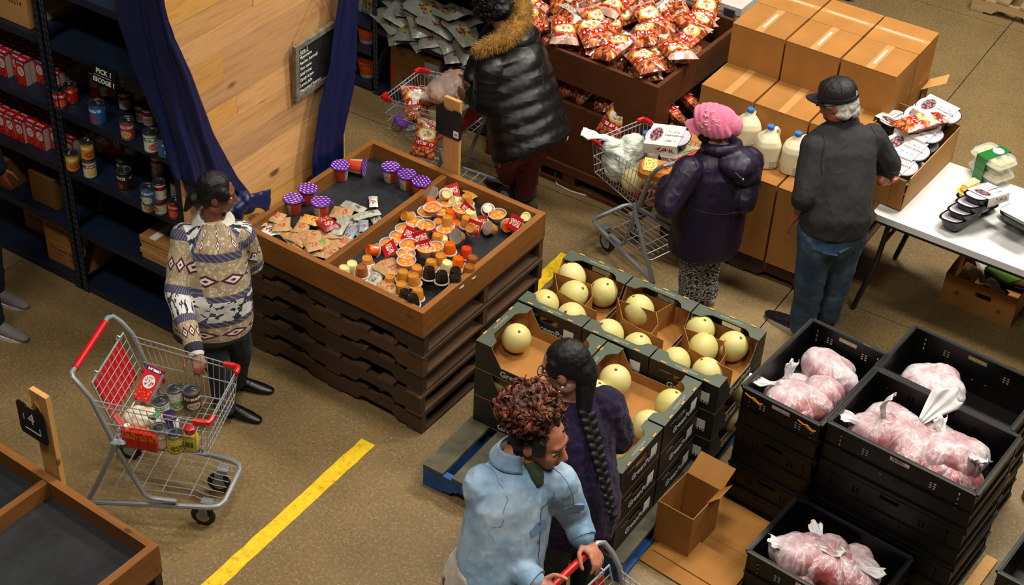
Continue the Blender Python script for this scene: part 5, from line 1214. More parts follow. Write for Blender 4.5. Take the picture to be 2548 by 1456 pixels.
# ---------------------------------------------------------------- wire shopping carts
CHR = mat('zinc_wire', 'a9aaac', .35, .35); GRY = mat('grey_tube', '85888b', .4, .2); CRED = mat('red_plastic', 'b80f14', .35); RUB = mat('black_rubber', '17161a', .6)
def lerp2(a, b, t): return V(a)+(V(b)-V(a))*t
def mk_cart():
    t = thing('shopping_cart', 'cart', 'shopping cart')
    # basket corners: rear/front, top/bottom, left(+)/right(-)
    RT_, RB, FT, FB = (-.26, .238, .83), (-.17, .215, .535), (.285, .205, .775), (.255, .19, .56)
    def c(p, s): return V(p[0], s*p[1], p[2])
    b = MB(); r = .0026
    for s in (-1, 1):
        for f in (0, .12, .5): b.tube([lerp2(c(RT_, s), c(RB, s), f), lerp2(c(FT, s), c(FB, s), f)], r*1.15, 5)
        n = 17
        for i in range(n+1):
            f = i/n; b.tube([lerp2(c(RT_, s), c(FT, s), f), lerp2(c(RB, s), c(FB, s), f)], r*.8, 4)
        b.tube([c(RB, s), c(FB, s)], r*1.3, 5)
    for f in (0, .12, .5, .78, 1.): b.tube([lerp2(c(FT, -1), c(FB, -1), f), lerp2(c(FT, 1), c(FB, 1), f)], r*1.1, 5)
    for i in range(1, 13): b.tube([lerp2(c(FT, -1), c(FT, 1), i/13), lerp2(c(FB, -1), c(FB, 1), i/13)], r*.8, 4)
    for i in range(11): b.tube([lerp2(c(RB, -1), c(RB, 1), i/10), lerp2(c(FB, -1), c(FB, 1), i/10)], r*.8, 4)
    for i in range(13): b.tube([lerp2(c(RB, -1), c(FB, -1), i/12), lerp2(c(RB, 1), c(FB, 1), i/12)], r*.8, 4)
    b.build('wire_basket', CHR, t, True)['kind'] = 'stuff'
    # hinged rear gate
    b = MB(); A0, A1, B0, B1 = V(-.272, -.185, .885), V(-.272, .185, .885), V(-.185, -.185, .60), V(-.185, .185, .60)
    b.tube([A0, A1, B1, B0], .0055, 6, True)
    for i in range(1, 8): b.tube([A0.lerp(A1, i/8), B0.lerp(B1, i/8)], r*.9, 4)
    for i in range(1, 7): b.tube([A0.lerp(B0, i/7), A1.lerp(B1, i/7)], r*.9, 4)
    for y in (-.13, .13): b.tube([(-.272+.012*math.cos(a), y, .895+.016*math.sin(a)) for a in [2*PI*k_/8 for k_ in range(8)]], .004, 5, True)
    b.build('rear_gate', CHR, t, True)['kind'] = 'stuff'
    b = MB(); b.add([V(p)+V(d_, 0, 0) for d_ in (-.018, -.012) for p in ((-.262, -.15, .855), (-.262, .15, .855), (-.20, .15, .65), (-.20, -.15, .65))], [(0, 1, 2, 3), (7, 6, 5, 4), (0, 4, 5, 1), (1, 5, 6, 2), (2, 6, 7, 3), (3, 7, 4, 0)]).build('red_seat_flap', CRED, t)
    for s in (-1, 1): MB().bar((-.19, s*.165, .69), (-.10, s*.205, .60), .03, .006).build('seat_arm', CRED, t)
    # frame
    for s in (-1, 1):
        MB().tube([(-.35, s*.165, .945), (-.352, s*.205, .945), (-.335, s*.228, .94), (-.30, s*.237, .905), (-.255, s*.241, .84), (-.16, s*.238, .52), (-.075, s*.215, .245), (-.045, s*.205, .215), (.0, s*.196, .208), (.075, s*.188, .206)], .0125, 8).build('main_tube', GRY, t, True)
        MB().tube([(-.165, s*.258, .60), (-.19, s*.258, .52), (-.30, s*.245, .28), (-.365, s*.236, .15)], .0125, 8).build('rear_leg', GRY, t, True)
        a = MB(); a.lathe([(.022, -.012), (.055, -.011), (.062, -.006), (.062, .006), (.055, .011), (.022, .012)], 18, Matrix.Translation((-.35, s*.235, .0625)) @ Matrix.Rotation(PI/2, 4, 'X')); o = a.build('rear_wheel', RUB, t, True)
        MB().lathe([(.02, -.014), (.034, -.013), (.034, .013), (.02, .014)], 14, Matrix.Translation((-.35, s*.235, .0625)) @ Matrix.Rotation(PI/2, 4, 'X')).build('wheel_hub', CHR, o, True)
        MB().b2((-.375, s*.235-.004, .06), (-.33, s*.235+.004, .15)).build('wheel_fork', GRY, t)
        a = MB(); a.lathe([(.022, -.012), (.055, -.011), (.062, -.006), (.062, .006), (.055, .011), (.022, .012)], 18, Matrix.Translation((.17, s*.115, .0625)) @ Matrix.Rotation(PI/2, 4, 'X')); o = a.build('front_wheel', RUB, t, True)
        MB().lathe([(.02, -.014), (.034, -.013), (.034, .013), (.02, .014)], 14, Matrix.Translation((.17, s*.115, .0625)) @ Matrix.Rotation(PI/2, 4, 'X')).build('wheel_hub', CHR, o, True)
        q = MB(); q.b2((.155, s*.115-.022, .06), (.20, s*.115-.018, .14)); q.b2((.155, s*.115+.018, .06), (.20, s*.115+.022, .14)); q.b2((.17, s*.115-.022, .138), (.225, s*.115+.022, .168)); q.build('caster_fork', GRY, t)
        MB().tube([(.215, s*.206, .777), (.262, s*.206, .777), (.286, s*.20, .776), (.289, s*.18, .775), (.289, s*.155, .775)], .0145, 8).build('corner_bumper', CRED, t, True)
    pts = [(-.37, -.236, .145), (.14, -.178, .178), (.23, -.165, .18), (.27, -.145, .18), (.285, -.11, .18), (.285, .11, .18), (.27, .145, .18), (.23, .165, .18), (.14, .178, .178), (-.37, .236, .145)]
    MB().tube(pts, .0135, 8).build('lower_frame', GRY, t, True)
    MB().tube([(-.35, -.172, .945), (-.35, .172, .945)], .0165, 12).build('red_handle', CRED, t, True)
    b = MB()
    for i in range(8):
        y = -.13+.26*i/7; b.tube([(-.22+.1*(i % 7 == 0), y*1.1, .2), (.14, y, .205), (.19, y, .185), (.262, y, .182)], r, 4)
    for x in (-.12, -.02, .12): b.tube([(x, -.14, .203), (x, .14, .203)], r, 4)
    b.tube([(-.2, -.16, .21), (-.2, .16, .21), (-.235, .16, .2), (-.25, .15, .2), (-.25, -.15, .2), (-.235, -.16, .2)], r*1.2, 5, True)
    b.build('lower_rack', CHR, t, True)['kind'] = 'stuff'
    return t
KC = Kind(mk_cart)
CARTS = [((-4.23, 3.844, 0), 22, 'wire shopping cart with a red handle beside the woman in the patterned sweater'),
         ((-4.72, 6.75, 0), 183, 'wire shopping cart pushed by the shopper in the black jacket'),
         ((-3.40, 7.0, 0), 162, 'wire shopping cart pushed by the shopper in the pink hat'),
         ((-1.66, 3.79, 0), -5, 'wire shopping cart with a red handle at the bottom edge before the denim jacket')]
for l, a, s in CARTS: KC(l, rad(a)); KC.all[-1]['label'] = s; KC.all[-1]['group'] = 'shopping carts'
def inc(ci, u, v, z):
    l, a, _ = CARTS[ci]; a = rad(a); return V(l[0]+u*math.cos(a)-v*math.sin(a), l[1]+u*math.sin(a)+v*math.cos(a), z)
FL = .566
# cart 1
p = at(368, 968, .64); macbox(p.x-.0, p.y-.05, .60, 'red macaroni box leaning inside the cart of the sweater woman', rot=(rad(-48), rad(10), rad(12))).scale = (1.2, 1.1, 1.18)
def cart_can(key, px, py, label, r=.04, h=.11, z=FL, rot=None):
    p = at(px, py, z+.05); o = make_can(CL[key], r, h, label)((p.x, p.y, z), 1.0, rot=rot); return o
CL['cartwhite'] = canlabel('label_white_green', 'c9c6b8', 'b8b5a6', '5a8a3a'); CL['brown'] = canlabel('label_brown', '3e1f14', '4a2617', 'b8a894'); CL['yellow'] = canlabel('label_yellow', 'd2b81e', 'c4a818', '3a5a2a'); CL['palec'] = canlabel('label_pale', 'b59a8c', 'a58a80', 'd0c8ba')
cart_can('cartwhite', 437, 992, 'can with a white and green label in the sweater woman\'s cart', .041, .118)
cart_can('brown', 478, 994, 'can with a dark brown label in the sweater woman\'s cart', .043, .115)
cart_can('green', 400, 1010, 'can with a dull top behind the macaroni box in the cart', .042, .09)
cart_can('palec', 398, 1088, 'can with a pale label at the cart\'s near side', .041, .11)
cart_can('yellow', 436, 1098, 'can with a yellow label at the cart\'s near side', .040, .10)
p = at(476, 1095, FL+.05); t = thing('mustard_bottle', 'yellow squeeze bottle with a red cap in the cart\'s near corner', 'bottle', (p.x, p.y, FL), .4)
ringstack(MB(), [oval(.032, .026, 0), oval(.036, .03, .006), oval(.035, .029, .08), oval(.028, .024, .10), oval(.014, .014, .112)]).build('bottle', mat('mustard', 'd6bd12', .3), t, True); MB().lathe([(.026, .105), (.027, .108), (.026, .13), (.018, .135)], 14).build('cap', CRED, t, True); MB().b2((-.02, -.0305, .03), (.02, -.029, .06)).build('label_patch', mat('label_green_patch', '3a5a2a', .5), t)
p = at(425, 1052, FL+.06); t = thing('jar', 'jar with a purple and white label among the cart cans', 'jar', (p.x, p.y, FL), .2)
MB().lathe([(.036, 0), (.038, .004), (.038, .085), (.03, .095)], 18).build('jar_glass', uvmat('jar_label', lambda k, u, v: k.mix(band(k, k.math('FRACT', k.math('MULTIPLY', u, 3)), .2, .7), 'cfc8d0', '3a1f66'), .35), t, True); MB().lathe([(.034, .094), (.034, .112), (.031, .114)], 18).build('jar_lid', mat('dark_purple_lid', '2a1840', .35), t, True)
t = thing('popcorn_bag', 'clear bag of white kernels behind the cart side', 'bag', tuple(at(345, 1040, FL+.05)), .3); q = MB(); q.ell((0, 0, 0), (.085, .065, .05)); q.ell((.05, .01, .01), (.06, .05, .045)); blob(q, 'bag', mat('kernel_bag', 'c9bfa8', .3, var=.2, vs=60, bump=.6, bs=70), t, .007, 2, (.02, .04)); MB().loft([(V(.1, .0, .02), V(0, .03, 0), V(0, 0, .012)), (V(.15, .01, .04), V(0, .055, 0), V(0, 0, .006))], 10).build('twisted_end', FILMW, t, True)
t = thing('juice_pack', 'pack of red and orange drink boxes at the cart\'s near side', 'drink pack', tuple(at(352, 1092, FL+.05)-V(0, 0, .045)), rad(20))
jm = uvmat('juice_print', lambda k, u, v: k.mix(scrib(k, 5, 6, .5), k.mix(k.math('GREATER_THAN', v, .55), 'a8321a', 'd8791c'), 'b8161a'), .35)
for i in range(4): MB().box((-.065+.043*i, 0, .05), (.041, .05, .10)).build('drink_box', jm, t)
MB().lathe([(.014, .1), (.014, .115)], 12).build('white_cap', PAPER, t, loc=(-.065, 0, 0))
t = thing('foil_pouch', 'crumpled foil pouch in the rear near corner of the cart', 'pouch', tuple(at(300, 1088, FL+.03)), .5); me = _pm[1].copy(); me.materials.clear(); me.materials.append(PK['blue']); o = link('pouch', me, t); o.scale = (1.0, 1.0, 1.8)
t = thing('jar', 'small green-lidded jar behind the pale can', 'jar', tuple(at(383, 1046, FL+.05)-V(0, 0, .05)), 0); MB().lathe([(.03, 0), (.032, .004), (.032, .07), (.028, .08)], 16).build('jar_glass', mat('green_jar', '4a5a28', .25), t, True); MB().lathe([(.031, .08), (.031, .095), (.028, .097)], 16).build('jar_lid', mat('green_lid', '2f6a30', .4), t, True)
# cart 2
BREAD = mat('bread_crumb', 'b98a6a', .6, var=.2, vs=25)
def loafbag(loc, rot, label, col, sz=(.12, .09, .05)):
    t = thing('bread_bag', label, 'bag', loc, rot=rot); b = MB()
    for i in range(3): b.ell((-sz[0]*.5+sz[0]*.5*i, sz[1]*.12*(i-1), 0), (sz[0]*.55, sz[1]*(.95-.1*abs(i-1)), sz[2]), n=14, k=9)
    blob(b, 'bread', col, t, .008, 2, (.02, .04))
    q = MB(); q.ell((0, 0, .0), (sz[0]*1.15, sz[1]*1.1, sz[2]*1.2), n=16, k=10); blob(q, 'clear_bag', FILMT, t, .01, 2, (.03, .05))
    q = MB(); q.loft([(V(-sz[0], 0, 0), V(0, sz[1]*.5, 0), V(0, 0, sz[2]*.5)), (V(-sz[0]*1.35, 0, .02), V(0, .018, 0), V(0, 0, .015)), (V(-sz[0]*1.7, 0, .05), V(0, .06, .01), V(0, 0, .012))], 12); q.build('gathered_end', FILMT, t, True)
    return t
p = at(1115, 205, .93); loafbag((p.x, p.y, .90), (rad(20), rad(-25), rad(40)), 'clear bag of sliced pink bread on top of the far cart', BREAD, (.13, .095, .06))
p = at(1150, 238, .88); t = thing('bakery_tub', 'yellow-green labelled pack tilted against the black jacket', 'tub', (p.x, p.y, .86), rot=(rad(30), rad(-20), rad(60))); boxm(MB(), (0, 0, 0), (.16, .12, .05), [0, 0, 0, 0, 0, 0]).build('tub', mat('dark_brown_food', '2f2118', .3), t); MB().box((.02, 0, .027), (.1, .125, .004)).build('label_band', uvmat('olive_label', lambda k, u, v: k.mix(scrib(k, 4, 14, .58), 'a8a21c', '4a4a10'), .35), t)
p = at(1095, 268, .70); o = K_m = None
t = thing('honeydew_melon', 'pale honeydew melon in the far cart behind the sign', 'melon', (p.x, p.y, .655), 0, 'honeydew melons'); MB().ell((0, 0, 0), (.08, .08, .086), n=20, k=14).build('rind', MEL, t, 'all'); MB().lathe([(.009, .084), (.003, .0875)], 8).build('stem_scar', STEM, t)
p = at(1035, 250, .72); me = bag_mesh(21); o = link('snack_bag', me, None, (p.x, p.y, .70), (rad(20), rad(10), .8)); tag(o, 'red and white snack bag in the middle of the far cart', 'snack bag'); 
p = at(1060, 345, .62); o = link('snack_bag', _bags[3], None, (p.x, p.y, .62), (rad(60), rad(10), .5)); o.scale = (.9,)*3; tag(o, 'snack bag pressed against the near side wires of the far cart', 'snack bag')
p = at(985, 305, .64); t = thing('soup_cup', 'purple-lidded cup in the front of the far cart', 'cup', (p.x, p.y, .60), rot=(rad(25), rad(20), 1)); MB().lathe([(.030, 0), (.033, .004), (.041, .078)], 20).build('cup', SOUP, t, True); MB().lathe([(.047, .076), (.049, .079), (.049, .083), (.047, .085)], 20).build('lid', PURPLES, t, True)
p = at(1030, 305, .62); t = thing('salad_tub', 'clear tub in the bottom of the far cart', 'tub', (p.x, p.y, FL), 1.1); ringstack(MB(), [oval(.08, .06, 0), oval(.095, .075, .05), oval(.098, .078, .052)]).build('clear_tub', CLAM, t, True); MB().ell((0, 0, .03), (.07, .055, .024)).build('food', mat('berry_food', '5a2a2a', .4, var=.4, vs=30), t, True)
p = at(1080, 230, .8); t = thing('pastry_pack', 'orange pastry pack under the bread bag in the far cart', 'pack', (p.x, p.y, .76), rot=(rad(15), rad(-10), .6)); q = MB(); q.ell((-.03, 0, 0), (.06, .05, .035)); q.ell((.04, 0, 0), (.06, .05, .035)); blob(q, 'pastry', mat('orange_pastry', 'b8701e', .45, var=.25, vs=20), t, .008, 2)
# cart 3
BAGW = (lambda k: (k.l(k.mix(k.math('MULTIPLY', k.noise(k.coord(), 9, 4), .5), 'c9cfc2', 'a9b5a6'), k.b.inputs['Base Color']), k.set(Roughness=.35), k.bump(k.noise(k.coord(scale=(3, 3, 9)), 5, 5, .6), .8, .02), k.m)[3])(NT('grocery_bag_film'))
p = at(1560, 375, .78)
t = thing('grocery_bag', 'knotted white plastic grocery bag standing in the pink hat shopper\'s cart', 'bag', (p.x-.02, p.y, .72), rad(20))
q = MB(); q.ell((0, 0, -.02), (.12, .115, .13)); q.ell((.04, .02, .03), (.10, .10, .12)); q.ell((-.06, -.03, .07), (.06, .06, .07)); blob(q, 'bag', BAGW, t, .009, 4, (.045, .07))
q = MB(); q.loft([(V(-.06, -.02, .10), V(0, .04, 0), V(0, 0, .04)), (V(-.11, -.03, .135), V(0, .022, 0), V(0, 0, .022)), (V(-.15, -.035, .145), V(0, .03, 0), V(0, 0, .012)), (V(-.2, -.04, .15), V(0, .045, .01), V(0, 0, .012)), (V(-.25, -.045, .165), V(0, .035, .01), V(0, 0, .006))], 12); blob(q, 'knotted_handle', FILMW, t, .006, 2, (.02, .03))
p = at(1612, 350, .76); KJ = mk_jug(); KJ.location = (p.x, p.y-.03, .575); tag(KJ, 'jug of milk with a light blue cap behind the bag in the cart', 'jug')
p = at(1665, 350, .9); o = copy(K.p if False else a1[0], (p.x, p.y, .865), label='white-sleeved cranberry tray lying on top of the pink hat shopper\'s cart', rot=(rad(6), rad(-8), rad(12)), sc=1.2)
o['group'] = ''; del o['group']
p = at(1693, 380, .88); t = thing('salad_tub', 'clear tub of green salad and nuts beside the shopper\'s mask', 'tub', (p.x, p.y, .83), rot=(rad(0), rad(-6), rad(18)))
ringstack(MB(), [oval(.09, .06, 0, e=5), oval(.105, .075, .05, e=5), oval(.108, .078, .055, e=5)]).build('clear_tub', CLAM, t, True)
for i in range(14): MB().ell((random.uniform(-.02, .08), random.uniform(-.05, .05), .04+random.uniform(0, .02)), (.025, .012, .006), rz(random.uniform(0, 3)) @ Matrix.Rotation(random.uniform(-.5, .5), 3, 'X'), 8, 5).build('salad_leaf', mat('salad_green', '4a7a22', .5, rnd=.35), t, True)
for i in range(6): MB().ell((random.uniform(-.09, -.04), random.uniform(-.05, .05), .045), (.018, .014, .012), n=8, k=6).build('nut', mat('nut', '8a5a30', .6, rnd=.3), t, True)
MB().box((-.02, .02, .058), (.06, .05, .003)).build('label_patch', PAPER, t)
p = at(1632, 418, .84); t = thing('cake_pack', 'orange cake pack with a yellow label near the cart handle', 'pack', (p.x, p.y, .80), rot=(rad(8), rad(4), rad(25)))
ringstack(MB(), [oval(.1, .065, 0, e=4), oval(.1, .07, .04, e=4), oval(.085, .055, .06, e=4)]).build('cake', mat('orange_cake', 'b86a1c', .4, var=.1, vs=8), t, True); MB().box((-.035, -.0, .062), (.075, .11, .003)).build('yellow_label', uvmat('yellow_label_print', lambda k, u, v: k.mix(k.math('MULTIPLY', scrib(k, 7, 12, .55), .8), 'c9bd62', '6a5a20'), .4), t); 
p = at(1575, 455, .62); t = thing('honeydew_melon', 'honeydew melon low in the pink hat shopper\'s cart', 'melon', (p.x, p.y, .645), 0, 'honeydew melons'); MB().ell((0, 0, 0), (.075, .075, .08), n=20, k=14).build('rind', MEL, t, 'all')
p = at(1640, 470, .62); o = link('snack_bag', _bags[5], None, (p.x, p.y, .64), (rad(70), rad(10), .4)); tag(o, 'snack bag standing low in the pink hat shopper\'s cart', 'snack bag')
# ---------------------------------------------------------------- people
def skin(name, col): 
    return mat(name, col, .45, sss=.15, var=.08, vs=14, bump=.08, bs=220, bd=.001)
def dirv(yawd, pitchd=0.): a, p_ = rad(yawd), rad(pitchd); return V(math.cos(a)*math.cos(p_), math.sin(a)*math.cos(p_), math.sin(p_))
class Fig:
    def __init__(s, label, ground, yawd, k=1.0):
        s.o = thing('person', label, 'person', (ground[0], ground[1], 0)); s.g = V(ground[0], ground[1], 0); s.k = k; s.b = MB()
        s.f = dirv(yawd); s.r = V(s.f.y, -s.f.x, 0)
    def P(s, px, py, z): return at(px, py, z)-s.g
    def W(s, x, y, z): return V(x, y, z)-s.g
    def frame(s, f, roll=0.):
        f = f.normalized(); r = f.cross(V(0, 0, 1)).normalized(); u = r.cross(f).normalized()
        if roll: q = Quaternion(f, roll); r = q @ r; u = q @ u
        return f, r, u
    def head(s, c, f, skinm, k=None, roll=0., lips='8a3f3a', brow='1a100c', eyes=True, neck=None, female=True):
        k = k or s.k; f, r, u = s.frame(f, roll); s.hc, s.hf, s.hr, s.hu = c, f, r, u; b = s.b; R = Matrix((r, f, u)).transposed()
        def p(x, y, z): return c+(r*x+f*y+u*z)*k
        s.hp = p; s.hR = R; s.hk = k
        def e(x, y, z, rx, ry, rz_, n=14): b.ell(p(x, y, z), (rx*k, ry*k, rz_*k), R, n, 10)
        e(0, -.010, .022, .074, .094, .095); e(0, .018, -.038, .058, .070, .078); e(0, .052, -.088, .030, .032, .026)
        e(0, .066, .034, .050, .022, .016)
        for sx in (-1, 1): e(sx*.034, .062, -.018, .026, .024, .026); e(sx*.076, -.010, -.010, .008, .021, .031); e(sx*.045, .0, -.075, .026, .04, .026)
        b.cap(p(0, .084, .016), p(0, .106, -.020), .009*k, .0135*k, 8); e(0, .100, -.024, .019, .012, .009)
        e(0, .083, -.055, .024, .012, .0065); e(0, .081, -.066, .021, .012, .0075)
        if neck is not None: b.cap(p(0, -.02, -.07), neck, .050*k, .056*k, 12)
        if eyes:
            W_ = mat('eye_white', 'd8d2ca', .3); I_ = mat('iris', '20120a', .25); L_ = mat('lips_'+lips, lips, .45); B_ = mat('hair_'+brow, brow, .7)
            for sx in (-1, 1):
                q = MB(); q.ell(p(sx*.033, .074, .008), (.0125*k, .009*k, .0055*k), R, 10, 6); q.build('eye', W_, s.o, True)
                q = MB(); q.ell(p(sx*.033, .0805, .008), (.0052*k, .005*k, .0050*k), R, 8, 6); q.build('iris', I_, s.o, True)
                q = MB(); q.tube([p(sx*.016, .085, .028), p(sx*.034, .083, .034), p(sx*.052, .072, .029)], [.0024*k, .0032*k, .0018*k], 6); q.build('eyebrow', B_, s.o, True)
                q = MB(); q.tube([p(sx*.019, .083, .014), p(sx*.034, .0845, .0165), p(sx*.048, .077, .012)], [.0018*k, .0024*k, .0016*k], 5); q.build('eyelid', B_, s.o, True)
            q = MB(); q.ell(p(0, .0865, -.0555), (.022*k, .010*k, .0055*k), R, 12, 6); q.ell(p(0, .0845, -.0655), (.019*k, .010*k, .0065*k), R, 12, 6); blob(q, 'lips', L_, s.o, .003, 1)
    def hand(s, wrist, d, t, curl=.35, k=None, spread=.0, mb=None):
        """d: pointing direction, t: towards the thumb; fingers curl to n = d x t or its opposite given by sign of curl"""
        k = k or s.k; b = mb or s.b; d = d.normalized(); t = (t-d*t.dot(d)).normalized(); n = d.cross(t).normalized()
        if curl < 0: n = -n; curl = -curl
        R = Matrix((t, d, n)).transposed()
        b.ell(wrist+d*.045*k, (.040*k, .052*k, .017*k), R, 14, 8); b.cap(wrist-d*.02*k, wrist+d*.02*k, .025*k, .027*k)
        for i in range(4):
            L = (.072, .080, .075, .058)[i]*k; p = wrist+d*.082*k*(1, 1.04, 1.0, .93)[i]+t*(.030-.020*i)*k
            dd = (d+t*(.12-.08*i)*(1+spread)).normalized(); rr_ = .0092*k
            for j in range(3):
                q = Quaternion(t, 0); ang = curl*(j+.6 if j < 2 else j+.3); v = (dd*math.cos(ang)+n*math.sin(ang)).normalized()
                p2 = p+v*L*(.44, .32, .24)[j]; b.cap(p, p2, rr_, rr_*.93, 8); p = p2; rr_ *= .93
        p = wrist+d*.022*k+t*.032*k
        for j, (dd, L) in enumerate(((d*.55+t*.75+n*.25, .040), (d*.9+t*.3+n*.35, .034), (d*.95+t*.05+n*.45, .026))):
            p2 = p+dd.normalized()*L*k; b.cap(p, p2, (.0125-.0012*j)*k, (.0113-.0012*j)*k, 8); p = p2
    def limb(s, a, m, e, r1, r2, r3, mb=None):
        b = mb or s.b; k = s.k; b.cap(a, a.lerp(m, .5), r1*k, (r1*.55+r2*.5)*k); b.cap(a.lerp(m, .5), m, (r1*.55+r2*.5)*k, r2*k); b.cap(m, m.lerp(e, .35), r2*k, r2*1.04*k); b.cap(m.lerp(e, .35), e, r2*1.04*k, r3*k)
    def torso(s, mb, pts, n=24, r=None, f=None):
        """pts: (centre, half width, half depth)"""
        r = r or s.r; rings = []
        for i, (c, w_, d_) in enumerate(pts):
            a = pts[max(0, i-1)][0]; b_ = pts[min(len(pts)-1, i+1)][0]; up = (b_-a).normalized(); ff = up.cross(r).normalized(); rings.append((c, r*w_, ff*d_))
        mb.loft(rings, n)
    def body(s, m, voxel=.0065): return blob(s.b, 'body', m, s.o, voxel, 2)
    def shoe(s, ank, yawd, name, m, k=None, h=.05, sole=None, L=.25):
        k = k or s.k; d = dirv(yawd); sd = V(-d.y, d.x, 0); q = MB(); a = V(ank.x, ank.y, 0)
        key = ((-.06, .034, .044), (-.01, .037, .05), (.06, .040, .040), (.12, .042, .030), (.165, .034, .022))
        pr_ = [tuple(a_+(b_-a_)*f_ for a_, b_ in zip(key[i], key[i+1])) for i in range(4) for f_ in (0, .33, .66)]+[key[4]]
        for x, w_, hh in pr_: q.ell(a+d*x*k*L/.25+V(0, 0, hh*.9*k), (.046*k, w_*k, hh*k*.9), Matrix((d, sd, V(0, 0, 1))).transposed(), 12, 8)
        o = blob(q, name, m, s.o, .006, 3)
        if sole:
            q = MB(); n = 18; pr = [(a+d*((.5+.5*math.cos(t))*.285-.09)*k*L/.25+sd*(.043*math.sin(t)*(1+.18*math.cos(t)))*k) for t in [2*PI*j/n for j in range(n)]]
            q.prism([(p.x, p.y) for p in pr], 'z', .0, .022*k); q.build('sole', sole, o)
        return o
def curls(F, ctr, R3, n, seed, m, name='hair_curls', rc=(.010, .018), th=.0022, turns=1.4, mats2=None, strands=4, wide=.008):
    """springy locks, each a bundle of strands following one helix"""
    rr = random.Random(seed); q = MB()
    for i in range(n):
        d_ = V(rr.gauss(0, 1), rr.gauss(0, 1), rr.gauss(0, 1)).normalized(); p_ = ctr+V(d_.x*R3[0], d_.y*R3[1], d_.z*R3[2])*rr.uniform(.8, 1.06)
        ax = (d_*.35+V(rr.uniform(-1, 1), rr.uniform(-1, 1), rr.uniform(-1, .3))).normalized(); a = ax.orthogonal().normalized(); b_ = ax.cross(a); r_ = rr.uniform(*rc); ph = rr.uniform(0, 6); L_ = rr.uniform(.02, .045); tn = turns*rr.uniform(.6, 1.2)
        for k_ in range(strands):
            o_ = (k_/(max(1, strands-1))-.5)*wide; r2 = r_*(1+rr.uniform(-.12, .12)); p2 = ph+rr.uniform(-.15, .15); q.m = rr.randrange(len(mats2)) if mats2 else 0
            q.tube([p_+ax*(L_*(j/10-.5)+o_)+(a*math.cos(p2+tn*2*PI*j/10)+b_*math.sin(p2+tn*2*PI*j/10))*r2*(1-.25*j/10) for j in range(11)], [th*(1-.7*abs(j/10-.5)) for j in range(11)], 4, caps=False)
    o = q.build(name, mats2 or m, F.o, 'all', fix=False); o['kind'] = 'stuff'; return o
def surfline(o, pts, r, m, name, parent, n=26, lift=.001):
    """a seam or cord laid on the surface of o along pts"""
    P = [V(p) for p in pts]; out = []
    for i in range(n+1):
        x = i/n*(len(P)-1); k_ = min(int(x), len(P)-2); c = P[k_].lerp(P[k_+1], x-k_); ok, loc, nr, _ = o.closest_point_on_mesh(c)
        out.append(loc+nr*lift)
    return MB().tube(out, r, 5).build(name, m, parent, 'all')
# -- cloth materials
def denim(name, c1, c2, c3):
    k = NT(name); v = k.coord(); n = k.noise(v, 4.5, 4, .6); n2 = k.noise(v, 40, 3)
    c = k.ramp(n, [(.3, c1), (.5, c2), (.7, c3)]); c = k.mix(k.math('MULTIPLY', n2, .25), c, c1); k.l(c, k.b.inputs['Base Color']); k.set(Roughness=.85)
    mp = k.n('ShaderNodeMapping'); mp.inputs['Scale'].default_value = (5, 5, 2.2); k.l(v, mp.inputs[0]); rg = k.math('POWER', k.math('SUBTRACT', 1., k.math('ABSOLUTE', k.math('MULTIPLY_ADD', k.noise(mp.outputs[0], 2.2, 2, .5), 3., -1.5))), 2.); k.bump(rg, .3, .012); return k.m
def cloth(name, col, rough=.8, fold=.5, sc=(3, 3, 1.6), var=.12, sheen=0., coat=0., spec=.4, det=3.2):
    k = NT(name); v = k.coord(); c = hx(col); n = k.noise(v, 5, 3)
    k.l(k.ramp(n, [(.3, tuple(x*(1-var) for x in c[:3])+(1,)), (.7, tuple(min(1, x*(1+var)) for x in c[:3])+(1,))]), k.b.inputs['Base Color']); k.set(Roughness=rough)
    mp = k.n('ShaderNodeMapping'); mp.inputs['Scale'].default_value = sc; k.l(v, mp.inputs[0]); rg = k.math('POWER', k.math('SUBTRACT', 1., k.math('ABSOLUTE', k.math('MULTIPLY_ADD', k.noise(mp.outputs[0], det, 2, .5), 3., -1.5))), 2.); k.bump(rg, fold*.55, .012)
    k.b.inputs['Sheen Weight'].default_value = sheen; k.b.inputs['Coat Weight'].default_value = coat; k.b.inputs['Specular IOR Level'].default_value = spec; return k.m
def uvpost(regions):
    """regions: list of (axis a, axis b, ref dir, v0, v1, uscale); every face takes the nearest axis; u = angle, v runs v0..v1"""
    def f(me):
        ul = me.uv_layers.new(name='UVMap')
        for p in me.polygons:
            c = p.center; best = None
            for i, rg in enumerate(regions):
                a, b = rg[0], rg[1]; d = b-a; t = max(0, min(1, (c-a).dot(d)/d.length_squared)); dist = (c-(a+d*t)).length-rg[6]
                if best is None or dist < best[0]: best = (dist, i)
            a, b, ref, v0, v1, us, _ = regions[best[1]]; d = (b-a); dn = d.normalized(); x = (ref-dn*ref.dot(dn)).normalized(); y = dn.cross(x); us0 = None
            for li in p.loop_indices:
                q = me.vertices[me.loops[li].vertex_index].co-a; t = q.dot(dn)/d.length; w_ = q-dn*q.dot(dn); an = math.atan2(w_.dot(y), w_.dot(x))
                if us0 is None: us0 = an
                while an-us0 > PI: an -= 2*PI
                while us0-an > PI: an += 2*PI
                ul.data[li].uv = (an*us, v0+(v1-v0)*t)
    return f
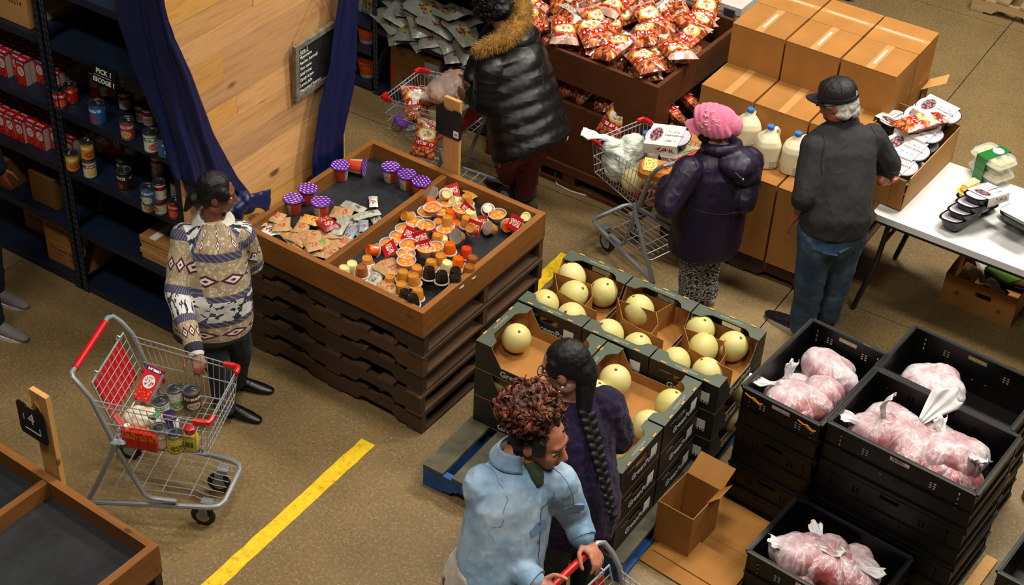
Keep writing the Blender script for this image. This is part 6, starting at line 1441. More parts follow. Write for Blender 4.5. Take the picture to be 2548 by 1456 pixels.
# ---------- woman in the patterned sweater
def sweater():
    def fn(k, u, v):
        def B(a, b): return band(k, v, a, b)
        beige, white, purp, burg, blackf = '948265', 'c8c6c2', '3e3a50', '4c1626', '14181f'
        fu = k.math('FRACT', k.math('MULTIPLY', u, 1.35)); du = k.math('ABSOLUTE', k.math('SUBTRACT', fu, .5))
        def diamonds(c, v0, hh, base):
            dv = k.math('DIVIDE', k.math('ABSOLUTE', k.math('SUBTRACT', v, v0)), hh); s_ = k.math('ADD', k.math('MULTIPLY', du, 2.), dv)
            c = k.mix(k.math('LESS_THAN', s_, 1.0), c, burg); c = k.mix(k.math('LESS_THAN', s_, .62), c, 'd2c6c0'); c = k.mix(k.math('LESS_THAN', s_, .25), c, burg)
            return c
        wv = k.n('ShaderNodeTexNoise', Scale=1., Detail=1.); mp = k.n('ShaderNodeMapping'); mp.inputs['Scale'].default_value = (7, 30, 1); k.l(k.uv, mp.inputs[0]); k.l(mp.outputs[0], wv.inputs['Vector'])
        tan = k.mix(band(k, wv.outputs[0], .57, .66), beige, 'b8ae96')
        mp2 = k.n('ShaderNodeMapping'); mp2.inputs['Scale'].default_value = (3.4, 15, 1); k.l(k.uv, mp2.inputs[0]); fl = k.n('ShaderNodeTexNoise', Scale=1., Detail=3.); k.l(mp2.outputs[0], fl.inputs['Vector'])
        flow = k.mix(k.math('GREATER_THAN', fl.outputs[0], .54), white, blackf); flow = k.mix(band(k, fl.outputs[0], .58, .61), flow, '3f4a5c')
        chain = k.mix(k.math('GREATER_THAN', k.math('ABSOLUTE', k.math('SUBTRACT', k.math('FRACT', k.math('ADD', k.math('MULTIPLY', u, 5.), k.math('MULTIPLY', v, 25.))), .5)), .36), purp, '6c687e')
        c = tan
        c = k.mix(B(.02, .15), c, diamonds(tan, .085, .038, beige)); c = k.mix(B(-.2, .022), c, '22242f')
        c = k.mix(B(.15, .195), c, chain); c = k.mix(B(.195, .355), c, flow); c = k.mix(B(.355, .40), c, chain)
        c = k.mix(B(.40, .64), c, diamonds(tan, .51, .045, beige)); c = k.mix(B(.64, .70), c, chain)
        # yoke
        yu = k.math('ABSOLUTE', u); su = k.math('ABSOLUTE', k.math('SUBTRACT', k.math('FRACT', k.math('MULTIPLY', k.math('ADD', u, .3), 1.667)), .5)); vv = k.math('ABSOLUTE', k.math('SUBTRACT', k.math('FRACT', k.math('MULTIPLY', v, 14.)), .5))
        s2 = k.math('ADD', k.math('MULTIPLY', su, 7.), k.math('MULTIPLY', vv, 2.)); yk = k.mix(k.math('LESS_THAN', s2, 1.05), tan, burg); yk = k.mix(k.math('LESS_THAN', s2, .75), yk, 'd6cac4'); yk = k.mix(k.math('LESS_THAN', s2, .35), yk, burg)
        yk = k.mix(k.math('GREATER_THAN', yu, .78), yk, chain); yk = k.mix(k.math('GREATER_THAN', yu, .90), yk, flow)
        return k.mix(k.math('GREATER_THAN', v, .70), c, yk)
    m = uvmat('patterned_sweater', fn, .95)
    k = m.node_tree; return m
SWE = sweater()
SK1 = skin('skin_brown', '7a4630'); HB = mat('hair_black', '0b090a', .55, var=.3, vs=60, bump=.6, bs=120, spec=.35); JEAN = denim('jeans_dark', '10161f', '1c2836', '3c4c5e'); BSHOE = mat('black_shoe', '0c0b0c', .35)
F = Fig('woman in a patterned white and tan sweater resting one hand on a shopping cart', (-4.45, 4.53), -38, .9)
nk = F.P(530, 545, 1.20); hc = F.P(542, 482, 1.345)
rs, ls = F.P(462, 592, 1.11), F.P(598, 585, 1.11)
re_, rw = F.P(440, 728, .90), F.P(483, 868, .765); le, lw = F.P(627, 652, .90), F.P(606, 672, .875)
pv = F.P(532, 775, .72); hipR, hipL = pv-F.r*-.08, pv-F.r*.08
F.head(hc, dirv(38, -12), SK1, .88, neck=nk, eyes=True)
F.limb(rs, re_, rw, .050, .038, .027); F.limb(ls, le, lw, .050, .038, .027)
F.hand(rw, F.P(500, 915, .73)-rw, V(-.6, .2, .2), .55, .92); F.hand(lw, F.P(578, 722, .80)-lw, V(-.3, -.6, .5), .5, .88)
F.torso(F.b, [(pv+V(0, 0, -.08), .15, .11), (pv, .155, .115), (pv.lerp(nk, .5), .13, .10), (pv.lerp(nk, .8), .15, .10), (nk, .05, .05)])
kR, kL, aR, aL = F.P(545, 915, .38), F.P(595, 868, .38), F.P(560, 1012, .09), F.P(588, 945, .09)
F.limb(pv+F.r*.07, kR, aR, .075, .052, .034); F.limb(pv-F.r*.07, kL, aL, .075, .052, .034)
F.body(SK1)
q = MB(); F.torso(q, [(F.P(528, 822, .585), .20, .165), (F.P(530, 795, .65), .205, .17), (pv.lerp(nk, .25), .19, .16), (pv.lerp(nk, .5), .172, .145), (pv.lerp(nk, .75), .175, .13), (pv.lerp(nk, .92), .13, .09), (nk+V(0, 0, .005), .072, .07)])
q.cap(rs, re_, .078, .064); q.cap(re_, rw, .064, .046); q.cap(ls, le, .078, .062); q.cap(le, lw.lerp(le, .1), .062, .046)
mid = F.P(530, 800, .60)
blob(q, 'sweater', SWE, F.o, .008, 4, (.014, .09), post=uvpost([(mid, nk, F.f, .0, .86, 1.0, .12), (rs, re_, F.f, .66, .36, 1.0, .05), (re_, rw, F.f, .36, .0, 1.0, .03), (ls, le, F.f, .66, .36, 1.0, .05), (le, lw, F.f, .36, .1, 1.0, .03)]))
q = MB(); cc_ = nk+V(0, 0, .0)
q.grid(lambda u, v: cc_+(F.r*math.cos(2*PI*u)+F.f*math.sin(2*PI*u))*(.108-.040*v)+V(0, 0, -.018+.052*v-.020*math.sin(2*PI*u)), 30, 5, True); o = q.build('ribbed_collar', mat('cream_rib', 'c9c3b6', .9, bump=.5, bs=80), F.o, 'all'); o.modifiers.new('s', 'SOLIDIFY').thickness = .012
for c_, a_, nm in ((rw, re_, 'cuff'), (lw, le, 'cuff')):
    q = MB(); d_ = (a_-c_).normalized(); q.tube([c_-d_*.047, c_-d_*.03], [.034, .043], 14); q.build('cuff', mat('white_cuff', 'c6c4c0', .9), F.o, True)
q = MB()
for (h_, k_, a_) in ((pv+F.r*.075, kR, aR), (pv-F.r*.075, kL, aL)): q.cap(h_, k_, .10, .068); q.cap(k_, a_, .068, .058)
blob(q, 'jeans', JEAN, F.o, .008, 4, (.012, .06))
F.shoe(F.P(572, 1022, .02), 12, 'shoe', BSHOE, .92); F.shoe(F.P(598, 958, .02), 22, 'shoe', BSHOE, .92)
q = MB(); q.ell(F.hp(0, -.028, .040), (.084*.88, .098*.88, .096*.88), F.hR, 16, 10); q.ell(F.hp(0, -.06, -.03), (.068*.88, .055*.88, .06*.88), F.hR, 14, 9); q.ell(F.hp(0, -.115, -.055), (.045, .04, .04), F.hR, 12, 8); q.cap(F.hp(-.0, -.13, -.06), F.hp(.03, -.16, -.12), .03, .012)
for sx in (-1, 1): q.ell(F.hp(sx*.062, .02, .03), (.02, .045, .045), F.hR)
blob(q, 'hair', HB, F.o, .006, 2, (.012, .03))
q = MB(); m_ = ls.lerp(le, .55)+F.f*.05; q.box(m_, (.05, .09, .012), F.hR @ Matrix.Rotation(.4, 3, 'Y')); q.build('black_phone_pouch', mat('black_leather', '101012', .3), F.o)
q = MB(); q.tube([ls+V(0, 0, .07), ls.lerp(le, .4)+F.f*.075+V(0, 0, .02), m_], .006, 6); q.build('pouch_strap', mat('black_leather', '101012', .3), F.o)
# ---------- man with cap
SK2 = skin('skin_ruddy', '96543a'); F = Fig('man in a dark grey shirt, jeans and black cap standing with his back turned', (-2.27, 6.96), 128, 1.0)
nk = F.P(2098, 305, 1.375); hc = F.P(2083, 252, 1.50)
lsh, rsh = F.P(2022, 352, 1.315), F.P(2182, 330, 1.315); le, lw = F.P(2003, 487, 1.06), F.P(1990, 528, .905); re_, rw = F.P(2212, 412, 1.09), F.P(2196, 450, 1.02)
pv = F.P(2078, 545, .90); lsh += F.r*.02+V(0, 0, -.035); rsh += F.r*-.02+V(0, 0, -.035)
F.head(hc, dirv(186, -14), SK2, 1.0, neck=nk, brow='b5b0a8', lips='7a4238')
F.limb(lsh, le, lw, .056, .045, .031); F.limb(rsh, re_, rw, .056, .045, .031)
F.hand(lw, F.P(1968, 552, .83)-lw, V(-.2, .5, 0), .35); F.hand(rw, F.P(2215, 440, 1.0)-rw, V(-.5, .3, .3), .4)
F.torso(F.b, [(pv+V(0, 0, -.06), .16, .12), (pv, .165, .125), (pv.lerp(nk, .5), .165, .13), (pv.lerp(nk, .85), .17, .10), (nk, .055, .055)])
kL, kR, aL, aR = F.P(2018, 690, .47), F.P(2088, 672, .47), F.P(1998, 798, .09), F.P(2058, 775, .09)
F.limb(pv-F.r*.09, kL, aL, .085, .058, .038); F.limb(pv+F.r*.09, kR, aR, .085, .058, .038)
F.body(SK2)
SHIRT = cloth('charcoal_shirt', '262628', .85, .8, (2.4, 2.4, 1.5), .2)
q = MB(); F.torso(q, [(pv+V(0, 0, -.055), .19, .15), (pv+V(0, 0, .02), .195, .155), (pv.lerp(nk, .4), .19, .16), (pv.lerp(nk, .7), .20, .145), (pv.lerp(nk, .88), .185, .115), (pv.lerp(nk, .97), .12, .085), (nk+V(0, 0, .01), .07, .068)])
q.cap(lsh, le, .082, .071); q.cap(le, le.lerp(lw, .28), .068, .060); q.cap(rsh, re_, .082, .071); q.cap(re_, re_.lerp(rw, .3), .068, .060)
st_ = blob(q, 'shirt', SHIRT, F.o, .0085, 6, (.012, .12))
SHS = mat('shirt_seam', '121214', .9)
for sx, sh in ((1, rsh), (-1, lsh)): surfline(st_, [sh-F.r*sx*.02+V(0, 0, .08), sh-F.r*sx*.015-F.f*.10+V(0, 0, -.02), sh-F.r*sx*.01-F.f*.09+V(0, 0, -.11)], .0026, SHS, 'armhole_seam', F.o)
for w_, e_ in ((lw, le), (rw, re_)): q = MB(); m_ = e_.lerp(w_, .27); d_ = (w_-e_).normalized(); q.tube([m_-d_*.03, m_+d_*.012], [.068, .066], 14); q.build('rolled_cuff', SHIRT, F.o, True)
q = MB(); n_ = nk+V(0, 0, .02); q.loft([(n_+V(0, 0, -.02), F.r*.092, F.f*.088), (n_+V(0, 0, .028), F.r*.070, F.f*.070), (n_+V(0, 0, .032), F.r*.066, F.f*.066), (n_+V(0, 0, -.01), F.r*.075, F.f*.075)], 20); q.build('collar', SHIRT, F.o, True)
MJ = denim('jeans_mid', '16283c', '2c4a66', '5a7c98')
q = MB(); F.torso(q, [(pv+V(0, 0, -.14), .165, .135), (pv+V(0, 0, -.04), .18, .145), (pv+V(0, 0, .03), .18, .14)])
for h_, k_, a_ in ((pv-F.r*.085+V(0, 0, -.06), kL, aL), (pv+F.r*.085+V(0, 0, -.06), kR, aR)): q.cap(h_, k_, .112, .088); q.cap(k_, a_+V(0, 0, -.03), .086, .076)
jn = blob(q, 'jeans', MJ, F.o, .0085, 4, (.018, .09))
for sx in (-1, 1):
    ok, loc, nr, _ = jn.closest_point_on_mesh(pv+F.r*.080*sx-F.f*.25+V(0, 0, -.20)); t1 = F.r-nr*F.r.dot(nr); t1.normalize(); t2 = nr.cross(t1)
    q = MB(); q.prism([(-.040, .045), (.040, .045), (.040, -.03), (0, -.048), (-.040, -.03)], 'z', -.010, .0015); o = q.build('back_pocket', denim('jeans_pocket', '16283c', '2a4660', '527490'), F.o); o.matrix_local = Matrix.Translation(loc) @ Matrix((t1, t2, nr)).transposed().to_4x4()
WSOLE = mat('pale_sole', 'a9a49a', .6)
F.shoe(F.P(1985, 815, .03), 172, 'shoe', BSHOE, 1.08, sole=WSOLE); F.shoe(F.P(2045, 790, .03), 140, 'shoe', BSHOE, 1.08, sole=WSOLE)
HW = mat('hair_white', 'a8a49c', .6, var=.25, vs=70, bump=.7, bs=120)
q = MB(); q.ell(F.hp(0, -.035, -.010), (.083, .082, .068), F.hR, 16, 10)
for sx in (-1, 1): q.ell(F.hp(sx*.068, .012, .012), (.016, .03, .03), F.hR); q.ell(F.hp(sx*.06, -.05, -.045), (.03, .045, .03), F.hR)
q.ell(F.hp(0, -.09, -.05), (.05, .03, .035), F.hR); blob(q, 'hair', HW, F.o, .006, 2, (.014, .025))
CAP = cloth('black_cap_mesh', '111113', .6, .4, (9, 9, 9), .2); CAPF = mat('black_cap_band', '18181b', .6)
q = MB(); prof = [(.094, .0), (.097, .018), (.094, .045), (.080, .078), (.052, .098), (.018, .106), (.001, .107)]
Mx = Matrix.Translation(F.hp(0, -.008, .028)) @ F.hR.to_4x4() @ Matrix.Diagonal((.93, 1.1, 1.0, 1)); q.lathe(prof, 28, Mx, capb=True, capt=False); cap_ = q.build('cap', CAP, F.o, 'all')
q = MB(); q.lathe([(.096, -.004), (.099, .0), (.0985, .018), (.095, .02)], 28, Mx, False, False); q.build('cap_band', CAPF, cap_, True)
q = MB(); q.grid(lambda u, v: Mx @ V(.080*math.sin((u-.5)*2.3)*(1+.02*v), .088*math.cos((u-.5)*2.3)+.072*v*(math.cos((u-.5)*2.2)), .006-.012*v-.02*(2*u-1)**2*v), 14, 6); o = q.build('cap_brim', CAPF, cap_, 'all'); o.modifiers.new('s', 'SOLIDIFY').thickness = .004
q = MB(); q.grid(lambda u, v: Mx @ V(.034*(2*u-1)*(1-.25*v), -.0985+.009*(2*u-1)**2+.004*v, .018+.026*v*(1-.5*(2*u-1)**2)), 8, 4); o = q.build('cap_opening', HW, cap_, 'all'); o.modifiers.new('s', 'SOLIDIFY').thickness = .003
for i in range(6):
    a = PI/6+i*PI/3; q = MB(); q.tube([Mx @ V((r_+.001)*math.cos(a), (r_+.001)*math.sin(a), z_) for r_, z_ in prof[1:-1]], .0022, 5); q.build('cap_seam', CAPF, cap_, True)
SUNG = mat('sunglass_black', '08080a', .12, coat=.5)
q = MB()
for sx in (-1, 1): q.ell(F.hp(sx*.036, .092, .008), (.030, .008, .022), F.hR, 14, 8)
q.cap(F.hp(-.01, .097, .014), F.hp(.01, .097, .014), .005, .005, 6)
for sx in (-1, 1): q.tube([F.hp(sx*.062, .085, .014), F.hp(sx*.079, .05, .014), F.hp(sx*.082, -.012, .010)], [.008, .006, .004], 8)
blob(q, 'sunglasses', SUNG, F.o, .003, 1)
# ---------- small shopper in a pink hat
SK3 = skin('skin_pale', 'b88a72'); F = Fig('short shopper in a pink knitted hat and dark purple coat pushing a cart', (-2.90, 6.80), 150, .88)
nk = F.P(1795, 368, 1.10); hc = F.P(1778, 318, 1.215); pv = F.P(1765, 540, .66)
lsh, rsh = F.P(1712, 425, 1.02), F.P(1862, 402, 1.02); le, lw = F.P(1662, 512, .86), F.P(1662, 452, .915); re_, rw = F.P(1850, 500, .84), F.P(1790, 440, .92)
F.head(hc, dirv(196, -10), SK3, .86, neck=nk, brow='5a4a40')
F.limb(lsh, le, lw, .05, .04, .028); F.limb(rsh, re_, rw, .05, .04, .028)
F.hand(lw, F.P(1686, 418, .95)-lw, V(.3, .6, .3), .45, .85); F.hand(rw, V(-1, .4, -.1), V(0, 0, 1), .45, .85)
F.torso(F.b, [(pv+V(0, 0, -.06), .15, .11), (pv.lerp(nk, .5), .15, .11), (pv.lerp(nk, .85), .15, .09), (nk, .05, .05)])
kL, kR, aL, aR = F.P(1722, 662, .33), F.P(1762, 640, .33), F.P(1715, 738, .08), F.P(1758, 722, .08)
F.limb(pv-F.r*.07, kL, aL, .07, .05, .035); F.limb(pv+F.r*.07, kR, aR, .07, .05, .035)
F.body(SK3)
COAT = cloth('dark_purple_coat', '191028', .5, .9, (2.4, 2.4, 1.6), .25, spec=.4)
q = MB(); hm = F.P(1752, 612, .46)
F.torso(q, [(hm, .215, .18), (hm+V(0, 0, .05), .22, .185), (pv.lerp(nk, .12), .215, .18), (pv.lerp(nk, .45), .20, .17), (pv.lerp(nk, .72), .195, .15), (pv.lerp(nk, .9), .16, .11), (nk+V(0, 0, .01), .085, .08)])
q.cap(lsh, le, .088, .074); q.cap(le, lw.lerp(le, .12), .074, .058); q.cap(rsh, re_, .088, .074); q.cap(re_, rw.lerp(re_, .12), .074, .058)
ct_ = blob(q, 'coat', COAT, F.o, .009, 5, (.016, .12))
CSE = mat('coat_seam', '0c0814', .7)
surfline(ct_, [pv.lerp(nk, .35)-F.r*.25, pv.lerp(nk, .3)-F.f*.25, pv.lerp(nk, .35)+F.r*.25], .003, CSE, 'waist_seam', F.o); surfline(ct_, [pv.lerp(nk, .75)-F.f*.2, pv.lerp(nk, .3)-F.f*.25, hm-F.f*.25], .0025, CSE, 'back_seam', F.o)
for sx, sh in ((1, rsh), (-1, lsh)): surfline(ct_, [sh+V(0, 0, .09)-F.r*sx*.015, sh-F.f*.1-F.r*sx*.01, sh-F.f*.09+V(0, 0, -.1)], .003, CSE, 'armhole_seam', F.o)
q = MB(); hd = F.P(1835, 405, 1.06); q.ell(hd+V(0, 0, .0), (.12, .12, .075), None, 16, 10); q.ell(F.P(1850, 430, 1.0), (.10, .10, .07)); q.tube([nk+(F.r*.085*math.cos(a)+F.f*.08*math.sin(a))+V(0, 0, .015-.02*math.sin(a)) for a in [2*PI*j/16 for j in range(16)]], .034, 8, True); blob(q, 'hood', COAT, F.o, .008, 5, (.016, .09))
MB().tube([F.P(1830, 430, 1.09), F.P(1846, 445, 1.09)], .0035, 6).build('hood_cord', TIN, F.o, True); MB().ell(F.P(1849, 447, 1.09), .008, n=8, k=6).build('cord_toggle', TIN, F.o, True)
ZEB = (lambda k: (k.l(k.ramp(k.n('ShaderNodeTexWave', Vector=k.coord(scale=(1, 1, 1), rot=(.9, .6, 0)), Scale=24., Distortion=16., Detail=2., _bands_direction='Z').outputs[0], [(.45, '0d0d0f'), (.55, '9f9c98')]), k.b.inputs['Base Color']), k.set(Roughness=.8), k.m)[2])(NT('zebra_trousers'))
q = MB()
for h_, k_, a_ in ((pv-F.r*.07+V(0, 0, -.08), kL, aL), (pv+F.r*.07+V(0, 0, -.08), kR, aR)): q.cap(h_, k_, .095, .076); q.cap(k_, a_+V(0, 0, -.03), .076, .068)
blob(q, 'zebra_trousers', ZEB, F.o, .008, 4, (.015, .05))
F.shoe(F.P(1708, 752, .03), 165, 'shoe', mat('grey_shoe', '8a8680', .6), .85, sole=WSOLE); F.shoe(F.P(1755, 735, .03), 150, 'shoe', mat('grey_shoe', '8a8680', .6), .85, sole=WSOLE)
# hat: turbaned knit with rolls, brim and beads
PNK = (lambda k: (k.l(k.mix(k.noise(k.coord(), 30, 3), 'c9587c', 'd97a98'), k.b.inputs['Base Color']), k.set(Roughness=.95), k.bump(k.n('ShaderNodeTexWave', Vector=k.coord(), Scale=60., Distortion=2., _bands_direction='DIAGONAL').outputs[0], .35, .003), k.m)[3])(NT('pink_knit')); PNK.node_tree.nodes['Principled BSDF'].inputs['Sheen Weight'].default_value = .3
q = MB(); q.ell(F.hp(0, -.025, .05), (.090, .108, .088), F.hR, 18, 12)
for i in range(7):
    t_ = i/6; y = .075-.20*t_; rr_ = .100*math.sqrt(max(.08, 1-((t_-.42)/.66)**2))
    pts = [F.hp(0, y, .045-.02*t_)+(F.hr*math.cos(a)*rr_*.98+F.hu*math.sin(a)*rr_*1.02+F.hf*(.025*math.sin(a)))*.92 for a in [rad(-28+236*j/20) for j in range(21)]]
    q.tube(pts, .0185, 8)
q.ell(F.hp(0, -.135, .02), (.06, .04, .06), F.hR); q.ell(F.hp(.0, -.15, .03), (.03, .03, .035), F.hR)
hat = blob(q, 'pink_hat', PNK, F.o, .0055, 2)
q = MB(); Mh = Matrix.Translation(F.hp(0, .015, .045)) @ F.hR.to_4x4()
q.grid(lambda u, v: Mh @ V(.082*math.sin((u-.5)*2.5)*(1+.12*v), .070*math.cos((u-.5)*2.5)+.078*v*math.cos((u-.5)*2.1), .012-.022*v-.035*(2*u-1)**2*(.4+.6*v)), 26, 8); o = q.build('brim', PNK, hat, 'all'); md = o.modifiers.new('s', 'SOLIDIFY'); md.thickness = .014
BEAD = mat('pink_bead', 'd8a0a8', .15, coat=.5); BEAD2 = mat('amber_bead', 'b8703c', .15)
rr = random.Random(4)
q = MB(); lf = -F.hr
for i in range(26):
    a = rr.uniform(0, 6.3); rd = .048*math.sqrt(rr.random()); ctr = F.hp(-.06, .0, .085)+F.hf*(rd*math.cos(a)*1.1)+F.hu*(rd*math.sin(a)*.6)-F.hr*(-.35*rd*math.sin(a))
    dv = (ctr-F.hp(0, -.02, .045)).normalized(); q.ell(F.hp(0, -.02, .045)+dv*.118, .006, n=8, k=5)
b_ = q.build('beads', BEAD, hat, True); b_['kind'] = 'stuff'
MSK = mat('black_mask', '0c0b0d', .8)
q = MB(); q.ell(F.hp(0, .050, -.045), (.068*.9, .062*.9, .055*.9), F.hR, 16, 10); blob(q, 'black_face_mask', MSK, F.o, .006, 2)
MB().tube([F.hp(.055, .03, -.03), F.hp(.077, -.005, -.015)], .003, 5).build('mask_strap', MSK, F.o)
# ---------- shopper in black puffer jacket with fur hood
F = Fig('shopper in a shiny black puffer jacket with a tan fur hood leaning over a cart', (-4.36, 7.12), 172, .97)
pv = F.P(1315, 325, .80); nk = F.P(1262, 92, 1.27); hc = F.P(1222, 12, 1.43)
nsh, fsh = F.P(1225, 170, 1.17), F.P(1250, 75, 1.22)
ne, nw = F.P(1215, 255, .98), F.P(1182, 240, .965); fe, fw_ = F.P(1200, 160, 1.02), F.P(1178, 200, .985)
F.head(hc, dirv(176, -32), SK1, .98, neck=nk, brow='0b090a')
F.limb(nsh, ne, nw, .05, .04, .03); F.limb(fsh, fe, fw_, .05, .04, .03)
F.hand(nw, V(-1, -.1, -.2), V(0, .2, 1), .5); F.hand(fw_, V(-1, -.1, -.3), V(0, .2, 1), .5)
F.torso(F.b, [(pv+V(0, 0, -.08), .16, .12), (pv.lerp(nk, .5), .16, .12), (pv.lerp(nk, .85), .16, .1), (nk, .055, .055)])
kL, kR, aL, aR = F.P(1258, 395, .46), F.P(1318, 400, .45), F.P(1278, 462, .09), F.P(1308, 486, .09)
aL, aR = F.P(1268, 452, .10), F.P(1307, 482, .10)
F.limb(pv-F.r*-.09, kR, aR, .085, .058, .038); F.limb(pv+F.r*-.09, kL, aL, .085, .058, .038)
F.body(SK1)
PUF = cloth('black_puffer', '08080a', .42, .6, (1.4, 1.4, 4.0), .2, coat=.0, spec=.38, det=2.4)
q = MB(); rings = []; N = 34; up = (nk-pv).normalized()
base = pv-up*.10
for i in range(N+1):
    t_ = i/N; c_ = base.lerp(nk, t_); w_ = (.265*(1-t_)+.20*t_) if t_ < .8 else .232*(1-(t_-.8)/.2*.62)+.02
    d_ = (.225*(1-t_)+.18*t_) if t_ < .8 else .19*(1-(t_-.8)/.2*.55)
    bulge = 1+.045*abs(math.sin(PI*t_*7.5)); rings.append((c_, F.r*w_*bulge, up.cross(F.r)*d_*bulge))
q.loft(rings, 28)
def puffarm(a, m_, e_):
    for p_, q_, r1, r2 in ((a, m_, .112, .095), (m_, e_, .095, .070)):
        n_ = 5
        for i in range(n_): q.ell(p_.lerp(q_, (i+.5)/n_), ((r1+(r2-r1)*i/n_)*.98, (r1+(r2-r1)*i/n_)*.98, (r1+(r2-r1)*i/n_)*.98), None, 14, 9)
puffarm(nsh, ne, nw); puffarm(fsh, fe, fw_)
jk = blob(q, 'puffer_jacket', PUF, F.o, .0085, 3, (.012, .12))
surfline(jk, [fsh-F.f*.02+V(0, 0, .1), nk.lerp(pv, .4)-F.f*.2+F.r*-.02, pv.lerp(nk, .05)-F.f*.25+F.r*.1], .003, mat('puffer_seam', '050506', .6), 'back_seam', F.o)
q = MB(); sh_c = pv-up*.12; pts = [sh_c+F.r*.235*math.cos(a)+up.cross(F.r)*.20*math.sin(a)-V(0, 0, .012+.03*max(0, math.cos(a-.9))) for a in [rad(-60+220*j/20) for j in range(21)]]
q = MB(); q.add([p for p in pts]+[p+V(0, 0, .06) for p in pts]+[p*1.02 for p in pts]+[p*1.02+V(0, 0, .06) for p in pts], [(i, i+1, 22+i, 21+i) for i in range(20)]+[(42+i, 63+i, 64+i, 43+i) for i in range(20)]); q.build('white_shirt_hem', mat('white_cotton', 'b9b6b2', .8), F.o, 'all')
MAR = cloth('maroon_trousers', '5a0a1e', .8, .5, (4, 4, 2), .2)
q = MB()
for h_, k_, a_ in ((pv+F.r*.09+V(0, 0, -.05), kR, aR), (pv-F.r*.09+V(0, 0, -.05), kL, aL)): q.cap(h_, k_, .115, .082); q.cap(k_, a_+V(0, 0, .02), .080, .064)
blob(q, 'maroon_trousers', MAR, F.o, .0085, 4, (.018, .06))
BRN = mat('brown_fur_boot', '2a1c16', .9, var=.4, vs=60, bump=.8, bs=110)
for a_ in (aL, aR):
    F.shoe(a_, 165, 'fur_boot', BRN, 1.05); q = MB(); q.tube([a_+V(0, 0, -.02), a_+V(0, 0, .06)], [.07, .075], 14); blob(q, 'boot_cuff', BRN, F.o, .007, 2, (.02, .02))
# fur hood trim: core plus strands
FUR = mat('tan_fur', '8c662e', .8, var=.45, vs=16, rnd=0, spec=.2); FUR2 = mat('fur_tip', 'ad8a4c', .8, var=.4, vs=25, spec=.2)
core = [F.P(1180, 128, 1.28), F.P(1205, 118, 1.30), F.P(1245, 102, 1.33), F.P(1280, 78, 1.36), F.P(1302, 45, 1.40), F.P(1300, 12, 1.44), F.P(1285, -10, 1.47), F.P(1255, -30, 1.5)]
q = MB(); q.tube(core, [.028, .04, .05, .055, .055, .052, .048, .04], 12); fb = blob(q, 'fur_trim', FUR, F.o, .007, 2, (.015, .03))
q = MB(); rr = random.Random(3); ctr = F.P(1235, 40, 1.36)
for vtx in fb.data.vertices:
    if rr.random() > .95: continue
    nrm = vtx.normal; p_ = vtx.co; tip = (nrm*.8+(p_-ctr).normalized()*.5+V(rr.uniform(-.5, .5), rr.uniform(-.5, .5), rr.uniform(-.6, .3))).normalized()*rr.uniform(.016, .040)
    s_ = tip.cross(V(rr.uniform(-1, 1), rr.uniform(-1, 1), rr.uniform(-1, 1))).normalized()*.0010
    q.m = 0 if rr.random() < .5 else 1; q.add([p_-s_, p_+s_, p_+tip], [(0, 1, 2)])
o = q.build('fur_strands', [FUR, FUR2], fb, fix=False); o['kind'] = 'stuff'
q = MB(); q.ell(F.P(1290, 95, 1.27), (.12, .15, .085), None, 16, 10); q.ell(F.P(1265, 105, 1.25), (.12, .14, .07)); blob(q, 'hood', PUF, F.o, .008, 4, (.015, .09))
q = MB(); q.ell(F.hp(0, -.02, .03), (.10, .12, .11), F.hR, 16, 10); q.ell(F.hp(0, -.06, -.03), (.09, .08, .08), F.hR); blob(q, 'hair', HB, F.o, .007, 2, (.03, .03))
curls(F, F.hp(0, -.01, .02), (.112, .122, .112), 230, 6, HB, rc=(.007, .013), th=.0020, wide=.006)
MB().tube([F.hp(-.05, .03, .13), F.hp(-.02, .05, .14), F.hp(.02, .06, .138), F.hp(.05, .05, .13)], .008, 6).build('white_headband_print', mat('white_cotton', 'b9b6b2', .8), F.o, True)
MB().ell(F.hp(0, .06, -.045), (.06, .05, .05), F.hR, 14, 9).build('black_face_mask', MSK, F.o, 'all')
# ---------- woman in denim jacket
SK4 = skin('skin_tan', 'b5755a'); F = Fig('woman with curly red-brown hair in a pale denim jacket pushing a cart', (-2.42, 3.72), -6, 1.0)
hc = F.P(1348, 1092, 1.475); nk = F.P(1286, 1135, 1.375); pv = F.P(1240, 1420, .88)
F.head(hc, dirv(2, -13), SK4, 1.1, neck=nk, lips='8c3f3c', brow='2a1710')
nsh, fsh = F.P(1208, 1212, 1.275), F.P(1385, 1200, 1.265); ne, nw = F.P(1235, 1375, 1.02), F.P(1335, 1452, .985); fe, fw_ = F.P(1428, 1282, 1.03), F.P(1452, 1342, .985)
F.limb(nsh, ne, nw, .056, .044, .03); F.limb(fsh, fe, fw_, .056, .044, .03)
F.hand(fw_, F.P(1482, 1382, .955)-fw_, V(.55, -.8, -.1), .6, 1.02); F.hand(nw, V(.9, .1, -.2), V(0, .6, .5), .6, 1.0)
F.torso(F.b, [(pv+V(0, 0, -.10), .19, .15), (pv, .18, .14), (pv.lerp(nk, .5), .15, .12), (pv.lerp(nk, .85), .16, .10), (nk, .058, .056)])
kL, kR = pv+F.r*-.1+V(.06, 0, -.42), pv+F.r*.1+V(-.02, 0, -.42); aL, aR = V(kL.x+.0, kL.y, .09), V(kR.x-.08, kR.y, .09)
F.limb(pv-F.r*.1, kL, aL, .10, .066, .042); F.limb(pv+F.r*.1, kR, aR, .10, .066, .042)
F.body(SK4)
DNM = denim('pale_denim', '587c9e', '93aec6', 'c0d1de')
q = MB(); F.torso(q, [(pv+V(0, 0, .03), .205, .17), (pv.lerp(nk, .25), .205, .175), (pv.lerp(nk, .5), .20, .165), (pv.lerp(nk, .75), .205, .145), (pv.lerp(nk, .9), .17, .115), (nk+V(0, 0, .0), .085, .08)])
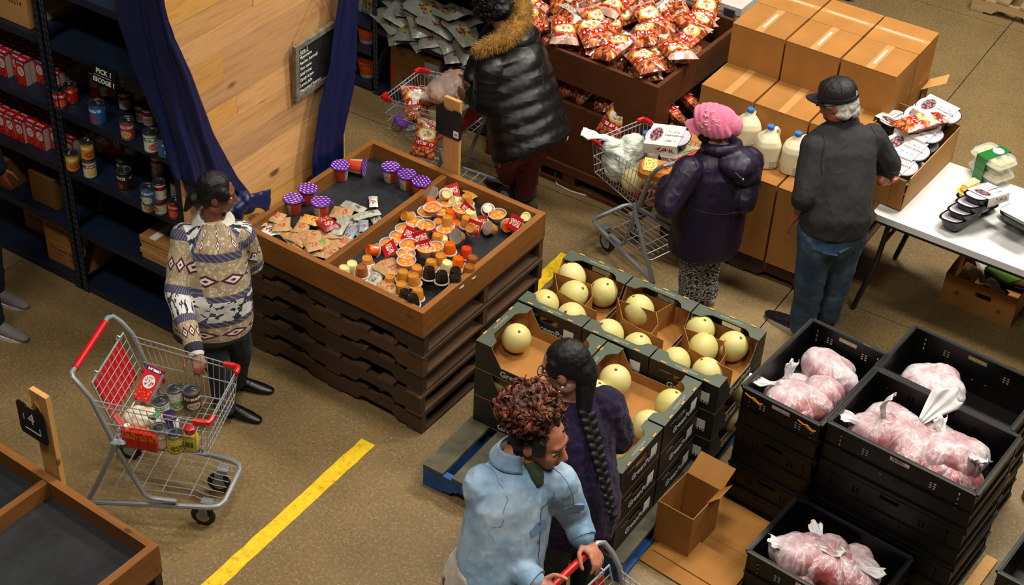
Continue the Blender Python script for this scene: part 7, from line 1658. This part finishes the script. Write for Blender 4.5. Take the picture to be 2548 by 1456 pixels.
q.cap(nsh, ne, .098, .076); q.cap(ne, nw.lerp(ne, .12), .076, .056); q.cap(fsh, fe, .09, .07); q.cap(fe, fw_.lerp(fe, .1), .07, .055)
jk = blob(q, 'denim_jacket', DNM, F.o, .0085, 5, (.013, .11))
q = MB(); n_ = nk+V(0, 0, .01)
q.grid(lambda u, v: n_+(F.r*math.cos(rad(-235+290*u))+F.f*(-1)*math.sin(rad(-235+290*u))*-1)*(.068+.040*v)+V(0, 0, .045-.062*v+.008*math.sin(9*u))-F.f*.008, 24, 5); o = q.build('jacket_collar', DNM, F.o, 'all'); o.modifiers.new('s', 'SOLIDIFY').thickness = .008
q = MB(); q.tube([nk+F.f*.07+V(0, 0, .015), nk.lerp(pv, .06)+F.f*.105, nk.lerp(pv, .13)+F.f*.128], [.034, .034, .018], 10); blob(q, 'green_top', cloth('green_top', '2f3f2c', .85, .3), F.o, .008, 2)
DSE = mat('denim_seam', '6382a0', .9); DDK = mat('denim_dark_seam', '3d566e', .9)
ch = nk.lerp(pv, .15)
surfline(jk, [ch+F.f*.2, nk.lerp(pv, .5)+F.f*.22, nk.lerp(pv, .8)+F.f*.22, pv+F.f*.24], .0022, DDK, 'front_placket', F.o)
for sx, sh in ((1, nsh), (-1, fsh)):
    surfline(jk, [sh+V(0, 0, .09)-F.r*sx*.02, sh+F.f*.10-F.r*sx*.01, sh+F.f*.08+V(0, 0, -.09)+F.r*sx*.01], .0013, DSE, 'armhole_seam', F.o); surfline(jk, [sh+V(0, 0, .09)-F.r*sx*.02, sh-F.f*.10-F.r*sx*.01, sh-F.f*.08+V(0, 0, -.09)+F.r*sx*.01], .0013, DSE, 'armhole_seam', F.o)
    ok, loc, nr, _ = jk.closest_point_on_mesh(sh.lerp(nk, .40)+F.f*.22+V(0, 0, -.15)); t1 = F.r-nr*F.r.dot(nr); t1.normalize(); t2 = nr.cross(t1)
    q = MB(); q.prism([(-.045, .02), (.045, .02), (.045, -.012), (0, -.026), (-.045, -.012)], 'z', -.008, .002); o = q.build('chest_pocket_flap', DSE, F.o); o.matrix_local = Matrix.Translation(loc) @ Matrix((t1, t2, nr)).transposed().to_4x4()
surfline(jk, [nsh-F.f*.15+V(0, 0, -.03), nk.lerp(pv, .22)-F.f*.2, fsh-F.f*.15+V(0, 0, -.03)], .0013, DSE, 'back_yoke_seam', F.o)
for f_ in (.36, .52, .68, .84):
    ok, loc, nr, _ = jk.closest_point_on_mesh(nk.lerp(pv, f_)+F.f*.25+F.r*.012); MB().lathe([(.007, 0), (.007, .003), (.004, .004)], 10, Matrix.Translation(loc) @ nr.to_track_quat('Z', 'Y').to_matrix().to_4x4()).build('button', TIN, F.o, True)
for w_, e_, r_ in ((fw_, fe, .058), (nw, ne, .06)):
    d_ = (e_-w_).normalized(); q = MB(); q.tube([w_+d_*.005, w_+d_*.05], [r_, r_+.002], 16); q.build('jacket_cuff', DNM, F.o, True)
SKIRT = (lambda k: (k.l(k.mix(k.ramp(k.n('ShaderNodeTexVoronoi', Vector=k.coord(), Scale=15.).outputs['Distance'], [(.2, (1, 1, 1, 1)), (.26, (0, 0, 0, 1))]), 'b9aca0', '8a4a2a'), k.b.inputs['Base Color']), k.set(Roughness=.85), k.bump(k.noise(k.coord(scale=(4, 4, 2)), 4, 4), .4, .02), k.m)[3])(NT('flowered_cream_cloth'))
q = MB(); F.torso(q, [(pv+V(-.04, 0, -.32), .23, .20), (pv+V(-.03, 0, -.15), .235, .21), (pv+V(-.02, 0, -.03), .225, .195), (pv+V(0, 0, .08), .19, .16)])
blob(q, 'flowered_top', SKIRT, F.o, .009, 4, (.02, .12))
q = MB()
for h_, k_, a_ in ((pv-F.r*.1+V(0, 0, -.2), kL, aL), (pv+F.r*.1+V(0, 0, -.2), kR, aR)): q.cap(h_, k_, .12, .085); q.cap(k_, a_, .083, .07)
blob(q, 'jeans', JEAN, F.o, .009, 3, (.018, .06))
F.shoe(aL, 0, 'shoe', BSHOE, 1.0); F.shoe(aR, -5, 'shoe', BSHOE, 1.0)
HD = mat('hair_dark_brown', '1c0f0a', .6, var=.3, vs=50, bump=.5, bs=110); HR1 = mat('curl_copper', '6b2f16', .5, var=.3, vs=30); HR2 = mat('curl_red_brown', '47180f', .5, var=.3, vs=30); HR3 = mat('curl_amber', '8a4a22', .5)
q = MB(); q.ell(F.hp(0, -.028, .038), (.082, .096, .094), F.hR, 16, 10); q.ell(F.hp(0, -.07, -.035), (.074, .055, .075), F.hR); q.ell(F.hp(0, -.075, -.085), (.055, .04, .05), F.hR)
for sx in (-1, 1): q.ell(F.hp(sx*.066, .012, .02), (.018, .045, .05), F.hR); q.ell(F.hp(sx*.066, -.045, -.03), (.02, .03, .05), F.hR)
blob(q, 'hair', HD, F.o, .006, 2, (.02, .022))
bc = F.P(1318, 1012, 1.62); q = MB(); q.ell(bc, (.115, .115, .085), None, 16, 10); blob(q, 'hair_bun', HR2, F.o, .007, 2, (.05, .03))
curls(F, bc, (.116, .116, .088), 330, 8, HR1, 'bun_curls', (.012, .022), .0026, 1.15, [HR1, HR2, HR2, HD, HR3], 6, .016)
curls(F, F.hp(0, -.01, .05), (.08, .09, .075), 70, 12, HD, 'hair_wisps', (.008, .013), .0018)
MB().ell(F.hp(.084, -.012, -.045), .005, n=8, k=6).build('earring', TIN, F.o, True)
# ---------- woman with a long braid and glasses
SK5 = skin('skin_rose', 'ad7460'); F = Fig('woman with glasses, a long black braid and a fuzzy purple sweater at the melon boxes', (-2.43, 4.36), 150, 1.0)
hc = F.P(1405, 912, 1.435); nk = F.P(1425, 985, 1.28); pv = F.P(1432, 1215, .86)
F.head(hc, dirv(192, -22), SK5, 1.0, neck=nk, brow='120c0a')
lsh, rsh = F.P(1370, 1035, 1.21), F.P(1505, 1010, 1.22); le, lw = F.P(1345, 1110, .98), F.P(1330, 1050, .93); re_, rw = F.P(1535, 1085, 1.0), F.P(1500, 1080, .84)
F.limb(lsh, le, lw, .054, .043, .03); F.limb(rsh, re_, rw, .054, .043, .03); F.hand(lw, V(-.8, .6, -.3), V(0, 0, 1), .4); F.hand(rw, V(-.3, .8, -.3), V(0, 0, 1), .4)
F.torso(F.b, [(pv+V(0, 0, -.1), .17, .13), (pv.lerp(nk, .5), .16, .12), (pv.lerp(nk, .85), .16, .1), (nk, .056, .056)])
kL, kR = pv-F.r*.09+V(0, 0, -.42), pv+F.r*.09+V(0, 0, -.42); aL, aR = V(kL.x+.03, kL.y-.03, .09), V(kR.x+.03, kR.y-.03, .09)
F.limb(pv-F.r*.09, kL, aL, .09, .06, .04); F.limb(pv+F.r*.09, kR, aR, .09, .06, .04)
F.body(SK5)
FUZ = cloth('fuzzy_purple', '1c0d30', .95, .5, (8, 8, 8), .4, sheen=.06, det=6)
q = MB(); F.torso(q, [(pv+V(0, 0, -.22), .20, .18), (pv+V(0, 0, -.12), .215, .19), (pv+V(0, 0, 0), .20, .17), (pv.lerp(nk, .4), .18, .15), (pv.lerp(nk, .7), .19, .145), (pv.lerp(nk, .9), .16, .11), (nk, .08, .08)])
q.cap(lsh, le, .092, .08); q.cap(le, lw.lerp(le, .1), .08, .06); q.cap(rsh, re_, .092, .082); q.cap(re_, rw.lerp(re_, .1), .08, .06)
blob(q, 'fuzzy_sweater', FUZ, F.o, .0085, 3, (.02, .04))
q = MB()
for h_, k_, a_ in ((pv-F.r*.09+V(0, 0, -.1), kL, aL), (pv+F.r*.09+V(0, 0, -.1), kR, aR)): q.cap(h_, k_, .11, .08); q.cap(k_, a_, .078, .066)
blob(q, 'jeans', JEAN, F.o, .009, 3)
F.shoe(aL, 150, 'shoe', BSHOE, 1.0); F.shoe(aR, 150, 'shoe', BSHOE, 1.0)
q = MB(); q.ell(F.hp(0, -.030, .036), (.083, .100, .095), F.hR, 16, 10); q.ell(F.hp(0, -.085, -.02), (.07, .05, .075), F.hR); q.cap(F.hp(0, -.085, -.05), nk-F.f*.10+V(0, 0, .02), .05, .034)
for sx in (-1, 1): q.ell(F.hp(sx*.065, .01, .03), (.02, .045, .05), F.hR)
blob(q, 'hair', HB, F.o, .006, 3, (.008, .03))
q = MB(); b0 = nk-F.f*.12+V(0, 0, .0); b1 = pv.lerp(nk, .55)-F.f*.195+F.r*.02; b2 = pv-F.f*.235+F.r*.05+V(0, 0, .02)
for i in range(26):
    t_ = i/25; c_ = (b0.lerp(b1, t_*2) if t_ < .5 else b1.lerp(b2, t_*2-1)); side = 1 if i % 2 else -1; w_ = .0265*(1-.5*t_)
    q.ell(c_+F.r*side*w_*.55, (w_*.85, w_*.8, .034*(1-.3*t_)), Matrix.Rotation(side*.7, 3, F.f), 12, 8)
blob(q, 'braid', HB, F.o, .0045, 1)
GLS = mat('glasses_metal', '4a2a2c', .25, .4)
for sx in (-1, 1):
    q = MB(); q.tube([F.hp(sx*.036+.027*math.cos(a), .098, .006+.021*math.sin(a)) for a in [2*PI*j/16 for j in range(16)]], .0022, 5, True); q.tube([F.hp(sx*.063, .096, .010), F.hp(sx*.08, .05, .010), F.hp(sx*.083, -.01, .004)], .0022, 5); q.build('glasses_frame', GLS, F.o, True)
    MB().lathe([(.026, 0), (.026, .001)], 16, Matrix.Translation(F.hp(sx*.036, .098, .006)) @ F.hR.to_4x4() @ Matrix.Rotation(PI/2, 4, 'X')).build('lens', mat('lens_glass', 'cfd2d6', .05, alpha=.22, spec=.8), F.o)
    MB().ell(F.hp(sx*.085, -.008, -.045), .0055, n=8, k=6).build('pearl_earring', PAPER, F.o, True)
MB().tube([F.hp(-.01, .1, .008), F.hp(.01, .1, .008)], .002, 5).build('glasses_bridge', GLS, F.o)
# ---------- legs of a walker at the left edge
g = A_ = at(-22, 790, 0); F = Fig('walker at the left edge, only dark trousers and grey sneakers in view', (g.x, g.y), 20, 1.0)
aL, aR = F.P(-14, 715, .09), F.P(-16, 795, .09); pv = (aL+aR)/2+V(-.02, 0, .83); nk = pv+V(0, 0, .5)
F.head(nk+V(.0, 0, .17), dirv(20), SK2, 1.0, neck=nk)
F.torso(F.b, [(pv+V(0, 0, -.08), .16, .12), (pv.lerp(nk, .5), .16, .12), (pv.lerp(nk, .85), .17, .1), (nk, .056, .056)])
for sx, a_ in ((1, aR), (-1, aL)):
    sh = nk+F.r*.18*sx+V(0, 0, -.06); el = sh+V(-.03, 0, -.28)+F.r*.05*sx; wr = el+F.f*.08+V(0, 0, -.22); F.limb(sh, el, wr, .055, .044, .03); F.hand(wr, V(.1, 0, -1), F.f, .3*sx)
    F.limb(pv+F.r*.09*sx, (pv+F.r*.09*sx).lerp(a_, .5), a_, .085, .058, .038)
F.body(SK2, .008)
NVT = cloth('navy_trousers', '0d1422', .8, .4)
q = MB()
for sx, a_ in ((1, aR), (-1, aL)): h_ = pv+F.r*.09*sx; q.cap(h_, h_.lerp(a_, .5), .115, .08); q.cap(h_.lerp(a_, .5), a_, .08, .062)
blob(q, 'trousers', NVT, F.o, .009, 3, (.015, .06))
q = MB(); F.torso(q, [(pv, .185, .15), (pv.lerp(nk, .5), .185, .15), (pv.lerp(nk, .88), .18, .115), (nk, .075, .07)])
for sx in (1, -1): sh = nk+F.r*.18*sx+V(0, 0, -.06); el = sh+V(-.03, 0, -.28)+F.r*.05*sx; wr = el+F.f*.08+V(0, 0, -.22); q.cap(sh, el, .085, .066); q.cap(el, wr, .066, .048)
blob(q, 'jacket', NVT, F.o, .009, 4, (.02, .08))
for a_, yy in ((aL, 12), (aR, 12)): F.shoe(a_, yy, 'sneaker', mat('grey_sneaker', '6a6660', .7), 1.05, sole=PAPER)
q = MB(); q.ell(F.hp(0, -.02, .035), (.082, .1, .095), F.hR, 16, 10); blob(q, 'hair', HB, F.o, .007, 2)
# ---------------------------------------------------------------- what fills the dark shelves behind the right curtain
SACK = uvmat('food_sack_print', lambda k, u, v: k.mix(k.math('MULTIPLY', disc(k, u, v, .5, .42, .34, .26), k.math('ADD', k.math('MULTIPLY', scrib(k, 9, 9, .5), .6), .4)), k.mix(k.math('MULTIPLY', scrib(k, 7, 30, .6), .4), '6f6f68', '8f8f88'), k.mix(scrib(k, 6, 6, .52), '5a2418', '7a7a2c')), .3)
_sk = [pillow_mesh(.20, .28, .05, 30+i, .5).mesh('food_sack', SACK, 'all') for i in range(4)]
rr = random.Random(9); sacks = []
for i, (px, py, z, rd) in enumerate(((960, 42, .60, 70), (985, 75, .57, 40), (1010, 45, .64, 95), (1035, 90, .57, 65), (1050, 50, .68, 50), (1085, 105, .57, 80), (1090, 60, .70, 100), (1115, 85, .64, 60), (1135, 120, .57, 45), (1150, 80, .70, 75), (1000, 20, .66, 60), (1060, 20, .76, 85), (1120, 30, .78, 70), (1165, 45, .70, 60), (1165, 110, .62, 55), (1025, 62, .62, 20), (1075, 80, .63, 30))):
    p = at(px, py, z); y = min(max(p.y, 7.60), 7.98)
    o = link('food_sack', rr.choice(_sk), None, (max(p.x, -5.74), y, z), (rad(rr.uniform(-14, 25)), rad(rr.uniform(-15, 15)), rad(rd))); tag(o, '', 'food pack', 'food packs on the dark shelf'); sacks.append(o)
ranked(sacks, 'grey plastic food pack in the heap on the dark back shelf, %s', 'food packs on the dark shelf')
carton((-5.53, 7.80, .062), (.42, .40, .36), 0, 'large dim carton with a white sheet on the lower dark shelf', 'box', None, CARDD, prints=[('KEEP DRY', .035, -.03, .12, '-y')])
o = [x for x in COL.objects if x.name.startswith('carton')][-1]
cl = [x for x in COL.objects if x.get('label', '').startswith('large dim carton')][0]
MB().b2((.08, -.2025, .2), (.2, -.2005, .32)).build('paper_sheet', mat('grey_paper', '8a8a88', .8), cl); MB().b2((-.1, -.2025, .05), (.04, -.2005, .10)).build('shipping_label', mat('grey_paper', '8a8a88', .8), cl); MB().b2((-.205, -.203, .08), (-.18, -.2, .20)).build('red_sticker', CRED, cl)
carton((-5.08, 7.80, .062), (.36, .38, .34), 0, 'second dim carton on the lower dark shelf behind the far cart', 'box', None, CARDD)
OCUP = uvmat('orange_tub_print', lambda k, u, v: k.mix(k.math('GREATER_THAN', v, .3), 'b8b0a4', 'c04a14'), .35)
def mk_ocup():
    t = thing('orange_tub', 'tub', 'tub'); MB().lathe([(.055, 0), (.058, .004), (.072, .11)], 20).build('tub', OCUP, t, True); MB().lathe([(.074, .11), (.076, .113), (.076, .12), (.07, .123)], 20).build('lid', mat('orange_lid', '9c3a14', .4), t, True); return t
K = Kind(mk_ocup)
for x in (-5.98, -6.14, -6.30):
    for z in (.331, .061): K((x, 7.66, z), rr.uniform(0, 6))
ranked(K.all, 'orange tub on the dark shelf behind the right curtain, %s', 'orange tubs')
pks = []
for i in range(6): o = link('food_sack', _sk[i % 4], None, (-5.97-.11*i, 7.68, .64), (rad(75), 0, rad(rr.uniform(-8, 8)))); o.scale = (.55, .75, 1); tag(o, '', 'food pack', 'standing food packs'); pks.append(o)
ranked(pks, 'food pack standing on the shelf above the orange tubs, %s', 'standing food packs')
